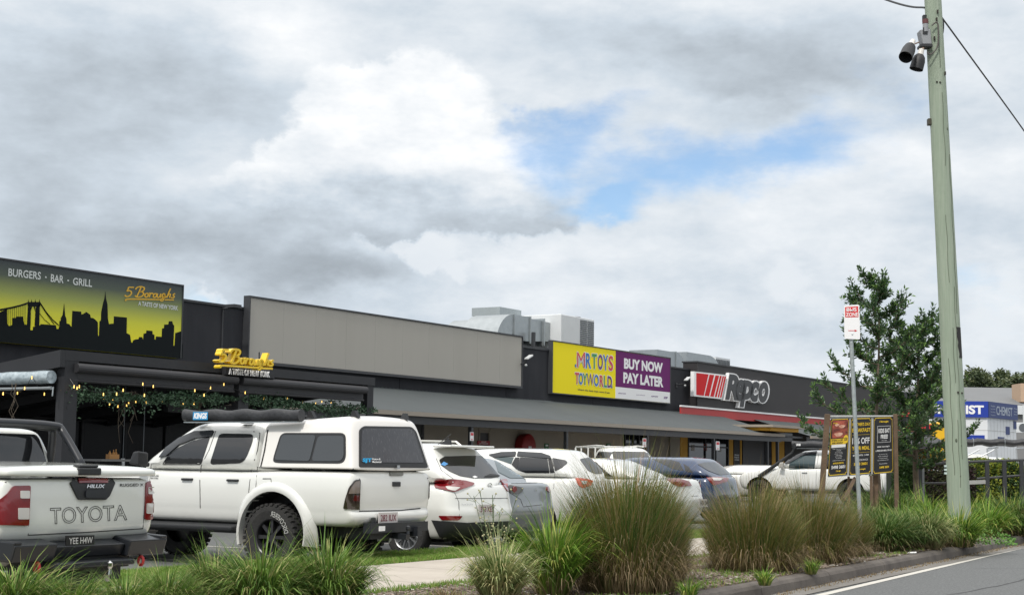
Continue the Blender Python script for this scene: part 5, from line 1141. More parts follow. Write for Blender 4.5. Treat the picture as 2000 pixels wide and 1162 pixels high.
# roof rails, crossbars, awning bag
L = MB()
for x in (1.98, 2.78): L.tube([(x, -.72, 1.985), (x, .72, 1.985)], .018, 8)
for x in (1.98, 2.78):
    for sd in (1, -1): L.hexa([(x-.09, sd*.56, 1.86), (x+.09, sd*.56, 1.86), (x+.09, sd*.62, 1.86), (x-.09, sd*.62, 1.86), (x-.04, sd*.60, 1.975), (x+.04, sd*.60, 1.975), (x+.04, sd*.68, 1.975), (x-.04, sd*.68, 1.975)])
L.build('roof_rack', BPL, c.root)
L = MB()
for x in (.25, .95):
    for sd in (1, -1): L.hexa([(x-.06, sd*.5, 1.93), (x+.06, sd*.5, 1.93), (x+.06, sd*.56, 1.93), (x-.06, sd*.56, 1.93), (x-.02, sd*.52, 2.02), (x+.02, sd*.52, 2.02), (x+.02, sd*.58, 2.02), (x-.02, sd*.58, 2.02)]); L.build('rack_foot', BPL, c.root); L = MB()
# rolled awning: a separate item strapped to the rack
BAGM = mat('awning_bag_vinyl', (.022, .023, .026), .5, bump=(14, .6))
def awning_bag(label, mtx_loc, rz, x0, x1, y, z, r_, word, wcol, wx0, wx1):
    t_ = thing('rolled_awning', label, 'awning', mtx_loc, rz); L = MB(); n_ = 26; pts = []; rs = []
    R2 = random.Random(4); vs = []; k = 14
    for i in range(n_+1):
        x = x0+(x1-x0)*i/n_
        for j in range(k):
            a = 2*PI*j/k; sq = 1+.10*abs(math.sin(2*a)); rr_ = r_*sq*(1+R2.uniform(-.03, .03))*(1.0 if 0 < i < n_ else 1.03)
            vs.append((x, y+rr_*math.cos(a)*.9, z+rr_*math.sin(a)-.012*math.sin(i*.9)))
    L.add(vs, [(i*k+j, i*k+(j+1) % k, (i+1)*k+(j+1) % k, (i+1)*k+j) for i in range(n_) for j in range(k)]+[tuple(range(k)), tuple(n_*k+j for j in range(k))])
    L.build('vinyl_bag', BAGM, t_, smooth=True, angle=50)
    MB().box(x0+.03, x1-.03, y-.06, y+.06, z-r_*1.05-.012, z-r_*1.05+.0).build('mounting_rail', GALV, t_)
    if word:
        o = MB().box(wx0, wx1, y+r_*.96, y+r_*.985, z-.055, z+.05).build('logo_patch', wcol[0], t_)
        L = MB(); put_text(L, word, lambda a, b, t: (wx1+(wx0-wx1)*(.05+.9*a), y+r_*.99, z-.04+.078*b), bold=.05, shear=.2); L.build('lettering', wcol[1], o)
    return t_
ab0 = c.Mi
def bagx(car, px, py, y):     # where a photo point meets the vertical plane y = const of a car's frame
    o = car.Mi @ Vector((0, 0, CH)); d_ = car.Mi.to_3x3() @ ray(px, py); p = o+d_*((y-o.y)/d_.y); return p.x, p.z
xa, za = bagx(c, 589, 812, .80); xb, zb2 = bagx(c, 362, 811, .80)
wxa = bagx(c, 400, 811, .93)[0]; wxb = bagx(c, 371, 811, .93)[0]
ute2 = c
awning_bag('rolled black vinyl awning with blue logo patch along the roof of the white lifted ute', c.root.location, c.root.rotation_euler.z, xa, xb, .80, (za+zb2)/2, .075, 'KINGS', (mat('patch_blue', (.02, .25, .50), .5), WHT), wxa, wxb)
# ---------------- generic builders for the rest
def suv(name, label, cat, loc, paintm, Ln, hw, zbelt, zroof, rk=(.15, .55), heading=0, ground=.2, cat_parts=True, wheel_r=.34, spoiler=True, hood_=None, roofx=(.55, .0), fw=(.78, .55), gl=CGL, rim=RIMS, dz=0, clad=True, wb=(.19, .80), group='cars parked nose in beside the verge', crown=.03):
    c = Car(name, label, cat, loc, heading, group)
    h = hood_ or [(Ln*.70, zbelt), (Ln*.78, zbelt-.02), (Ln*.93, zbelt-.14), (Ln, zbelt-.30)]
    hz = lambda d_: [(a, b-d_) for a, b in h]
    lo = [belt(ground, hw-.10, .30, Ln-.25, cf=.4), belt(ground+.05, hw-.05, .10, Ln-.08, cr=.25, cf=.45, bf=.2, br=.08), belt(ground+.20, hw-.02, .01, Ln, cr=.25, cf=.45, bf=.22, br=.09), belt(ground+.42, hw, .0, Ln, cr=.25, cf=.45, bf=.22, br=.09),
          belt([(0, zbelt-.33), (Ln*.7, zbelt-.33), (Ln, zbelt-.45)], hw, .04, Ln-.02, cr=.25, cf=.45, bf=.25, br=.09), belt(hz(.16), hw-.01, .07, Ln-.06, cr=.22, cf=.45, bf=.25, br=.08), belt(hz(.04), hw-.04, .10, Ln-.12, cr=.22, cf=.45, bf=.25, br=.08), belt(hz(0), hw-.09, .14, Ln-.2, cr=.2, cf=.4, bf=.25, br=.08), belt(hz(-.03), (hw-.1)*.55, .2, Ln-.35, bf=.2)]
    xw0, xw1 = Ln*wb[0], Ln*wb[1]; R_ = wheel_r+.06
    c.solid(lo, 2, [(xw0, wheel_r, R_, hw-.3, hw+.3), (xw0, wheel_r, R_, -hw-.3, -hw+.3), (xw1, wheel_r, R_, hw-.3, hw+.3), (xw1, wheel_r, R_, -hw-.3, -hw+.3)])
    c.solid(cabin(zbelt-.05, zroof-crown, rk[0], rk[1], Ln*fw[0], Ln*fw[1], hw-.045, hw-.27, crown, cr=.22), 2)
    c.finish([paintm, BPL]); c.Ln = Ln
    c.wheels(xw0, xw1, hw-.12, wheel_r, .22, rim, spokes=10); L = MB().box(.4, Ln-.5, -hw+.35, hw-.35, ground-.03, ground+.1); L.build('chassis', BPL, c.root)
    return c
# ---------------- white SUV with red tail lights
c = suv('parked_suv', 'white compact SUV with long red tail lights, spoiler and shark fin beside the lifted ute', 'car', rearpos(957, 22.7), P_WHITE, 4.47, .925, 1.06, 1.67, rk=(.10, .62), ground=.27, fw=(.80, .60))
z5 = Z(800, 820, .25816)
c.decal('rear_window', z5((222, 302), (262, 277), (420, 272), (566, 272), (584, 300), (640, 365), (686, 425), (620, 441), (480, 440), (380, 423), (300, 388), (240, 345)), 'rear', CGL, .008, .02, **W)
c.decal('tail_light', z5((185, 455), (300, 448), (420, 462), (487, 480), (480, 495), (420, 515), (335, 545), (260, 530), (190, 512)), 'rear', REDL, .018, .02, **W)
c.decal('tail_light', z5((690, 450), (735, 450), (748, 490), (740, 545), (700, 490)), 'rear', REDL, .018, .02, **W)
c.decal('reversing_light', z5((268, 508), (380, 512), (335, 538), (285, 528)), 'rear', CLRL, .023, .02, **W)
c.decal('reflector', z5((218, 722), (398, 725), (370, 757), (245, 755)), 'rear', REDL, .012, .02, **W)
c.decal('bumper_cladding', z5((165, 750), (205, 815), (350, 818), (440, 775), (770, 762), (775, 905), (500, 925), (250, 930)), 'rear', BPL, .012, .02, **W)
plate(c, z5((527, 710), (642, 706), (638, 636), (523, 640)), '310 XE5', PLW, PLM)
c.text('TUCSON', z5((390, 645), (475, 643), (475, 632), (388, 634)), 'rear', CHROME, .01, shear=.2)
L = MB(); p, n_ = c.raycast(*z5((603, 500))[0]); P = [p+n_*.012+Vector((0, .06*math.cos(a), .038*math.sin(a))) for a in [2*PI*i/16 for i in range(17)]]; L.tube(P, .006, 5); L.tube([p+n_*.012+Vector((0, .025, .03)), p+n_*.012+Vector((0, .03, -.03))], .006, 5); L.tube([p+n_*.012+Vector((0, -.03, .03)), p+n_*.012+Vector((0, -.025, -.03))], .006, 5); L.tube([p+n_*.012+Vector((0, .025, -.005)), p+n_*.012+Vector((0, -.028, .005))], .006, 5); L.build('emblem', CHROME, c.root)
sm = c.line(z5((340, 548), (372, 620), (376, 725), (398, 728)), 'rear', .005, **W); c.line(z5((345, 592), (560, 592), (740, 590)), 'rear', .005, px=True, mb=sm); c.line(z5((200, 290), (240, 380), (330, 445)), 'rear', .005, px=True, mb=sm); sm.build('panel_gap', SEAM, c.root)
L = MB(); L.box(.30, .62, -.60, .60, 1.60, 1.635); L.build('roof_spoiler', P_WHITE, c.root, bevel=.012)
L = MB(); L.tube([(.80, .03, 1.64), (.72, .03, 1.74)], .012, 6); L.hexa([(.68, -.0, 1.64), (.92, -.0, 1.64), (.92, .05, 1.64), (.68, .05, 1.64), (.68, .01, 1.72), (.74, .01, 1.72), (.74, .04, 1.72), (.68, .04, 1.72)]); L.tube([(.80, .2, 1.64), (.55, .22, 1.80)], .006, 5); L.build('roof_aerial', BPL, c.root)
L = MB()
for sd in (1, -1): L.tube([(.9, sd*.60, 1.63), (1.0, sd*.60, 1.70), (2.4, sd*.60, 1.72), (2.7, sd*.60, 1.66)], .018, 6)
L.build('roof_rail', mat('rail_silver', (.45, .45, .42), .4, metal=.5), c.root)
c.decal('rear_wiper', z5((560, 432), (600, 412), (685, 420), (670, 432)), 'rear', BPL, .02, .003, **W)
c.decal('blue_sticker', z5((232, 340), (255, 318), (288, 335), (262, 350)), 'rear', mat('sticker_light_blue', (.1, .3, .6), .5), .014, .005, **W); c.decal('small_sticker', z5((470, 432), (490, 424), (512, 434), (490, 441)), 'rear', WHT, .014, .005, **W)
c.decal('side_window', [(1.0, 1.10), (3.1, 1.10), (2.75, 1.52), (1.25, 1.56)], 'side', CGL, .006, .05, both=True); c.mirrors(3.05, 1.12, P_WHITE)
# ---------------- silver sedan
c = suv('parked_sedan', 'silver grey sedan with round tail lights between two white SUVs', 'car', rearpos(1048, 25.8), P_SILVER, 4.55, .88, 1.04, 1.49, rk=(.40, 1.15), ground=.24, fw=(.80, .62))
c.decal('rear_window', z5((640, 300), (700, 303), (790, 345), (905, 440), (760, 440), (670, 395)), 'rear', CGL2, .008, .02, **W)
c.decal('tail_light', z5((692, 455), (715, 447), (738, 452), (742, 490), (732, 545), (700, 480)), 'side', REDL, .012, .02, **W)
tl = c.decal('tail_light', z5((745, 497), (760, 493), (858, 512), (850, 545), (815, 560), (760, 553), (740, 530)), 'rear', SMK, .012, .01, **W)
p = c.raycast(*z5((790, 528))[0])[0]; L = MB(); L.lathe([(.001, 0), (.06, 0), (.065, .01)], 16, lambda a, b, h: (p.x-.022+h, p.y+a, p.z+b)); L.build('lamp_ring', REDL, tl)
tl = c.decal('tail_light', z5((1028, 530), (1040, 480), (1075, 478), (1080, 530), (1060, 548)), 'rear', REDL, .012, .01, **W)
sm = c.line(z5((770, 480), (905, 478), (1050, 470)), 'rear', .006, **W); c.line(z5((775, 560), (840, 600), (860, 655), (1000, 640)), 'rear', .005, px=True, mb=sm); sm.build('panel_gap', SEAM, c.root)
L = MB(); p = c.raycast(*z5((950, 528))[0])[0]
for a in (90, 210, 330): q = math.radians(a); L.add([(p.x-.015, p.y, p.z), (p.x-.015, p.y+.02*math.cos(q-.5), p.z+.02*math.sin(q-.5)+.0), (p.x-.015, p.y+.042*math.cos(q), p.z+.042*math.sin(q)), (p.x-.015, p.y+.02*math.cos(q+.5), p.z+.02*math.sin(q+.5))], [(0, 1, 2, 3)])
L.build('emblem', CHROME, c.root)
c.decal('side_window', [(1.2, 1.05), (3.2, 1.05), (2.75, 1.36), (1.65, 1.38)], 'side', CGL, .006, .05, both=True); c.mirrors(3.1, 1.08, P_SILVER)
# ---------------- second white SUV with window visors
c = suv('parked_suv', 'white SUV with smoked window visors and orange-red tail lights behind the tall grass', 'car', rearpos(1172, 29.2, .01), P_WHITE, 4.45, .90, 1.10, 1.66, rk=(.12, .62), ground=.27, fw=(.82, .60))
c.decal('rear_window', z5((1285, 295), (1410, 275), (1515, 280), (1570, 355), (1575, 400), (1405, 408), (1350, 385)), 'rear', CGL, .008, .03, **W)
c.decal('tail_light', z5((1252, 440), (1340, 446), (1385, 460), (1370, 495), (1310, 515), (1280, 500)), 'rear', mat('orange_red_lens', (.55, .04, .01), .12, coat=1), .014, .02, **W)
c.decal('reversing_light', z5((1290, 462), (1340, 462), (1330, 485), (1300, 485)), 'rear', CLRL, .02, .01, **W)
c.decal('spoiler_light', z5((1405, 256), (1470, 256), (1470, 268), (1405, 268)), 'rear', REDL, .012, .004, **W)
c.decal('front_side_window', z5((640, 290), (700, 282), (790, 282), (770, 335)), 'side', CGL2, .006, .01, both=True, **W)
c.decal('rear_door_window', z5((812, 375), (835, 282), (1045, 295), (1060, 400), (885, 402)), 'side', CGL, .006, .02, both=True, **W)
c.decal('quarter_window', z5((1080, 285), (1180, 305), (1196, 325), (1150, 365), (1100, 388)), 'side', CGL, .006, .03, both=True, **W)
c.decal('window_visor', z5((815, 275), (822, 243), (1000, 252), (1068, 275), (1072, 295)), 'side', MATS['smoked_visor'], .025, .01, both=True, **W); c.decal('window_visor', z5((600, 265), (700, 246), (808, 244), (800, 275), (640, 285)), 'side', MATS['smoked_visor'], .025, .01, both=True, **W)
c.decal('door_pillar', z5((772, 338), (800, 284), (832, 284), (812, 375)), 'side', BPL, .008, .005, both=True, **W); c.decal('door_pillar', z5((1048, 297), (1074, 290), (1098, 396), (1064, 400)), 'side', BPL, .008, .005, both=True, **W)
c.line(z5((1078, 290), (1100, 400), (1090, 520)), 'side', .005, **W).build('panel_gap', SEAM, c.root)
c.mirrors(3.2, 1.15, P_WHITE)
# ---------------- white sedan with boot spoiler
z6 = Z(1180, 820, .25822)
c = suv('parked_sedan', 'white sedan with black boot lip spoiler and red tail lights beside the blue hatchback', 'car', rearpos(1350, 32.3, .04), P_WHITE, 4.85, .93, 1.04, 1.475, rk=(.65, 1.65), ground=.2, fw=(.78, .62))
c.decal('rear_window', z6((200, 295), (300, 287), (380, 290), (520, 345), (600, 400), (420, 400), (330, 365)), 'rear', CGL, .008, .03, **W)
c.decal('tail_light', z6((465, 445), (560, 443), (640, 465), (662, 497), (560, 505), (520, 485)), 'rear', REDL, .014, .02, **W); c.decal('tail_light', z6((768, 440), (790, 455), (790, 495), (772, 490)), 'rear', REDL, .014, .01, **W)
c.decal('boot_spoiler', z6((555, 412), (600, 403), (745, 398), (755, 405), (660, 412)), 'rear', BPL, .03, .003, **W)
L = MB(); p = c.raycast(*z6((722, 470))[0])[0]; L.tube([(p.x-.012, p.y+.055*math.cos(a), p.z+.06*math.sin(a)) for a in [2*PI*i/14 for i in range(15)]], .008, 5); L.build('emblem', CHROME, c.root)
sm = c.line(z6((662, 575), (700, 573), (780, 568)), 'rear', .006, **W); sm.build('panel_gap', SEAM, c.root)
plate(c, z6((722, 657), (785, 655), (778, 598), (716, 598)), 'HSV 04', PLW, BLK); c.mirrors(3.3, 1.08, P_WHITE)
c.decal('side_window', [(1.4, 1.08), (3.4, 1.08), (2.9, 1.38), (1.9, 1.39)], 'side', CGL, .006, .05, both=True)
# ---------------- blue hatchback
c = suv('parked_hatchback', 'dark blue hatchback with red tail lights parked right of the white sedan', 'car', rearpos(1427, 36, .07), P_BLUE, 4.3, .89, 1.03, 1.50, rk=(.12, .62), ground=.22, fw=(.82, .60))
c.decal('rear_window', z6((705, 335), (760, 320), (935, 318), (985, 365), (1018, 405), (870, 415), (790, 385)), 'rear', CGL, .008, .02, **W)
c.decal('spoiler_light', z6((852, 303), (925, 303), (925, 311), (852, 311)), 'rear', REDL, .012, .003, **W)
c.decal('tail_light', z6((768, 430), (870, 432), (940, 440), (930, 465), (885, 478), (825, 495), (800, 470)), 'rear', REDL, .014, .02, **W); c.decal('reversing_light', z6((815, 440), (900, 442), (870, 458), (825, 458)), 'rear', CLRL, .02, .01, **W)
c.decal('side_window', z6((360, 292), (500, 300), (570, 320), (605, 385), (520, 370)), 'side', CGL, .006, .02, both=True, **W); c.decal('quarter_window', z6((598, 328), (640, 355), (675, 398), (618, 392)), 'side', CGL, .006, .02, both=True, **W); c.mirrors(3.0, 1.07, P_BLUE)
# ---------------- white / silver ute side-on behind the poster board
c = Car('ute', 'white ute with black snorkel and black awning roll behind the poster board', 'ute', rearpos(1744, 51.5, .12), 3)
hood = [(3.75, 1.20), (4.1, 1.18), (4.8, 1.10), (5.2, .95)]
c.solid([belt(.45, .82, .25, 5.0), belt(.50, .90, .05, 5.15), belt(.80, .92, .0, 5.25), belt([(3.4, 1.10), (5.2, .9)], .92, 0, 5.2), belt([(3.4, 1.17)]+[(a, b-.03) for a, b in hood], .88, .02, 5.15), belt([(3.4, 1.20)]+hood, .84, .03, 5.1), belt([(3.4, 1.215)]+[(a, b+.01) for a, b in hood], .5, .1, 4.95)], 2, [(1.2, .42, .48, .6, 1.2), (1.2, .42, .48, -1.2, -.6), (4.35, .42, .48, .6, 1.2), (4.35, .42, .48, -1.2, -.6)])
c.solid(cabin(1.13, 1.80, 1.58, 1.66, 4.0, 3.0, .885, .66), 2)
c.solid([belt(1.20, .84, .0, 1.55, cf=.04, bf=0), belt(1.5, .8, .2, 1.55, cf=.04, bf=0), belt(1.78, .7, .55, 1.55, cf=.04, bf=0), belt(1.82, .4, .7, 1.5, cf=.04, bf=0)], 2)
c.finish([P_WHITE, BPL])
c.decal('front_window', z6((1395, 375), (1400, 330), (1490, 275), (1605, 258), (1590, 370)), 'side', CGL2, .006, .03, both=True, **W)
c.decal('window_visor', z6((1368, 330), (1420, 285), (1500, 250), (1612, 238), (1605, 258), (1500, 272), (1400, 328)), 'side', MATS['smoked_visor'], .03, .01, both=True, **W)
c.decal('rear_door_window', z6((1635, 370), (1648, 260), (1800, 260), (1790, 370)), 'side', CGL, .006, .03, both=True, **W)
c.line(z6((1625, 240), (1605, 380), (1600, 560)), 'side', .006, **W).build('panel_gap', SEAM, c.root)
c.handles([2.75], 1.06, CHROME); c.mirrors(3.5, 1.28, mat('mirror_silver', (.5, .48, .44), .3, metal=.4)); c.wheels(1.2, 4.35, .8, .40, .26, RIMB, spokes=6)
L = MB(); w1 = c.w
Ps = [bagx(c, *p, .93) for p in z6((1170, 428), (1290, 345), (1420, 252), (1440, 215))]
L.tube([(x, .93, z) for x, z in Ps], [.07, .06, .05, .045], 8); L.tube([(Ps[-1][0], .93, Ps[-1][1]), (Ps[-1][0]-.02, .93, Ps[-1][1]+.16)], .07, 8); L.build('snorkel', BPL, c.root)
L = MB(); L.tube([(2.0, -.7, 1.90), (2.0, .72, 1.90)], .02, 6); L.tube([(2.9, -.7, 1.90), (2.9, .72, 1.90)], .02, 6); L.build('roof_rack', BPL, c.root)
xa = bagx(c, 1700, 866, .85)[0]; xb, zb2 = bagx(c, 1548, 868, .85); wa_ = bagx(c, *z6((1490, 188))[0], .95)[0]; wb_ = bagx(c, *z6((1438, 188))[0], .95)[0]
awning_bag('long black awning roll on the roof of the white ute behind the poster board', c.root.location, c.root.rotation_euler.z, xa, xb, .85, zb2, .115, 'ARB', (BLK, WHT), wa_, wb_)
# ---------------- white ute with tray rack, far row
c = Car('ute', 'small distant white ute with white ladder rack seen over the car roofs', 'ute', rearpos(1150, 44.5, .1), 28)
c.root.rotation_euler.z = math.radians(286); c.M = Matrix.Translation(c.root.location) @ Matrix.Rotation(c.root.rotation_euler.z, 4, 'Z'); c.Mi = c.M.inverted()
c.solid([belt(.45, .80, .25, 4.9), belt(.6, .88, .0, 5.0), belt([(3.4, 1.05), (5, .85)], .88, 0, 5.0), belt([(3.6, 1.08), (5.0, .95)], .82, .05, 4.9), belt([(3.6, 1.1), (5.0, .97)], .4, .1, 4.8)], 1)
c.solid(cabin(1.04, 1.72, 2.3, 2.4, 4.1, 3.3, .8, .62), 2); c.finish([P_WHITE, BPL])
c.decal('side_window', [(2.55, 1.12), (3.7, 1.12), (3.35, 1.6), (2.65, 1.62)], 'side', CGL, .006, .04, both=True); c.decal('rear_window', [(-.55, 1.2), (.55, 1.2), (.45, 1.6), (-.45, 1.6)], 'rear', CGL, .006, .04); c.decal('windscreen', [(-.6, 1.15), (.6, 1.15), (.48, 1.62), (-.48, 1.62)], 'front', CGL, .006, .04)
L = MB()
for sd in (1, -1):
    L.tube([(.6, sd*.62, 1.1), (.6, sd*.60, 1.74), (2.4, sd*.60, 1.78), (2.9, sd*.56, 1.76)], .025, 6)
    for x in (1.1, 1.7, 2.3): L.tube([(x, sd*.62, 1.1), (x, sd*.60, 1.75)], .022, 6)
for x in (.6, 1.1, 1.7, 2.3): L.tube([(x, -.60, 1.75), (x, .60, 1.75)], .022, 6)
L.build('ladder_rack', P_WHITE, c.root); c.wheels(1.0, 4.1, .76, .36, .22, RIMB, spokes=6)
# ================================================================ VEGETATION
def grassmat(name, a, b, tip=None, rough=.6):
    """a, b: the two blade colours picked per blade; tip: dry colour on some blades"""
    M = bpy.data.materials.new(name); M.use_nodes = True; nt = M.node_tree; p = nt.nodes['Principled BSDF']; p.inputs['Roughness'].default_value = rough; p.inputs['Specular IOR Level'].default_value = .3
    g = nd('ShaderNodeNewGeometry', nt); r = nd('ShaderNodeValToRGB', nt); lk(g.outputs['Random Per Island'], r.inputs[0], nt); e = r.color_ramp.elements
    e[0].color = (*a, 1); e[1].position = .75; e[1].color = (*b, 1)
    if tip: k = e.new(.88); k.color = (*tip, 1)
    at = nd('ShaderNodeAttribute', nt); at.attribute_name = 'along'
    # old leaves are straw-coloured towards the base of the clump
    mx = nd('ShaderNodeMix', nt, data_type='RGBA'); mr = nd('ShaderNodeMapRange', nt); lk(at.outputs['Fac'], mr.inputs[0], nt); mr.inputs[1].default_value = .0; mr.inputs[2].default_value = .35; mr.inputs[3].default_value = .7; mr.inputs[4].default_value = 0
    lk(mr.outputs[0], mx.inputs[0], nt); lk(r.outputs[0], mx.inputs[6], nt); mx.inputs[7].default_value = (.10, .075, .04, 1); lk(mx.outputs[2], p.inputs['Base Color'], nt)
    tr = nd('ShaderNodeBsdfTranslucent', nt); lk(mx.outputs[2], tr.inputs[0], nt); ms = nd('ShaderNodeMixShader', nt); ms.inputs[0].default_value = .3; lk(p.outputs[0], ms.inputs[1], nt); lk(tr.outputs[0], ms.inputs[2], nt)
    lk(ms.outputs[0], nt.nodes['Material Output'].inputs[0], nt); return M
G_GREEN = grassmat('lomandra_green', (.045, .11, .018), (.19, .31, .055), (.38, .36, .15))
G_BRIGHT = grassmat('lomandra_bright', (.085, .20, .02), (.19, .32, .04), (.45, .46, .12))
G_DARK = grassmat('lomandra_dark', (.045, .10, .02), (.10, .17, .035), (.25, .26, .10))
G_PALE = grassmat('pale_variegated_blades', (.20, .27, .10), (.46, .47, .22), (.58, .50, .26))
G_BROWN = grassmat('olive_brown_blades', (.075, .10, .02), (.24, .20, .055), (.40, .29, .16))
G_DRY = grassmat('dry_blades', (.16, .12, .06), (.27, .20, .11), (.36, .28, .17))
G_LAWN = grassmat('lawn_blades', (.11, .23, .03), (.20, .32, .055), (.30, .30, .11))
def blades(n_, R_, H_, seed, spread=1.0, droop=.5, wd=.007, base=.35, segs=5, lean0=.05, dome=.12):
    r = random.Random(seed); vs = []; fs = []; al = []
    for i in range(n_):
        az = r.uniform(0, 2*PI); q = math.sqrt(r.random()); rb = base*R_*q
        x, y = rb*math.cos(az), rb*math.sin(az); az += r.gauss(0, .35)
        L_ = H_*r.uniform(.55, 1.12)*(1.0-dome*q**2)*(1+.13*math.sin(3*az+seed)+.09*math.sin(8*az+2*seed)); lean = lean0+spread*(.15+.85*q)*r.uniform(.5, 1.15)*R_/H_; g_ = droop*r.uniform(.3, 1.5)
        w_ = wd*r.uniform(.7, 1.3); tw = az+PI/2+r.gauss(0, .5); sx, sy = math.cos(tw), math.sin(tw)
        an = lean*.55; px, py, pz = x, y, 0.0; o = len(vs); st = L_/segs
        for k in range(segs+1):
            t = k/segs; ww = w_*(1-t**2.2)*.5+.0004
            vs.append((px-sx*ww, py-sy*ww, pz)); vs.append((px+sx*ww, py+sy*ww, pz)); al += [t, t]
            an2 = min(an+g_*t*t*1.5, 2.5); px += math.cos(az)*math.sin(an2)*st; py += math.sin(az)*math.sin(an2)*st; pz = max(.005, pz+math.cos(an2)*st); an += lean*.12
        for k in range(segs): fs.append((o+2*k, o+2*k+1, o+2*k+3, o+2*k+2))
    return vs, fs, al
def clump_mesh(name, layers):
    V_, F_, A_, MI = [], [], [], []; mats = []
    for m_, kw in layers:
        v, f, a = blades(**kw); o = len(V_); V_ += v; F_ += [tuple(i+o for i in q) for q in f]; A_ += a
        if m_ not in mats: mats.append(m_)
        MI += [mats.index(m_)]*len(f)
    me = bpy.data.meshes.new(name); me.from_pydata(V_, [], F_)
    for m_ in mats: me.materials.append(m_)
    me.polygons.foreach_set('material_index', MI); at = me.attributes.new('along', 'FLOAT', 'POINT'); at.data.foreach_set('value', A_); me.update(); return me
def big_clump(seed, R_, H_, n_=5200, brown=.6):
    return clump_mesh('grass_clump', [(G_BROWN, dict(n_=int(n_*brown), R_=R_, H_=H_, seed=seed, spread=.80, droop=.55, wd=.008, base=.72, dome=.38)), (G_DARK, dict(n_=int(n_*(1-brown)), R_=R_, H_=H_*.95, seed=seed+1, spread=.85, droop=.5, wd=.009, base=.70, dome=.35)),
            (G_DRY, dict(n_=int(n_*.20), R_=R_*1.1, H_=H_*.72, seed=seed+2, spread=1.2, droop=1.5, wd=.008, base=.75, dome=.3)), (G_BROWN, dict(n_=int(n_*.14), R_=R_*1.1, H_=H_*.85, seed=seed+5, spread=1.5, droop=1.0, wd=.008, base=.6, dome=.3)), (G_DRY, dict(n_=110, R_=R_, H_=H_*1.12, seed=seed+3, spread=.9, droop=.3, wd=.006, base=.6))])
def lom(seed, R_, H_, m_, n_=1500, wd=.011):
    return clump_mesh('grass_clump', [(m_, dict(n_=int(n_*.55), R_=R_, H_=H_, seed=seed, spread=1.1, droop=1.25, wd=wd*1.5, base=.35)), (G_DARK, dict(n_=int(n_*.25), R_=R_*.9, H_=H_*.9, seed=seed+4, spread=1.0, droop=.8, wd=wd*1.2, base=.35)), (m_, dict(n_=int(n_*.05), R_=R_, H_=H_*1.15, seed=seed+6, spread=.8, droop=.5, wd=wd, base=.35)), (G_DRY, dict(n_=n_//12, R_=R_, H_=H_*.6, seed=seed+9, spread=1.3, droop=1.4, wd=wd*.8, base=.4))])
def plant(me, label, loc, rz=0, s_=(1, 1, 1), cat='grass clump', group='strap-leaved clumps in the roadside bed', name='tussock_plant'):
    o = link(name, me); o.location = loc; o.rotation_euler = (0, 0, rz); o.scale = s_; tag(o, label, cat, group); return o
ZB = .145
def gp(px, D, z=ZB): t = atD(px, 900, D); return Vector((t.x, t.y, z))
bigA = big_clump(11, .75, 1.32, 6500, .55); bigB = big_clump(31, .85, 1.10, 5600, .7)
plant(bigA, 'tallest olive-brown grass clump, in the middle of the roadside bed', gp(1226, 15.3), .4, (.80, .80, 1.03))
plant(bigA, 'tall green-tinged grass clump just behind the tallest olive-brown clump', gp(1268, 16.8), 2.1, (.62, .62, .84))
plant(bigB, 'rounded olive-brown grass clump right of the concrete path gap', gp(1470, 18.6), .0, (.76, .76, 1.04))
plant(bigB, 'loose brown grass clump left of the bus sign pole', gp(1575, 20.4), 1.7, (.78, .78, 1.02))
plant(bigB, 'drooping dry brown grass clump touching the bus sign pole', gp(1632, 21.9), 3.0, (.62, .62, .72))
lA = lom(41, .62, .62, G_GREEN, 1900, .010); lB = lom(43, .42, .85, G_BRIGHT, 1700, .011); lC = lom(47, .42, .62, G_PALE, 1500, .010); lD = lom(53, .62, .72, G_DARK, 2000, .011); lE = lom(59, .55, .60, G_BRIGHT, 1700, .011)
plant(lC, 'pale variegated grass clump at the corner of the concrete path', gp(978, 14.0), 0, (.95, .95, 1.0))
plant(lB, 'bright green upright grass clump left of the tallest olive-brown clump', gp(1083, 14.8), .5, (1.0, 1.0, 1.0))
# front left: broad green clumps under the lifted ute
plant(lA, 'broad green grass clump in front of the lifted ute rear wheel', gp(648, 13.4), 0, (.95, .95, 1.10)); plant(lA, 'green grass clump left of the one below the lifted ute rear wheel', gp(520, 13.0), 1.2, (1.0, 1.0, 1.0)); plant(lA, 'low green grass clump at the left end of the one before the lifted ute', gp(425, 13.3), 2.5, (.75, .75, .9))
plant(lA, 'green grass clump at the bottom left corner of the bed', gp(40, 12.0), .7, (1.1, 1.1, .85)); plant(lA, 'small green grass clump below the tow bar of the pearl white ute', gp(150, 11.9), 3.7, (.8, .8, .62)); plant(lA, 'sparse green grass clump between the two white utes', gp(255, 12.3), 4.4, (.7, .7, .62)); plant(lA, 'thin grass clump right of the sparse one between the two white utes', gp(335, 12.6), 5.2, (.65, .65, .72))
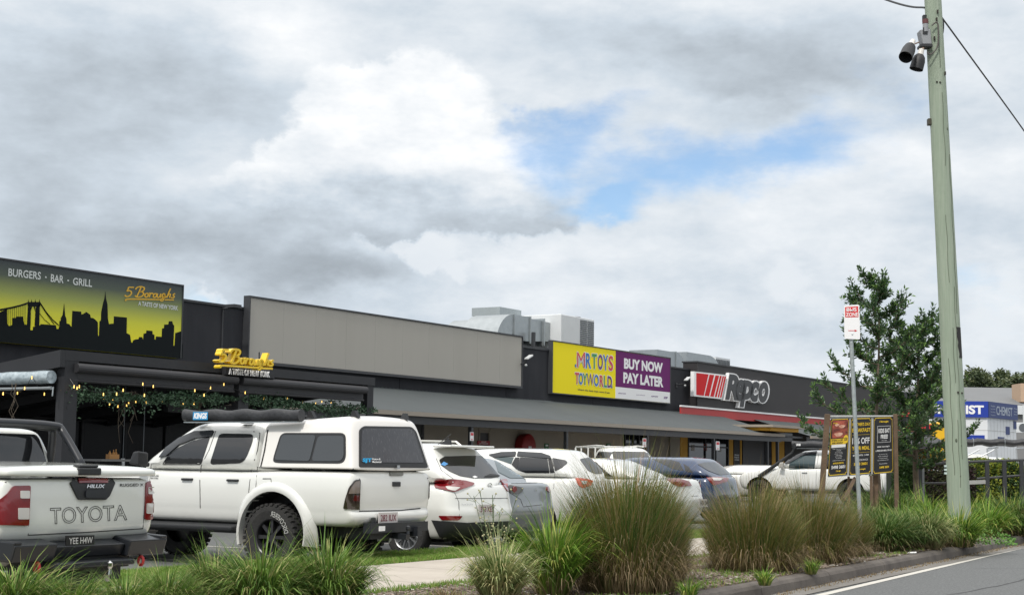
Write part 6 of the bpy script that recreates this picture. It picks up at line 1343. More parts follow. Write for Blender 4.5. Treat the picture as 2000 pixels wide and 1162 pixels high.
# right of the bus sign
plant(lD, 'dark green broad grass clump just right of the bus sign pole', gp(1722, 23.2), 0, (1.15, 1.15, 1.0)); plant(lD, 'dark green grass clump in front of the poster board', gp(1775, 24.0), 2, (1.1, 1.1, 1.0)); plant(lC, 'straw-tipped grass clump left of the timber pole', gp(1812, 24.0), 1, (1.2, 1.2, 1.05)); plant(lE, 'bright green spiky grass clump at the foot of the timber pole', gp(1868, 25.0), .3, (1.15, 1.15, 1.18)); plant(lE, 'bright green grass clump behind the foot of the timber pole', gp(1820, 28.0), 2.3, (1.3, 1.3, 1.25))
plant(lD, 'green grass clump under the left post of the poster board', gp(1690, 26.5), 4, (1.2, 1.2, 1.05)); plant(lE, 'yellow-green grass clump under the right post of the poster board', gp(1760, 29.0), 5, (1.3, 1.3, 1.1)); plant(lE, 'green grass clump right of the timber pole below the railing', gp(1925, 28.6), 1.5, (1.3, 1.3, 1.2)); plant(lD, 'dark green grass clump at the right frame edge by the kerb', gp(1985, 29.5), 2.9, (1.3, 1.3, 1.2)); plant(lE, 'bright grass clump at the right frame edge under the railing', gp(1965, 32.0), 3.4, (1.4, 1.4, 1.3)); plant(lE, 'bright green grass clump between timber pole and railing post', gp(1900, 32.5), .9, (1.5, 1.5, 1.2))
plant(lD, 'olive grass clump between poster board and tree trunk', gp(1730, 33.0), 4.9, (1.7, 1.7, 1.3)); plant(lE, 'pale green grass clump under the tree trunk', gp(1800, 33.5), 1.9, (1.7, 1.7, 1.3))
# flowering weed in front of the white SUV
r = thing('flowering_weed', 'tall thin grey-green weed with tiny pale flower heads in front of the white SUV', 'weed', gp(968, 14.9)); R2 = random.Random(8); L = MB(); H_ = MB()
for i in range(16):
    a = R2.uniform(0, 2*PI); q = R2.uniform(.05, .32); h = R2.uniform(.45, .98); P = [(q*math.cos(a)*t**1.3, q*math.sin(a)*t**1.3, h*t) for t in (0, .3, .6, .85, 1)]; L.tube(P, .0035, 4)
    for k in range(9):
        t = R2.uniform(.45, 1); b = Vector((q*math.cos(a)*t**1.3, q*math.sin(a)*t**1.3, h*t)); e = b+Vector((R2.uniform(-.1, .1), R2.uniform(-.1, .1), R2.uniform(.02, .10))); L.tube([b, e], .002, 3); H_.sphere(e, R2.uniform(.006, .011), 6)
    for k in range(5):
        t = R2.uniform(.1, .7); leaf(L, (q*math.cos(a)*t**1.3, q*math.sin(a)*t**1.3, h*t), (R2.uniform(-1, 1), R2.uniform(-1, 1), .5), .06, .012, R2)
L.build('stems', mat('weed_stem', (.12, .16, .08), .8), r); H_.build('flower_heads', mat('weed_flower', (.36, .34, .20), .8), r)
# lawn strip, stray tufts, litter
def scatter_blades(name, regions, n_, h, m_, seed, wd=.006, kind='stuff', thin=None):
    r = random.Random(seed); vs, fs, al = [], [], []
    for i in range(n_):
        u0, u1, f0, f1, z = regions[i % len(regions)]; u = r.uniform(u0, u1); v = r.uniform(f0(u), f1(u))
        if thin and not thin(u, v, r): continue
        p = wuv(u, v, z); a = r.uniform(0, 2*PI); b = r.uniform(0, 2*PI); hh = h*r.uniform(.5, 1.3); ln = hh*r.uniform(.1, .9); sx, sy = math.cos(b)*wd/2, math.sin(b)*wd/2; o = len(vs)
        m1 = (p.x+math.cos(a)*ln*.35, p.y+math.sin(a)*ln*.35, p.z+hh*.6); t_ = (p.x+math.cos(a)*ln, p.y+math.sin(a)*ln, p.z+hh)
        vs += [(p.x-sx, p.y-sy, p.z), (p.x+sx, p.y+sy, p.z), (m1[0]+sx*.8, m1[1]+sy*.8, m1[2]), (m1[0]-sx*.8, m1[1]-sy*.8, m1[2]), t_]; al += [.4, .4, .7, .7, 1]; fs += [(o, o+1, o+2, o+3), (o+3, o+2, o+4)]
    me = bpy.data.meshes.new(name); me.from_pydata(vs, [], fs); me.materials.append(m_); at = me.attributes.new('along', 'FLOAT', 'POINT'); at.data.foreach_set('value', al); me.update(); return tag(link(name, me), kind=kind)
scatter_blades('lawn_grass', [(9, 24, lambda u: 11.08, lambda u: 12.36, .15), (9, 17, lambda u: 11.08, lambda u: 12.4, .15), (24, 44, lambda u: 11.08, lambda u: 12.36, .15)], 95000, .05, G_LAWN, 5, .009)
nz = lambda u, v, r: (math.sin(u*1.9+1)*math.sin(v*3.1+u)+.6*math.sin(u*5.3)*math.sin(v*7)) > r.uniform(-.3, 1.0)
scatter_blades('bed_weeds', [(9, 34, lambda u: vface(u)+.2, lambda u: 8.8, .15)], 26000, .05, G_LAWN, 6, .009, thin=nz)
scatter_blades('path_edge_grass', [(9, 34, lambda u: 8.68, lambda u: 8.9, .15)], 9000, .05, G_LAWN, 7, .009)
scatter_blades('dry_litter_blades', [(9, 34, lambda u: vface(u)+.19, lambda u: 8.7, .15)], 22000, .022, G_DRY, 12, .010)
scatter_blades('gutter_litter', [(11, 34, lambda u: vface(u)-.16, lambda u: vface(u), .014)], 1500, .02, G_DRY, 14, .012)
def mulch(n_, seed):
    r = random.Random(seed); L = MB()
    for i in range(n_):
        u = r.uniform(10, 34); v = r.uniform(vface(u)+.19, 8.8); p = wuv(u, v, .15+r.uniform(0, .01)); a = r.uniform(0, PI); l = r.uniform(.012, .05); w_ = r.uniform(.006, .016); c_, s_ = math.cos(a), math.sin(a); h = r.uniform(.004, .012)
        if r.random() < .93: L.cur = 0
        else: L.cur = 1
        L.add([(p.x+c_*l*q-s_*w_*k, p.y+s_*l*q+c_*w_*k, p.z+h*(1 if q > 0 else .3)+r.uniform(0, .006)) for q, k in ((-1, -1), (1, -1), (1, 1), (-1, 1))], [(0, 1, 2, 3)])
    L.cur = 0
    return tag(L.build('bark_mulch', [mat('bark_chips', (.10, .075, .055), .95, island=(.26, .21, .17)), mat('pale_chips', (.42, .40, .36), .9)]), kind='stuff')
mulch(17000, 3)
r0 = random.Random(77)
def weed(px, D, label, s_=1, n_=26, col=None):
    L = MB()
    for i in range(n_*10):
        a = r0.uniform(0, 2*PI); q = r0.random()**.6*.32*s_; h = (.05+.22*(1-q/(.34*s_)))*s_*r0.random()
        leaf(L, (q*math.cos(a), q*math.sin(a), h), (math.cos(a), math.sin(a), r0.uniform(.1, .9)), .06, .035, r0)
    o = L.build('broadleaf_weed', col or mat('weed_leaf', (.06, .17, .02), .6, island=(.14, .27, .05))); o.location = gp(px, D); return tag(o, label, 'weed', 'low green weeds in the bed')
weed(1938, 25.7, 'low fresh green leafy weed by the kerb right of the timber pole', 1.15); 
tuft = lom(71, .16, .24, G_BRIGHT, 160, .009)
for px, D, lab in ((1492, 16.4, 'small bright grass tuft by the kerb below the rounded olive-brown clump'), (1583, 18.2, 'small bright grass tuft by the kerb below the loose brown clump'), (1345, 14.6, 'small grass tuft at the foot of the tallest olive-brown clump')): plant(tuft, lab, gp(px, D), px, (1, 1, 1), 'grass tuft', 'small grass tufts near the kerb', 'grass_tuft')
o = MB().add([(-.07, -.03, .012), (.06, -.04, .02), (.08, .03, .035), (-.02, .05, .03), (-.06, .03, .014)], [(0, 1, 2, 3, 4)]).build('crumpled_litter', WHT); o.location = gp(1778, 22.7); tag(o, 'small white scrap of litter on the mulch at the kerb', 'litter')
# dry dead tuft bottom centre
plant(clump_mesh('dry_tuft', [(G_DRY, dict(n_=260, R_=.3, H_=.22, seed=90, spread=1.3, droop=1.2, wd=.007, base=.6))]), 'dry straw tuft beside the concrete path at the bottom of the photo', gp(880, 13.9), 0, (1, 1, 1), 'grass tuft', None, 'grass_tuft')
# ================================================================ POLES, SIGNS, BOARD
TIMB = mat('green_treated_pole', (.25, .31, .235), .85, noise=(3, .9, (.34, .39, .31)), bump=(30, .6))
nt = TIMB.node_tree; tcn = nt.nodes['Texture Coordinate']; mpn = nd('ShaderNodeMapping', nt); mpn.inputs['Scale'].default_value = (10, 10, .35); lk(tcn.outputs['Object'], mpn.inputs[0], nt)
for n_ in nt.nodes:
    if n_.bl_idname == 'ShaderNodeTexNoise': lk(mpn.outputs[0], n_.inputs['Vector'], nt)
DP = 27.0; pb = gp(1873, DP); ptop = atD(1822, 0, DP); dirp = (ptop-Vector((atD(1869, 900, DP)))).normalized()
pbase = atD(1869, 900, DP)-dirp*1.6
r = thing('timber_power_pole', 'tall pale green treated timber pole leaning slightly left beside the road', 'power pole', pbase)
Lp = 14.0
def pp(t): return dirp*t
L = MB(); L.tube([pp(t) for t in (0, .8, 2, 4, 6, 8, 10, Lp)], [.205, .195, .187, .178, .168, .158, .15, .13], 22); pole = L.build('pole', TIMB, r, smooth=True, angle=50)
def onpole(px, py, rad=.18, ang=None):      # pole-local point on the camera side of the pole under a photo point
    p = atD(px, py, DP-rad); return p-pbase
def bolt(x, y, s_=.018, n__='bolt_hole'):
    t = (onpole(x, y)).dot(dirp); rad = pw([(0, .205), (.8, .195), (2, .187), (4, .178), (6, .168), (8, .158), (10, .15), (14, .13)], t)+.003; c_ = dirp*t; off = atD(x, y, DP)-pbase-c_; off -= dirp*off.dot(dirp); lx = max(-rad*.9, min(rad*.9, off.x)); p = c_+Vector((lx, -math.sqrt(max(0, rad*rad-lx*lx))-.004, 0))
    return p
for x, y in ((1865, 766), (1874, 767), (1825, 160), (1831, 161)): p = bolt(x, y); L = MB(); L.sphere(p, .018, 8); L.build('bolt', mat('rust_bolt', (.03, .025, .02), .8), r)
for i, (x, y) in enumerate(((1826, 23), (1824, 38), (1820, 75), (1842, 142))): p = bolt(x, y); L = MB(); L.box(p.x-.012, p.x+.012, p.y-.03, p.y+.01, p.z-.03, p.z+.03); L.build('bracket_stub', MATS['rust_bolt'], r)
CRK = mat('timber_crack', (.10, .12, .085), .95)
for x0, y0, y1 in ((1842, 420, 560), (1850, 300, 620), (1858, 560, 900), (1835, 180, 330), (1864, 820, 960), (1848, 700, 930), (1828, 60, 140), (1855, 640, 760)):
    L = MB(); L.tube([bolt(x0+(y-y0)*.047+.7*math.sin(y*.07), y)+Vector((0, .004, 0)) for y in range(y0, y1, 12)], .0045, 4); L.build('timber_crack', CRK, r)
for x0, y0, s_ in ((1846, 250, .03), (1862, 860, .035), (1872, 870, .02), (1870, 930, .02)): p = bolt(x0, y0); L = MB(); L.sphere(p+Vector((0, .012, 0)), s_*.6, 8, 1.8); L.build('knot', CRK, r)
# black stain band on the right side
L = MB(); vs = []; 
for i in range(9):
    t = i/8; y = 638+60*t; e0 = 1862+7*t; 
    for j in range(5): x = e0+(1877.5+1.2*t-e0)*j/4+(math.sin(i*2.1+j) if j < 1 else 0)*1.2; vs.append(bolt(x, y)+Vector((0, 0, 0)))
L.add(vs, [(5*i+j, 5*i+j+1, 5*i+6+j, 5*i+5+j) for i in range(8) for j in range(4)]); L.build('tar_patch', mat('tar', (.02, .02, .02), .8), r)
# floodlights with the control box
def PX(x, y, D): return atD(x, y, D)-pbase
BOXM = mat('grey_control_box', (.26, .27, .28), .6, noise=(4, .5, (.2, .2, .21)))
z9 = Z(1700, 0, .25818)
L = MB(); D0 = DP-.1; a = PX(*z9((362, 240))[0], D0); b = PX(*z9((452, 350))[0], D0); L.hexa([(a.x+.05, -.22, b.z), (b.x, -.22, b.z), (b.x, .02, b.z), (a.x+.05, .02, b.z), (a.x, -.22, a.z), (b.x-.02, -.22, a.z+.02), (b.x-.02, .02, a.z+.02), (a.x, .02, a.z)])
cb_ = L.build('control_box', BOXM, r, bevel=.015)
L = MB(); p = PX(*z9((405, 215))[0], D0); L.tube([p+Vector((0, -.1, -.10)), p+Vector((0, -.1, .05))], .05, 12); L.build('light_sensor', BOXM, cb_); L = MB(); L.tube([p+Vector((0, -.1, .052)), p+Vector((0, -.1, .13))], .055, 12); L.build('sensor_cap', mat('dark_red_cap', (.10, .03, .03), .5), cb_)
L = MB(); L.box(b.x-.16, b.x-.08, -.235, -.222, b.z+.18, b.z+.30); L.box(a.x, b.x+.01, -.23, -.0, b.z-.045, b.z-.003); L.build('box_latch', BPL, cb_)
def flood(px, py, hx, hy, rad, label_tilt, depth):
    """lamp: neck top at (px, py), shade mouth centre at (hx, hy)"""
    p = PX(px, py, D0-.15); h = PX(hx, hy, D0-.15-depth); ax = (h-p).normalized(); q = ax.orthogonal().normalized(); w_ = ax.cross(q); ln = (h-p).length
    f = lambda x, y, t: p+ax*t+q*x+w_*y
    L = MB(); L.lathe([(.001, -.02), (.045, 0), (.055, ln*.25), (.06, ln*.32), (.001, ln*.33)], 14, f); fl = L.build('floodlight', mat('lamp_white', (.62, .60, .56), .4), r, smooth=True, angle=40)
    L = MB(); L.lathe([(.062, ln*.28), (rad*.85, ln*.40), (rad*1.02, ln*.62), (rad*1.05, ln*1.05), (rad*1.02, ln*1.05), (rad*.92, ln*.7), (rad*.8, ln*.58), (.001, ln*.56)], 24, f); L.build('lamp_shade', BPL, fl, smooth=True, angle=40)
    L = MB(); L.lathe([(.001, ln*.64), (rad*.6, ln*.63), (rad*.72, ln*.6)], 18, f); L.build('lamp_glass', mat('unlit_bulb', (.10, .10, .10), .2), fl, smooth=True)
flood(*z9((322, 312))[0], *z9((268, 430))[0], .115, 0, .30); flood(*z9((388, 375))[0], *z9((348, 520))[0], .115, 0, .0)
L = MB(); L.tube([PX(*z9((335, 335))[0], D0-.1), PX(*z9((368, 322))[0], D0)], .014, 6); L.tube([PX(*z9((395, 375))[0], D0-.15), PX(*z9((410, 350))[0], D0)], .02, 6); L.build('lamp_arm', mat('rust_arm', (.25, .18, .14), .7), r)
L = MB(); Pq = [PX(x, y, DP-.22) for x, y in z9((430, 395), (450, 415), (490, 385), (512, 330), (512, 200), (498, 172), (465, 195))]; L.tube(catmull([tuple(p) for p in Pq], 4), .014, 6); L.build('cable_loop', mat('grey_cable', (.08, .07, .065), .7), r)
L = MB(); L.tube(catmull([tuple(PX(x, y, DP+.1)) for x, y in z9((535, 130), (552, 160), (552, 230), (545, 270))], 4), .012, 6); L.build('cable_loop', BPL, r)
L = MB(); a = PX(*z9((432, 900))[0], DP); b = PX(*z9((476, 950))[0], DP); L.box(a.x, b.x+.03, -.05, .06, b.z, a.z); L.build('small_bracket', mat('bronze', (.05, .045, .03), .6), r, bevel=.01)
L = MB(); a = PX(*z9((395, 120))[0], DP); L.box(a.x, a.x+.10, -.05, .04, a.z-.12, a.z); L.build('cable_clamp', BPL, r)
# service cables: they run off to other poles
def wire(name, label, pts, rad, m_):
    L = MB(); L.tube(catmull([tuple(p-pts[0]) for p in pts], 10), rad, 6); o = L.build(name, m_); o.location = pts[0]; return tag(o, label, 'cable')
wire('overhead_cable', 'black overhead cable leaving the pole towards the top left', [atD(*z9((415, 62))[0], DP), atD(*z9((110, -2))[0], DP+2), atD(1500, -90, DP+8), atD(900, -200, DP+24)], .02, BPL)
wire('overhead_cable', 'black overhead cable dropping from the pole to the right', [atD(*z9((540, 135))[0], DP+.2), atD(*z9((690, 340))[0], DP+1.8), atD(*z9((1165, 995))[0], DP+7), atD(2100, 400, DP+10), atD(2420, 700, DP+24), atD(2700, 850, DP+40)], .017, BPL)
# number strips on the far side of the pole near the ground
L = MB()
for k in range(3): p = PX(1849, 909+k*7, DP-.02); L.box(p.x-.035, p.x+.02, -.02, .02, p.z-.025, p.z+.01)
L.build('tag_strips', mat('tag_white', (.5, .6, .58), .5), r)
# bus zone sign
DB = 22.6; bb = gp(1681, DB); bt = atD(1662, 655, DB)-bb; r = thing('bus_zone_sign', 'white and red bus zone sign with arrow on a leaning galvanised pole', 'road sign', bb)
L = MB(); L.tube([(0, 0, 0), bt*1.07], .030, 14); L.build('pole', mat('galvanised_pole', (.36, .40, .40), .5, metal=.5, noise=(8, .6, (.28, .31, .31)), bump=(30, .3)), r, smooth=True, angle=50)
z7 = Z(1560, 520, .29255)
def BP_(x, y, D=DB-.05): return atD(x, y, D)-bb
q = [BP_(*p) for p in z7((305, 484), (411, 488), (403, 255), (302, 262))]; ex = (q[1]-q[0]); ez = (q[3]-q[0]); nrm = ex.cross(ez).normalized()
if nrm.y > 0: nrm = -nrm
def sg(a, b, o): return q[0]*(1-a)*(1-b)+q[1]*a*(1-b)+q[2]*a*b+q[3]*(1-a)*b+nrm*o
def panel(L, a0, a1, b0, b1, o, th, rr=.0):
    P = rpol([(a0, b0), (a1, b0), (a1, b1), (a0, b1)], rr) if rr else [(a0, b0), (a1, b0), (a1, b1), (a0, b1)]
    return L.prism(P, lambda x, y, t: sg(x, y, t), o, o-th)
L = MB(); panel(L, 0, 1, 0, 1, 0, .004, .08); pl = L.build('sign_plate', WHT, r)
SR = mat('sign_red_print', (.60, .03, .03), .5)
L = MB(); panel(L, .07, .93, .64, .95, .002, .0015, .02); L.build('red_panel', SR, pl)
L = MB(); put_text(L, 'BUS', lambda a, b, t: sg(.16+.66*a, .81+.11*b, .004), bold=.02); put_text(L, 'ZONE', lambda a, b, t: sg(.11+.79*a, .665+.11*b, .004), bold=.02); L.build('lettering', WHT, pl)
L = MB(); panel(L, .25, .70, .240, .256, .003, .002); L.prism([(.66, .215), (.82, .248), (.66, .281)], lambda x, y, t: sg(x, y, t), .003, .001); L.build('arrow', SR, pl)
for b_ in (.15, .84): L = MB(); L.sphere(sg(.5, b_, .004), .012, 8); L.build('bolt', GALV, pl)
# poster board
DQ = 31.0; WD = mat('weathered_timber', (.13, .085, .052), .9, noise=(5, .9, (.075, .052, .035)), bump=(40, .5)); base = gp(1680, DQ, .15)
z8 = Z(1580, 780, .17212)
r = thing('poster_board', 'timber framed board with three black and gold menu posters behind the bus sign', 'notice board', base)
def Q(x, y, D=DQ): return atD(*z8((x, y))[0], D)-base
def Dp(x): return DQ-.25+.35*(x-190)/800
L = MB()
for xt, xb in ((210, 148),): 
    a = Q(xt, 165, Dp(xt)); b = Q(xb, 1060, Dp(xt)); b2 = b+(b-a)*.5; b2.z = 0; MB().beam(b2, a, .105, .09, (0, 1, 0)).build('post', WD, r, bevel=.01)
a = Q(978, 165, Dp(978)); b = Q(995, 1040, Dp(978)); b2 = Vector((b.x, b.y, 0)); MB().beam(b2, a, .08, .08, (0, 1, 0)).build('post', WD, r, bevel=.01)
for x0, y0, x1, y1, w_, dd in ((450, 870, 450, 1060, .04, .1), (705, 860, 710, 1060, .05, .0), (755, 855, 755, 965, .1, .2)):
    a = Q(x0, y0, DQ+dd); b = Q(x1, y1, DQ+dd); MB().beam(Vector((b.x, b.y, 0)), a, w_, .05, (0, 1, 0)).build('support_post', WD, r)
a = Q(520, 890, DQ+.05); b = Q(400, 1135, DQ-.9); MB().beam(b, a, .06, .04, (0, 1, 0)).build('brace', WD, r)
BACK = mat('board_backing', (.46, .47, .46), .8, noise=(3, .5, (.36, .36, .35)))
def quadb(L, P, th=.03, dd=0):   # P: photo points on the leaning board
    f = [Q(x, y, Dp(x)+dd) for x, y in P]; k = [p+Vector((0, th, 0)) for p in f]; return L.hexa(f+k)
L = MB(); quadb(L, [(215, 880), (960, 830), (957, 178), (255, 185)], .02, .04); quadb(L, [(235, 178), (960, 178), (960, 192), (235, 198)], .04, .01); L.build('backing_panel', BACK, r)
PBK = mat('poster_black', (.012, .012, .014), .35, bump=(5, .1)); PGO = mat('poster_gold', (.62, .42, .02), .4); PWH = mat('poster_white', (.6, .6, .6), .5)
posters = [((215, 868), (432, 848), (458, 212), (250, 222)), ((455, 858), (705, 836), (708, 206), (478, 212)), ((725, 845), (958, 822), (948, 198), (735, 205))]
PR = []
def pfun(P, dd):
    f = [Q(x, y, Dp(x)+dd) for x, y in P]
    return lambda a, b, t=0: f[0]*(1-a)*(1-b)+f[1]*a*(1-b)+f[2]*a*b+f[3]*(1-a)*b
labs = ('poster with a steak photograph over white text', 'poster partly hidden behind the bus sign pole', 'poster with a boxed heading in white')
for i, P in enumerate(posters):
    L = MB(); quadb(L, P, .012, .015); po = L.build('poster', PBK, r); po['label'] = labs[i]; g_ = pfun(P, .009); PR.append((po, g_))
    L = MB()
    for (a0, b0, a1, b1) in ((.02, .04, .035, .96), (.965, .04, .98, .96), (.08, .005, .92, .017), (.08, .983, .92, .995), (.02, .035, .09, .044), (.91, .035, .98, .044), (.02, .956, .09, .965), (.91, .956, .98, .965), (.07, .005, .085, .04), (.915, .005, .93, .04), (.07, .96, .085, .995), (.915, .96, .93, .995)): L.add([g_(a0, b0), g_(a1, b0), g_(a1, b1), g_(a0, b1)], [(0, 1, 2, 3)])
    L.build('gold_border', PGO, po)
def ptx(i, txt, a0, a1, b0, b1, m_, **k):
    po, g_ = PR[i]; g2 = pfun(posters[i], .004); L = MB(); put_text(L, txt, lambda a, b, t: g2(a0+(a1-a0)*a, b0+(b1-b0)*b), **k); L.build('lettering', m_, po)
def prect_(i, a0, a1, b0, b1, m_, nm='printed_panel', dd=.007):
    po, _ = PR[i]; g2 = pfun(posters[i], dd); L = MB(); L.add([g2(a0, b0), g2(a1, b0), g2(a1, b1), g2(a0, b1)], [(0, 1, 2, 3)]); L.build(nm, m_, po)
food = mat('food_print', (.05, .012, .01), .4, noise=(9, 1, (.45, .10, .06)))
prect_(0, .10, .95, .66, .97, food, 'food_photo'); 
for a0, b0, s_ in ((.62, .86, .13), (.45, .72, .17), (.35, .89, .10)):
    po, _ = PR[0]; g2 = pfun(posters[0], .005); L = MB(); L.add([g2(a0+s_*1.3*math.cos(k)*(1+.2*math.sin(3*k)), b0+s_*.22*math.sin(k)) for k in [2*PI*j/14 for j in range(14)]], [tuple(range(14))]); L.build('food_photo', mat('meat_print', (.40, .16, .10), .4, noise=(26, 1, (.62, .42, .32))), po)
prect_(0, .06, .86, .545, .645, PGO); ptx(0, 'STEAK & SIP', .10, .70, .602, .637, PBK, bold=.03); ptx(0, 'EVERY MONDAY', .12, .72, .553, .588, PBK, bold=.03)
po, _ = PR[0]; g2 = pfun(posters[0], .004); L = MB(); L.add([g2(.86+.13*math.cos(k), .63+.075*math.sin(k)) for k in [2*PI*j/20 for j in range(20)]], [tuple(range(20))]); L.build('price_disc', PGO, po)
g2 = pfun(posters[0], .001); L = MB(); put_text(L, '$28', lambda a, b, t: g2(.775+.17*a, .60+.06*b), bold=.02); L.build('lettering', PBK, po)
prect_(0, .10, .86, .49, .543, PWH, 'white_band')
for k, (w_, b_) in enumerate(((.7, .465), (.25, .435), (.4, .405), (.45, .380), (.3, .355), (.4, .330), (.3, .305), (.66, .265))): ptx(0, ('400g rump steak and salad', 'OR', 'glass of house wine', 'schooner of tap beer', 'soft drink', 'spirit and mixer', 'or mocktail', 'available from five until close')[k], .52-w_/2, .52+w_/2, b_-.008, b_+.006, PWH)
ptx(0, 'BOOKINGS ESSENTIAL', .24, .80, .20, .228, PGO, bold=.03); ptx(0, '5498 3601', .16, .88, .115, .175, PWH, bold=.03); ptx(0, '5 Boroughs', .40, .66, .055, .09, PGO, shear=.3, bold=.03)
ptx(0, '5 Boroughs', .12, .38, .905, .935, PGO, shear=.3, bold=.03)
ptx(1, "MOTHER'S DAY", .08, .95, .86, .92, PGO, bold=.02); ptx(1, 'BREAKFAST', .08, .95, .75, .82, PGO, bold=.02); ptx(1, '15% OFF', .1, .92, .54, .65, PWH, bold=.02); ptx(1, 'YOUR MEAL', .1, .92, .43, .50, PGO, bold=.02)
ptx(1, '8AM UNTIL 11AM', .15, .88, .325, .352, PWH, bold=.02); ptx(1, 'BOOKINGS', .3, .85, .24, .27, PWH); ptx(1, '5498 3601', .2, .82, .16, .21, PGO, bold=.03); ptx(1, '5 Boroughs', .35, .75, .07, .105, PGO, shear=.3, bold=.03)
prect_(1, .1, .92, .70, .704, PGO, 'gold_rule'); prect_(1, .1, .92, .385, .389, PGO, 'gold_rule')
ptx(2, '5 Boroughs', .30, .78, .90, .94, PGO, shear=.3, bold=.04); prect_(2, .20, .88, .55, .845, PWH, 'white_box', .0075); prect_(2, .215, .865, .556, .839, PBK, 'box_fill', .006)
ptx(2, 'KIDS EAT', .26, .84, .72, .80, PWH, bold=.03); ptx(2, 'FREE!', .38, .74, .615, .69, PWH, bold=.03); ptx(2, 'MON - WED', .42, .68, .575, .592, PWH)
ptx(2, 'SPEND $25 & ENJOY', .20, .84, .455, .485, PWH, bold=.03); ptx(2, 'A FREE KIDS MEAL ON US', .12, .92, .39, .42, PWH, bold=.03)
for k, (w_, b_) in enumerate(((.42, .335), (.5, .30), (.45, .265), (.55, .23), (.4, .17))): ptx(2, ('One kids meal only', 'Must be accompanied by', 'one paying adult', 'Not available with any other', 'Terms and conditions')[k], .5-w_/2, .5+w_/2, b_-.008, b_+.010, PWH)
ptx(2, '5498 3601', .32, .78, .085, .125, PGO, bold=.03)
# ================================================================ TREES
BARK = mat('tree_bark', (.16, .12, .09), .95, noise=(8, .8, (.09, .07, .05)), bump=(30, .8))
def leafmat(name, a, b):
    M = mat(name, a, .42, island=b); nt = M.node_tree; p = nt.nodes['Principled BSDF']; src = p.inputs['Base Color'].links[0].from_socket; tr = nd('ShaderNodeBsdfTranslucent', nt); lk(src, tr.inputs[0], nt); ms = nd('ShaderNodeMixShader', nt); ms.inputs[0].default_value = .2; lk(p.outputs[0], ms.inputs[1], nt); lk(tr.outputs[0], ms.inputs[2], nt); lk(ms.outputs[0], nt.nodes['Material Output'].inputs[0], nt); return M
LF = leafmat('glossy_leaf', (.026, .066, .026), (.075, .135, .05)); LF2 = leafmat('fresh_leaf', (.09, .18, .035), (.16, .27, .06))
def street_tree(label, base, H_, trunk_r, limbs, seed, lean=(0, 0), low=.3, leaves=1.0):
    """straight tapering leader with rising limbs; leaves sit in tight sprays round every twig"""
    R = random.Random(seed); t_ = thing('street_tree', label, 'tree', base, 0, 'young street trees behind the poster board')
    W_ = MB(); LV = MB(); LN = MB()
    def lead(h): q = h/H_; return Vector((lean[0]*q+.05*math.sin(h*1.3+seed), lean[1]*q+.05*math.cos(h*1.1), h))
    W_.tube([lead(H_*k/12) for k in range(13)], [trunk_r*(1-k/12.6) for k in range(13)], 9)
    def spray(p0, p1, n_, sz):
        p0 = Vector(p0); p1 = Vector(p1); ax = (p1-p0); ln = ax.length; ax.normalize(); q = ax.orthogonal().normalized(); w_ = ax.cross(q)
        for i in range(n_):
            t = R.random(); a = R.uniform(0, 2*PI); rd = q*math.cos(a)+w_*math.sin(a); p = p0+ax*ln*t+rd*R.uniform(.0, .02)
            d_ = ax*R.uniform(.3, 1.0)+rd*R.uniform(.4, 1.0)+Vector((0, 0, .15)); leaf(LN if (t > .7 and R.random() < .5) else LV, p, d_, sz*R.uniform(.7, 1.3), sz*.38*R.uniform(.8, 1.2), R)
    top = H_
    for (h, az, ln, rise) in limbs:
        p = lead(h); d_ = Vector((math.cos(az), math.sin(az), 0)); pts = [p]; k_ = 6
        for i in range(1, k_+1):
            f = i/k_; pts.append(p+d_*ln*(f**.9)+Vector((0, 0, rise*ln*(f**1.7)))+Vector((R.uniform(-.04, .04), R.uniform(-.04, .04), R.uniform(-.03, .03))))
        W_.tube(pts, [max(.006, trunk_r*.34*(1-.85*i/k_)*min(1, ln)) for i in range(k_+1)], 5)
        for i in range(1, k_+1):
            nt_ = 3 if i < k_ else 2
            for j in range(nt_):
                a = R.uniform(0, 2*PI); tl = R.uniform(.18, .42)*(1.15-.4*i/k_)*min(1.2, .5+ln*.5)
                e = pts[i]+Vector((math.cos(a)*tl*.7, math.sin(a)*tl*.7, R.uniform(.15, .9)*tl))+d_*tl*.5
                W_.tube([pts[i], e], [.008, .003], 4); spray(pts[i], e+(e-pts[i])*.15, int(42*leaves), .10)
            spray(pts[i-1], pts[i], int(20*leaves), .095)
        spray(pts[-1], pts[-1]+Vector((d_.x*.15, d_.y*.15, .28)), int(56*leaves), .10)
    spray(lead(H_*.80), lead(H_)+Vector((0, 0, .1)), int(150*leaves), .09)
    W_.build('trunk', BARK, t_, smooth=True, angle=60); LV.build('crown', LF, t_); LN.build('young_leaves', LF2, t_)
    return t_
def limbset(R, h0, h1, n_, lmax, top_taper=.28):
    out = []; az = R.uniform(0, 6)
    for i in range(n_):
        f = i/(n_-1); az += 2.4+R.uniform(-.4, .4); out.append((h0+(h1-h0)*f, az, lmax*(1-f*(1-top_taper))*R.uniform(.6, 1.1), .25+.75*f))
    return out
DT = 34.0
pb1 = atD(1716, 900, DT); pb1.z = .15; top1 = atD(1710, 533, DT).z
street_tree('taller young tree with an upright pointed leader, just right of the bus zone sign', pb1, top1-.15, .065, limbset(random.Random(2), 1.1, 5.2, 25, 1.95, .16), 2, leaves=.55)
pb2 = atD(1792, 900, DT+1); pb2.z = .15; top2 = atD(1785, 632, DT+1).z
street_tree('shorter broad young tree with bare lower trunk, left of the timber pole', pb2, top2-.15, .085, limbset(random.Random(9), 1.25, 4.2, 25, 1.5, .42), 9, leaves=.6)
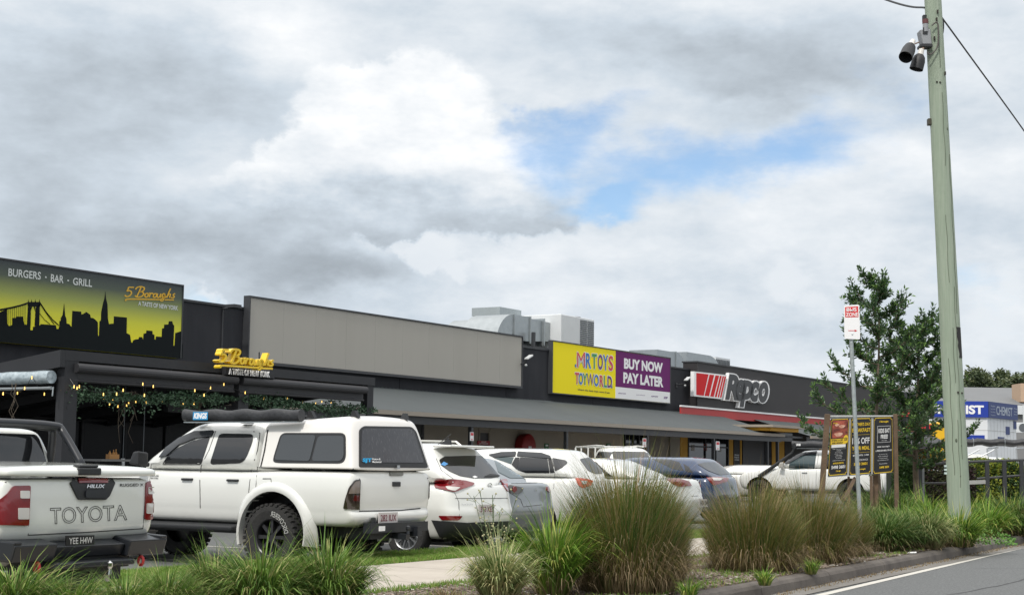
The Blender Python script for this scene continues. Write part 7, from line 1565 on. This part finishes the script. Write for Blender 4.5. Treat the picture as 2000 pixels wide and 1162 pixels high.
# hedges, railing
def hedge(label, x0, x1, D, ztop, mA, mB_, n_, seed, z0=.1, thick=.8):
    a = gp(x0, D, z0); b = gp(x1, D, z0); R = random.Random(seed); t_ = thing('hedge', label, 'hedge', (a+b)/2, 0, 'hedges behind the railing'); mid = (a+b)/2; LV = MB(); LN = MB()
    d_ = (b-a); ln = d_.length; d_.normalize(); s_ = Vector((-d_.y, d_.x, 0)); H_ = ztop-z0
    for i in range(n_):
        f = R.random(); hh = H_*(1+.05*math.sin(f*ln*3.3)+.03*math.sin(f*ln*9)); face = R.random(); p = d_*ln*(f-.5)
        if face < .55: p = p-s_*thick/2*R.uniform(.7, 1.08)+Vector((0, 0, hh*R.random()))
        else: p = p+s_*thick/2*R.uniform(-1, 1)+Vector((0, 0, hh*R.uniform(.88, 1.04)))
        clumpy = math.sin(f*ln*7+p.z*8)*math.sin(p.z*9+f*ln*3)
        leaf(LN if R.random() < .45+.4*clumpy else LV, p, (R.uniform(-1, 1), R.uniform(-1, .4), R.uniform(-.3, 1)), R.uniform(.05, .10), R.uniform(.03, .05), R)
    MB().hexa([d_*ln*(k-.5)+s_*thick*.33*q+Vector((0, 0, zz)) for zz in (0, H_*.9) for k, q in ((0.01, -1), (.99, -1), (.99, 1), (.01, 1))]).build('dark_core', mat('hedge_core', (.012, .018, .01), .95), t_)  # near-black solid block inside the leaves, filling the gaps between them
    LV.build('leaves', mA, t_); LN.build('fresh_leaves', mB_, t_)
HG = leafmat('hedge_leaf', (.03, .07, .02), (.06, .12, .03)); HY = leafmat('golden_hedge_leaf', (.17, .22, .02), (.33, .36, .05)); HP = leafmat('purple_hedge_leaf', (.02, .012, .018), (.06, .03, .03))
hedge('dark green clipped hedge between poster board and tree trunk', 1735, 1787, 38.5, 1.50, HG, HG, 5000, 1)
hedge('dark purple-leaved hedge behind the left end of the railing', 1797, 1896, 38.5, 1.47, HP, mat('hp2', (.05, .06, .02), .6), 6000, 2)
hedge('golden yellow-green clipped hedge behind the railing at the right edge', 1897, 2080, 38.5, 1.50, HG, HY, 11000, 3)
RAIL = mat('dark_rail', (.045, .047, .05), .45, metal=.3)
z10 = Z(1740, 700, .22375)
DR = 36.0; r = thing('metal_railing', 'dark two-bar metal railing in front of the hedges at the right', 'railing', gp(1900, DR, .15)); rb_ = r.location
def RP(x, y, D=DR): return atD(*z10((x, y))[0], D)-rb_
L = MB(); L.tube([RP(250, 922), RP(460, 915), RP(670, 902), RP(1162, 884), RP(1500, 871)], .03, 8); L.build('top_rail', RAIL, r); 
L = MB(); L.tube([RP(250, 1088), RP(480, 1085)], .022, 8); L.tube([RP(750, 1048), RP(1162, 1018), RP(1500, 993)], .026, 8); L.build('lower_rail', RAIL, r)
for x, y in ((252, 922), (838, 898), (988, 890), (1138, 885), (1290, 880)):
    p = RP(x, y); MB().box(p.x-.045, p.x+.045, p.y-.03, p.y+.03, 0, p.z).build('railing_post', RAIL, r)
p = RP(278, 922); MB().box(p.x-.03, p.x+.03, p.y-.02, p.y+.02, .2, p.z).build('railing_post', mat('rail_grey', (.2, .21, .22), .5), r)
a = RP(650, 1082); b = RP(825, 1075); MB().beam(a, b, .05, .09).build('grey_plank', mat('plank_grey', (.33, .33, .32), .7), r)
# ================================================================ BEYOND THE RAILING
# chemist shop: corner block
DC = 92.0; NAVY = mat('navy_sign', (.008, .035, .30), .5); NAVY2 = mat('navy_sign_dull', (.03, .05, .16), .6); WCL = mat('white_cladding', (.66, .68, .70), .6, noise=(2, .2, (.6, .62, .64)))  # second, greyer blue for the right-hand face
cc = atD(1929, 850, DC); czb = 0; ctop = atD(1929, 785, DC).z; cmid = atD(1929, 815, DC).z
r = thing('chemist_shop', 'white corner building with a navy blue band reading CHEMIST', 'building', Vector((cc.x, cc.y, 0)))
eL = (atD(1815, 850, DC)-cc); eL.z = 0; eL = Vector((-3.6, .35, 0)); eR = Vector((atD(1985, 850, DC+4.6).x-cc.x, 4.6, 0))
def face_(L, o, e, a0, a1, z0, z1, th, out): 
    n_ = Vector((e.y, -e.x, 0)).normalized()*out; A = e*a0; Bq = e*a1
    return L.hexa([A+n_*th+Vector((0, 0, z0)), Bq+n_*th+Vector((0, 0, z0)), Bq+n_*.003+Vector((0, 0, z0)), A+n_*.003+Vector((0, 0, z0)), A+n_*th+Vector((0, 0, z1)), Bq+n_*th+Vector((0, 0, z1)), Bq+n_*.003+Vector((0, 0, z1)), A+n_*.003+Vector((0, 0, z1))])
L = MB(); w4 = [Vector((0, 0, 0)), eR, eR+eL, eL]; L.add([(p.x, p.y, z) for z in (0, ctop) for p in w4], [(0, 1, 5, 4), (1, 2, 6, 5), (2, 3, 7, 6), (3, 0, 4, 7), (4, 5, 6, 7)]); L.build('walls', WCL, r)
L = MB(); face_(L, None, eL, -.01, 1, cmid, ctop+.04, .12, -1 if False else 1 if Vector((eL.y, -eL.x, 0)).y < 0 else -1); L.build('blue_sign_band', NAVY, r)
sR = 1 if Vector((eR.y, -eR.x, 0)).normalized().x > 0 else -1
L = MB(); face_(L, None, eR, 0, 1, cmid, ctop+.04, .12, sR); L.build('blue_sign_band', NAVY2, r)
def facetext(txt, e, a0, a1, z0, z1, out, m_, off=.13, **k):
    n_ = Vector((e.y, -e.x, 0)).normalized()*out*off; L = MB(); put_text(L, txt, lambda a, b, t: e*(a0+(a1-a0)*a)+n_+Vector((0, 0, z0+(z1-z0)*b)), **k); return L.build('lettering', m_, r)
hb = ctop-cmid; sL = 1 if Vector((eL.y, -eL.x, 0)).y < 0 else -1
facetext('CHEMIST', eL, .97, .06, cmid+hb*.2, cmid+hb*.78, sL, WHT, bold=.04); facetext('CHEMIST', eR, .24, .80, cmid+hb*.22, cmid+hb*.80, sR, mat('dull_white', (.40, .45, .52), .6), bold=.01)  # greyer white lettering on the right-hand face
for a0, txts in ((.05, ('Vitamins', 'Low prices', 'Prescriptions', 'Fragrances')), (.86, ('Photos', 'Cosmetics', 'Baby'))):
    for i, t_ in enumerate(txts): facetext(t_, eR, a0, a0+(.15 if a0 < .5 else .12), cmid+hb*(.72-.2*i), cmid+hb*(.82-.2*i), sR, MATS['dull_white'])
L = MB(); n_ = Vector((eR.y, -eR.x, 0)).normalized()*sR
for a0, a1, f0, f1 in ((.34, .56, .52, .40), (.62, .75, .20, .05), (.90, 1.0, .0, -.15)): face_(L, None, eR, a0, a1, cmid-1.9*f0-.55, cmid-1.9*f1-.35, .03, sR); L.build('blue_square', NAVY2, r); L = MB()
L = MB(); face_(L, None, eL, .05, .40, cmid-1.36, cmid-1.06, .03, sL); L.build('blue_square', NAVY, r)
L = MB()
for k in range(1, 9): face_(L, None, eR, k/9-.002, k/9+.002, .1, cmid-.02, .008, sR)
face_(L, None, eR, 0, 1, cmid-.78, cmid-.75, .008, sR); face_(L, None, eL, 0, 1, cmid-.78, cmid-.75, .008, sL); L.build('panel_joints', BACK, r)
# grey roofed hall behind
DG = 125.0; a = atD(1780, 790, DG); b = atD(2100, 790, DG); r = thing('grey_roof_hall', 'long low building with a grey sheet roof behind the chemist shop', 'building', Vector((a.x, a.y, 0)))
zr0 = atD(1990, 791, DG).z; zr1 = atD(1950, 757, DG+8).z; Wd = b.x-a.x
L = MB(); L.add([(0, 0, zr0), (Wd, 0, zr0), (Wd, 8, zr1), (0, 8, zr1), (0, 16, zr0), (Wd, 16, zr0)], [(0, 1, 2, 3), (3, 2, 5, 4)]); L.build('roof', mat('grey_sheet_roof', (.14, .145, .15), .7, noise=(.5, .4, (.17, .175, .18))), r)
L = MB(); L.box(0.1, Wd, .2, 15.8, 0, zr0-.45); L.build('walls', mat('hall_wall', (.20, .20, .20), .8), r); L = MB(); L.box(0, Wd, -.1, .1, zr0-.75, zr0-.02); L.box(9, 9.1, -.2, -.1, 0, zr0); L.build('gutter', WHITEM, r)
q = atD(2008, 772, DG-1)-Vector((a.x, a.y, 0)); L = MB(); L.box(q.x, q.x+2, .8, 3, zr0+.3, zr1+.0); L.build('dormer', mat('peach_wall', (.45, .32, .22), .8), r)
q = atD(1985, 835, DG-20); r2 = thing('wall_air_conditioner', 'small white outdoor air conditioning unit right of the chemist shop', 'air conditioner', Vector((q.x, q.y, q.z))); L = MB(); L.box(-.1, .9, -.3, .3, -.35, .35); L.build('casing', WHITEM, r2, bevel=.03); L = MB(); L.lathe([(.01, 0), (.26, 0), (.28, .02)], 16, lambda x, y, h: (.35+x, -.31-h, y)); L.build('fan_grille', MATS['louvre_grey'], r2); MB().box(-.1, .9, -.3, .3, -q.z, -.352).build('stand', MATS['hall_wall'], r2)
# yellow shop front + red sign seen through the tree
q = atD(1815, 840, 84); r = thing('yellow_shop_front', 'bright yellow shop front glimpsed behind the tree and pole', 'building', Vector((q.x, q.y, 0))); YB = mat('bright_yellow_wall', (.72, .42, .01), .6)
x1 = atD(1849, 840, 84).x-q.x; zt = atD(1840, 822, 84).z; L = MB(); L.hexa([(0, 0, 0), (x1, 0, 0), (x1, 3, 0), (0, 3, 0), (0, 0, zt-.4), (x1, 0, zt), (x1, 3, zt), (0, 3, zt-.4)]); L.build('walls', YB, r); MB().box(.35, .5, -.03, -.002, 0, 1.7).box(.9, 1.0, -.03, -.002, 0, 1.7).build('door_frame', BLK, r)
L = MB(); L.box(-1.3, .2, -.08, -.003, atD(1800, 838, 84).z, atD(1800, 828, 84).z); L.build('red_band', RED_, r)
# second striped sign past the tree
q = atD(1760, 805, 80); r = thing('striped_fascia_sign', 'red and white slanted stripes sign half hidden by the street trees', 'sign', Vector((q.x, q.y, 0))); zA_ = atD(1760, 813, 80).z; zB_ = atD(1760, 791, 80).z
MB().box(-.2, 1.7, 0, .15, zA_-.1, zB_+.1).build('backing', BLK, r); MB().box(.1, .25, .02, .13, 0, zA_-.1).box(1.3, 1.45, .02, .13, 0, zA_-.1).build('post', BLK, r)
for k in range(6): x = .0+.27*k; L = MB(); L.hexa([(x, -.03, zA_), (x+.12, -.03, zA_), (x+.12, -.003, zA_), (x, -.003, zA_), (x+.14, -.03, zB_), (x+.26, -.03, zB_), (x+.26, -.003, zB_), (x+.14, -.003, zB_)]); L.build('stripe', RED_ if k < 2 else WHT, r)
# grey shade umbrella
q = atD(1810, 870, 60); r = thing('shade_umbrella', 'dark grey wide cafe umbrella behind the tree trunk', 'umbrella', Vector((q.x, q.y, .1))); zt = atD(1805, 845, 60).z-.1; ze = atD(1850, 868, 60).z-.1
L = MB(); k = 4; hw = (atD(1852, 868, 60).x-q.x)+.1
L.add([(0, 0, zt)]+[(hw*math.cos(a), hw*math.sin(a), ze) for a in [PI/4*1+PI/2*i+.25 for i in range(4)]]+[(hw*math.cos(a), hw*math.sin(a), ze-.12) for a in [PI/4*1+PI/2*i+.25 for i in range(4)]], [(0, 1+i, 1+(i+1) % 4) for i in range(4)]+[(1+i, 5+i, 5+(i+1) % 4, 1+(i+1) % 4) for i in range(4)]); L.build('canopy', mat('umbrella_grey', (.06, .062, .066), .8), r); L = MB(); L.tube([(0, 0, 0), (0, 0, zt-.01)], .03, 8); L.build('pole', BLK, r)
# cars beyond the hedge
GRP = 'cars behind the railing and hedge'
c = suv('parked_car', 'red car with dark windows behind the hedge and street tree', 'car', rearpos(1968, 58, .12), P_RED, 4.3, .88, 1.02, 1.56, rk=(.2, .9), group=GRP)
c.root.rotation_euler.z = math.radians(180-8); c.decal('side_window', [(.9, 1.06), (3.1, 1.06), (2.7, 1.42), (1.35, 1.44)], 'side', CGL, .006, .05, both=True)
c = suv('parked_car', 'white car roof showing between the red car and the timber pole', 'car', rearpos(1990, 66, .12), P_WHITE, 4.5, .9, 1.15, 1.78, rk=(.2, .7), group=GRP)
c.root.rotation_euler.z = math.radians(180-8); c.decal('side_window', [(.9, 1.2), (3.1, 1.2), (2.7, 1.6), (1.35, 1.62)], 'side', CGL, .006, .05, both=True)
q = rearpos(2100, 43, .12)
c = Car('ute', 'ute with ladder frame carrying a long black canvas roll at the right frame edge', 'ute', q, 0, GRP); c.root.rotation_euler.z = math.radians(180-8)
c.solid([belt(.45, .80, .25, 4.9), belt(.6, .88, .0, 5.0), belt([(3.4, 1.05), (5, .85)], .88, 0, 5.0), belt([(3.6, 1.08), (5.0, .95)], .82, .05, 4.9), belt([(3.6, 1.1), (5.0, .97)], .4, .1, 4.8)], 1); c.solid(cabin(1.04, 1.68, 2.3, 2.4, 4.1, 3.3, .8, .62), 2); c.finish([P_WHITE, BPL]); c.wheels(1.0, 4.1, .76, .36, .22, RIMB, spokes=6)
c.decal('side_window', [(2.55, 1.12), (3.7, 1.12), (3.35, 1.55), (2.65, 1.58)], 'side', CGL, .006, .04, both=True)
L = MB()
for x in (.5, 1.4, 2.2):
    for sd in (1, -1): L.tube([(x, sd*.8, 1.0), (x+.05, sd*.74, 1.86)], .025, 6)
    L.tube([(x, -.78, 1.86), (x, .78, 1.86)], .025, 6)
L.tube([(2.3, .78, 1.80), (3.3, .7, 1.25)], .02, 6); L.tube([(2.7, .78, 1.80), (3.7, .7, 1.25)], .02, 6); L.build('ladder_frame', mat('alu_frame', (.4, .42, .44), .4, metal=.4), c.root)
bg_ = thing('canvas_roll', 'long black canvas roll tied on the ladder frame at the right frame edge', 'canvas roll', q, math.radians(180-8)); L = MB(); n_ = 30; k = 12; R2 = random.Random(6)
L.add([(-.4+3.6*i/n_, .55+.17*math.cos(2*PI*j/k), 2.0+.10*math.sin(2*PI*j/k)*(1+R2.uniform(-.2, .2))+.02*math.sin(i*1.3)) for i in range(n_+1) for j in range(k)], [(i*k+j, i*k+(j+1) % k, (i+1)*k+(j+1) % k, (i+1)*k+j) for i in range(n_) for j in range(k)]+[tuple(range(k)), tuple(n_*k+j for j in range(k))]); L.build('canvas', BAGM, bg_, smooth=True)
L = MB()
for i in (4, 12, 20, 27): x = -.4+3.6*i/n_; L.tube([(x, .55+.18*math.cos(a), 2.0+.115*math.sin(a)) for a in [2*PI*j/14 for j in range(15)]], .008, 4)
L.build('strap', GALV, bg_)
# red and yellow car nose behind the white ute
c = suv('parked_car', 'white car with red and yellow bonnet stripe glimpsed left of the white ute', 'car', rearpos(1545, 56, .12), P_WHITE, 4.3, .88, .95, 1.30, group='cars in the far row')
c.root.rotation_euler.z = math.radians(180+10); c.M = Matrix.Translation(c.root.location) @ Matrix.Rotation(c.root.rotation_euler.z, 4, 'Z'); c.Mi = c.M.inverted()
c.decal('bonnet_stripe', [(3.5, -.3), (4.0, -.3), (4.0, .6), (3.5, .6)], 'top', RED_, .006, .03)
# far trees
def far_tree(label, px, D, ptop, wpx, mA, mB_, seed, name='gum_tree'):
    b = atD(px, 900, D); b.z = 0; H_ = atD(px, ptop, D).z; R = random.Random(seed); t_ = thing(name, label, 'tree', b, 0, 'gum trees behind the grey roof'); wd = wpx/3000*D/2; LV = MB(); LN = MB(); W_ = MB(); W_.tube([(0, 0, 0), (.1, 0, H_*.4), (-.1, 0, H_*.8)], [.35, .28, .1], 7)
    blobs = []
    for i in range(16):
        a = R.uniform(0, 2*PI); q = R.uniform(.1, .85)*wd; z = H_*R.uniform(.45, .88); s_ = wd*R.uniform(.25, .48)*(1.15-.5*abs(z/H_-.6)); blobs.append((q*math.cos(a), q*math.sin(a), min(z, H_-s_*.8), s_)); W_.tube([(0, 0, H_*.4), (q*math.cos(a)*.5, q*math.sin(a)*.5, z*.85), (q*math.cos(a), q*math.sin(a), z)], [.14, .08, .03], 5)
    blobs.append((0, 0, H_-wd*.3, wd*.3))
    for (x, y, z, s_) in blobs:
        for k in range(480):
            v = Vector((R.gauss(0, 1), R.gauss(0, 1), R.gauss(0, .75))).normalized()*s_*R.uniform(.55, 1.08); leaf(LN if v.z > s_*.2 and R.random() < .5 else LV, (x+v.x, y+v.y, z+v.z), (R.uniform(-1, 1), R.uniform(-1, 1), R.uniform(-1, .5)), R.uniform(.3, .6), R.uniform(.15, .3), R)  # upper leaves take the lighter olive: sunlight painted into the colour
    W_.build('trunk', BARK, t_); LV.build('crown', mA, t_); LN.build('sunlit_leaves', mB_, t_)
GA = leafmat('gum_leaf', (.05, .075, .035), (.09, .12, .055)); GB = leafmat('gum_leaf_olive_lit', (.10, .13, .05), (.15, .17, .07))
for i, (px, D, pt, wp, lab) in enumerate(((1905, 170, 716, 110, 'olive gum tree crown directly right of the timber pole'), (1925, 178, 726, 90, 'gum tree crown second right of the timber pole'), (1960, 172, 720, 95, 'feathery gum tree crown near the right edge, left of the last one'), (1998, 168, 726, 110, 'last gum tree crown at the right edge of the photo'), (1840, 182, 728, 150, 'gum tree crown behind the timber pole and broad street tree'), (2040, 175, 722, 140, 'gum tree just past the right frame edge'))): far_tree(lab, px, D, pt, wp, GA, GB, 60+i)
r = thing('television_aerial', 'thin television aerial mast left of the timber pole', 'aerial', gp(1820, 100, 0)); L = MB(); zt = atD(1820, 703, 100).z; L.tube([(0, 0, 0), (0, 0, zt)], .03, 5); L.tube([(-.5, 0, zt-.1), (.6, 0, zt-.1)], .02, 4); L.build('mast', mat('aerial_grey', (.35, .36, .37), .5), r)
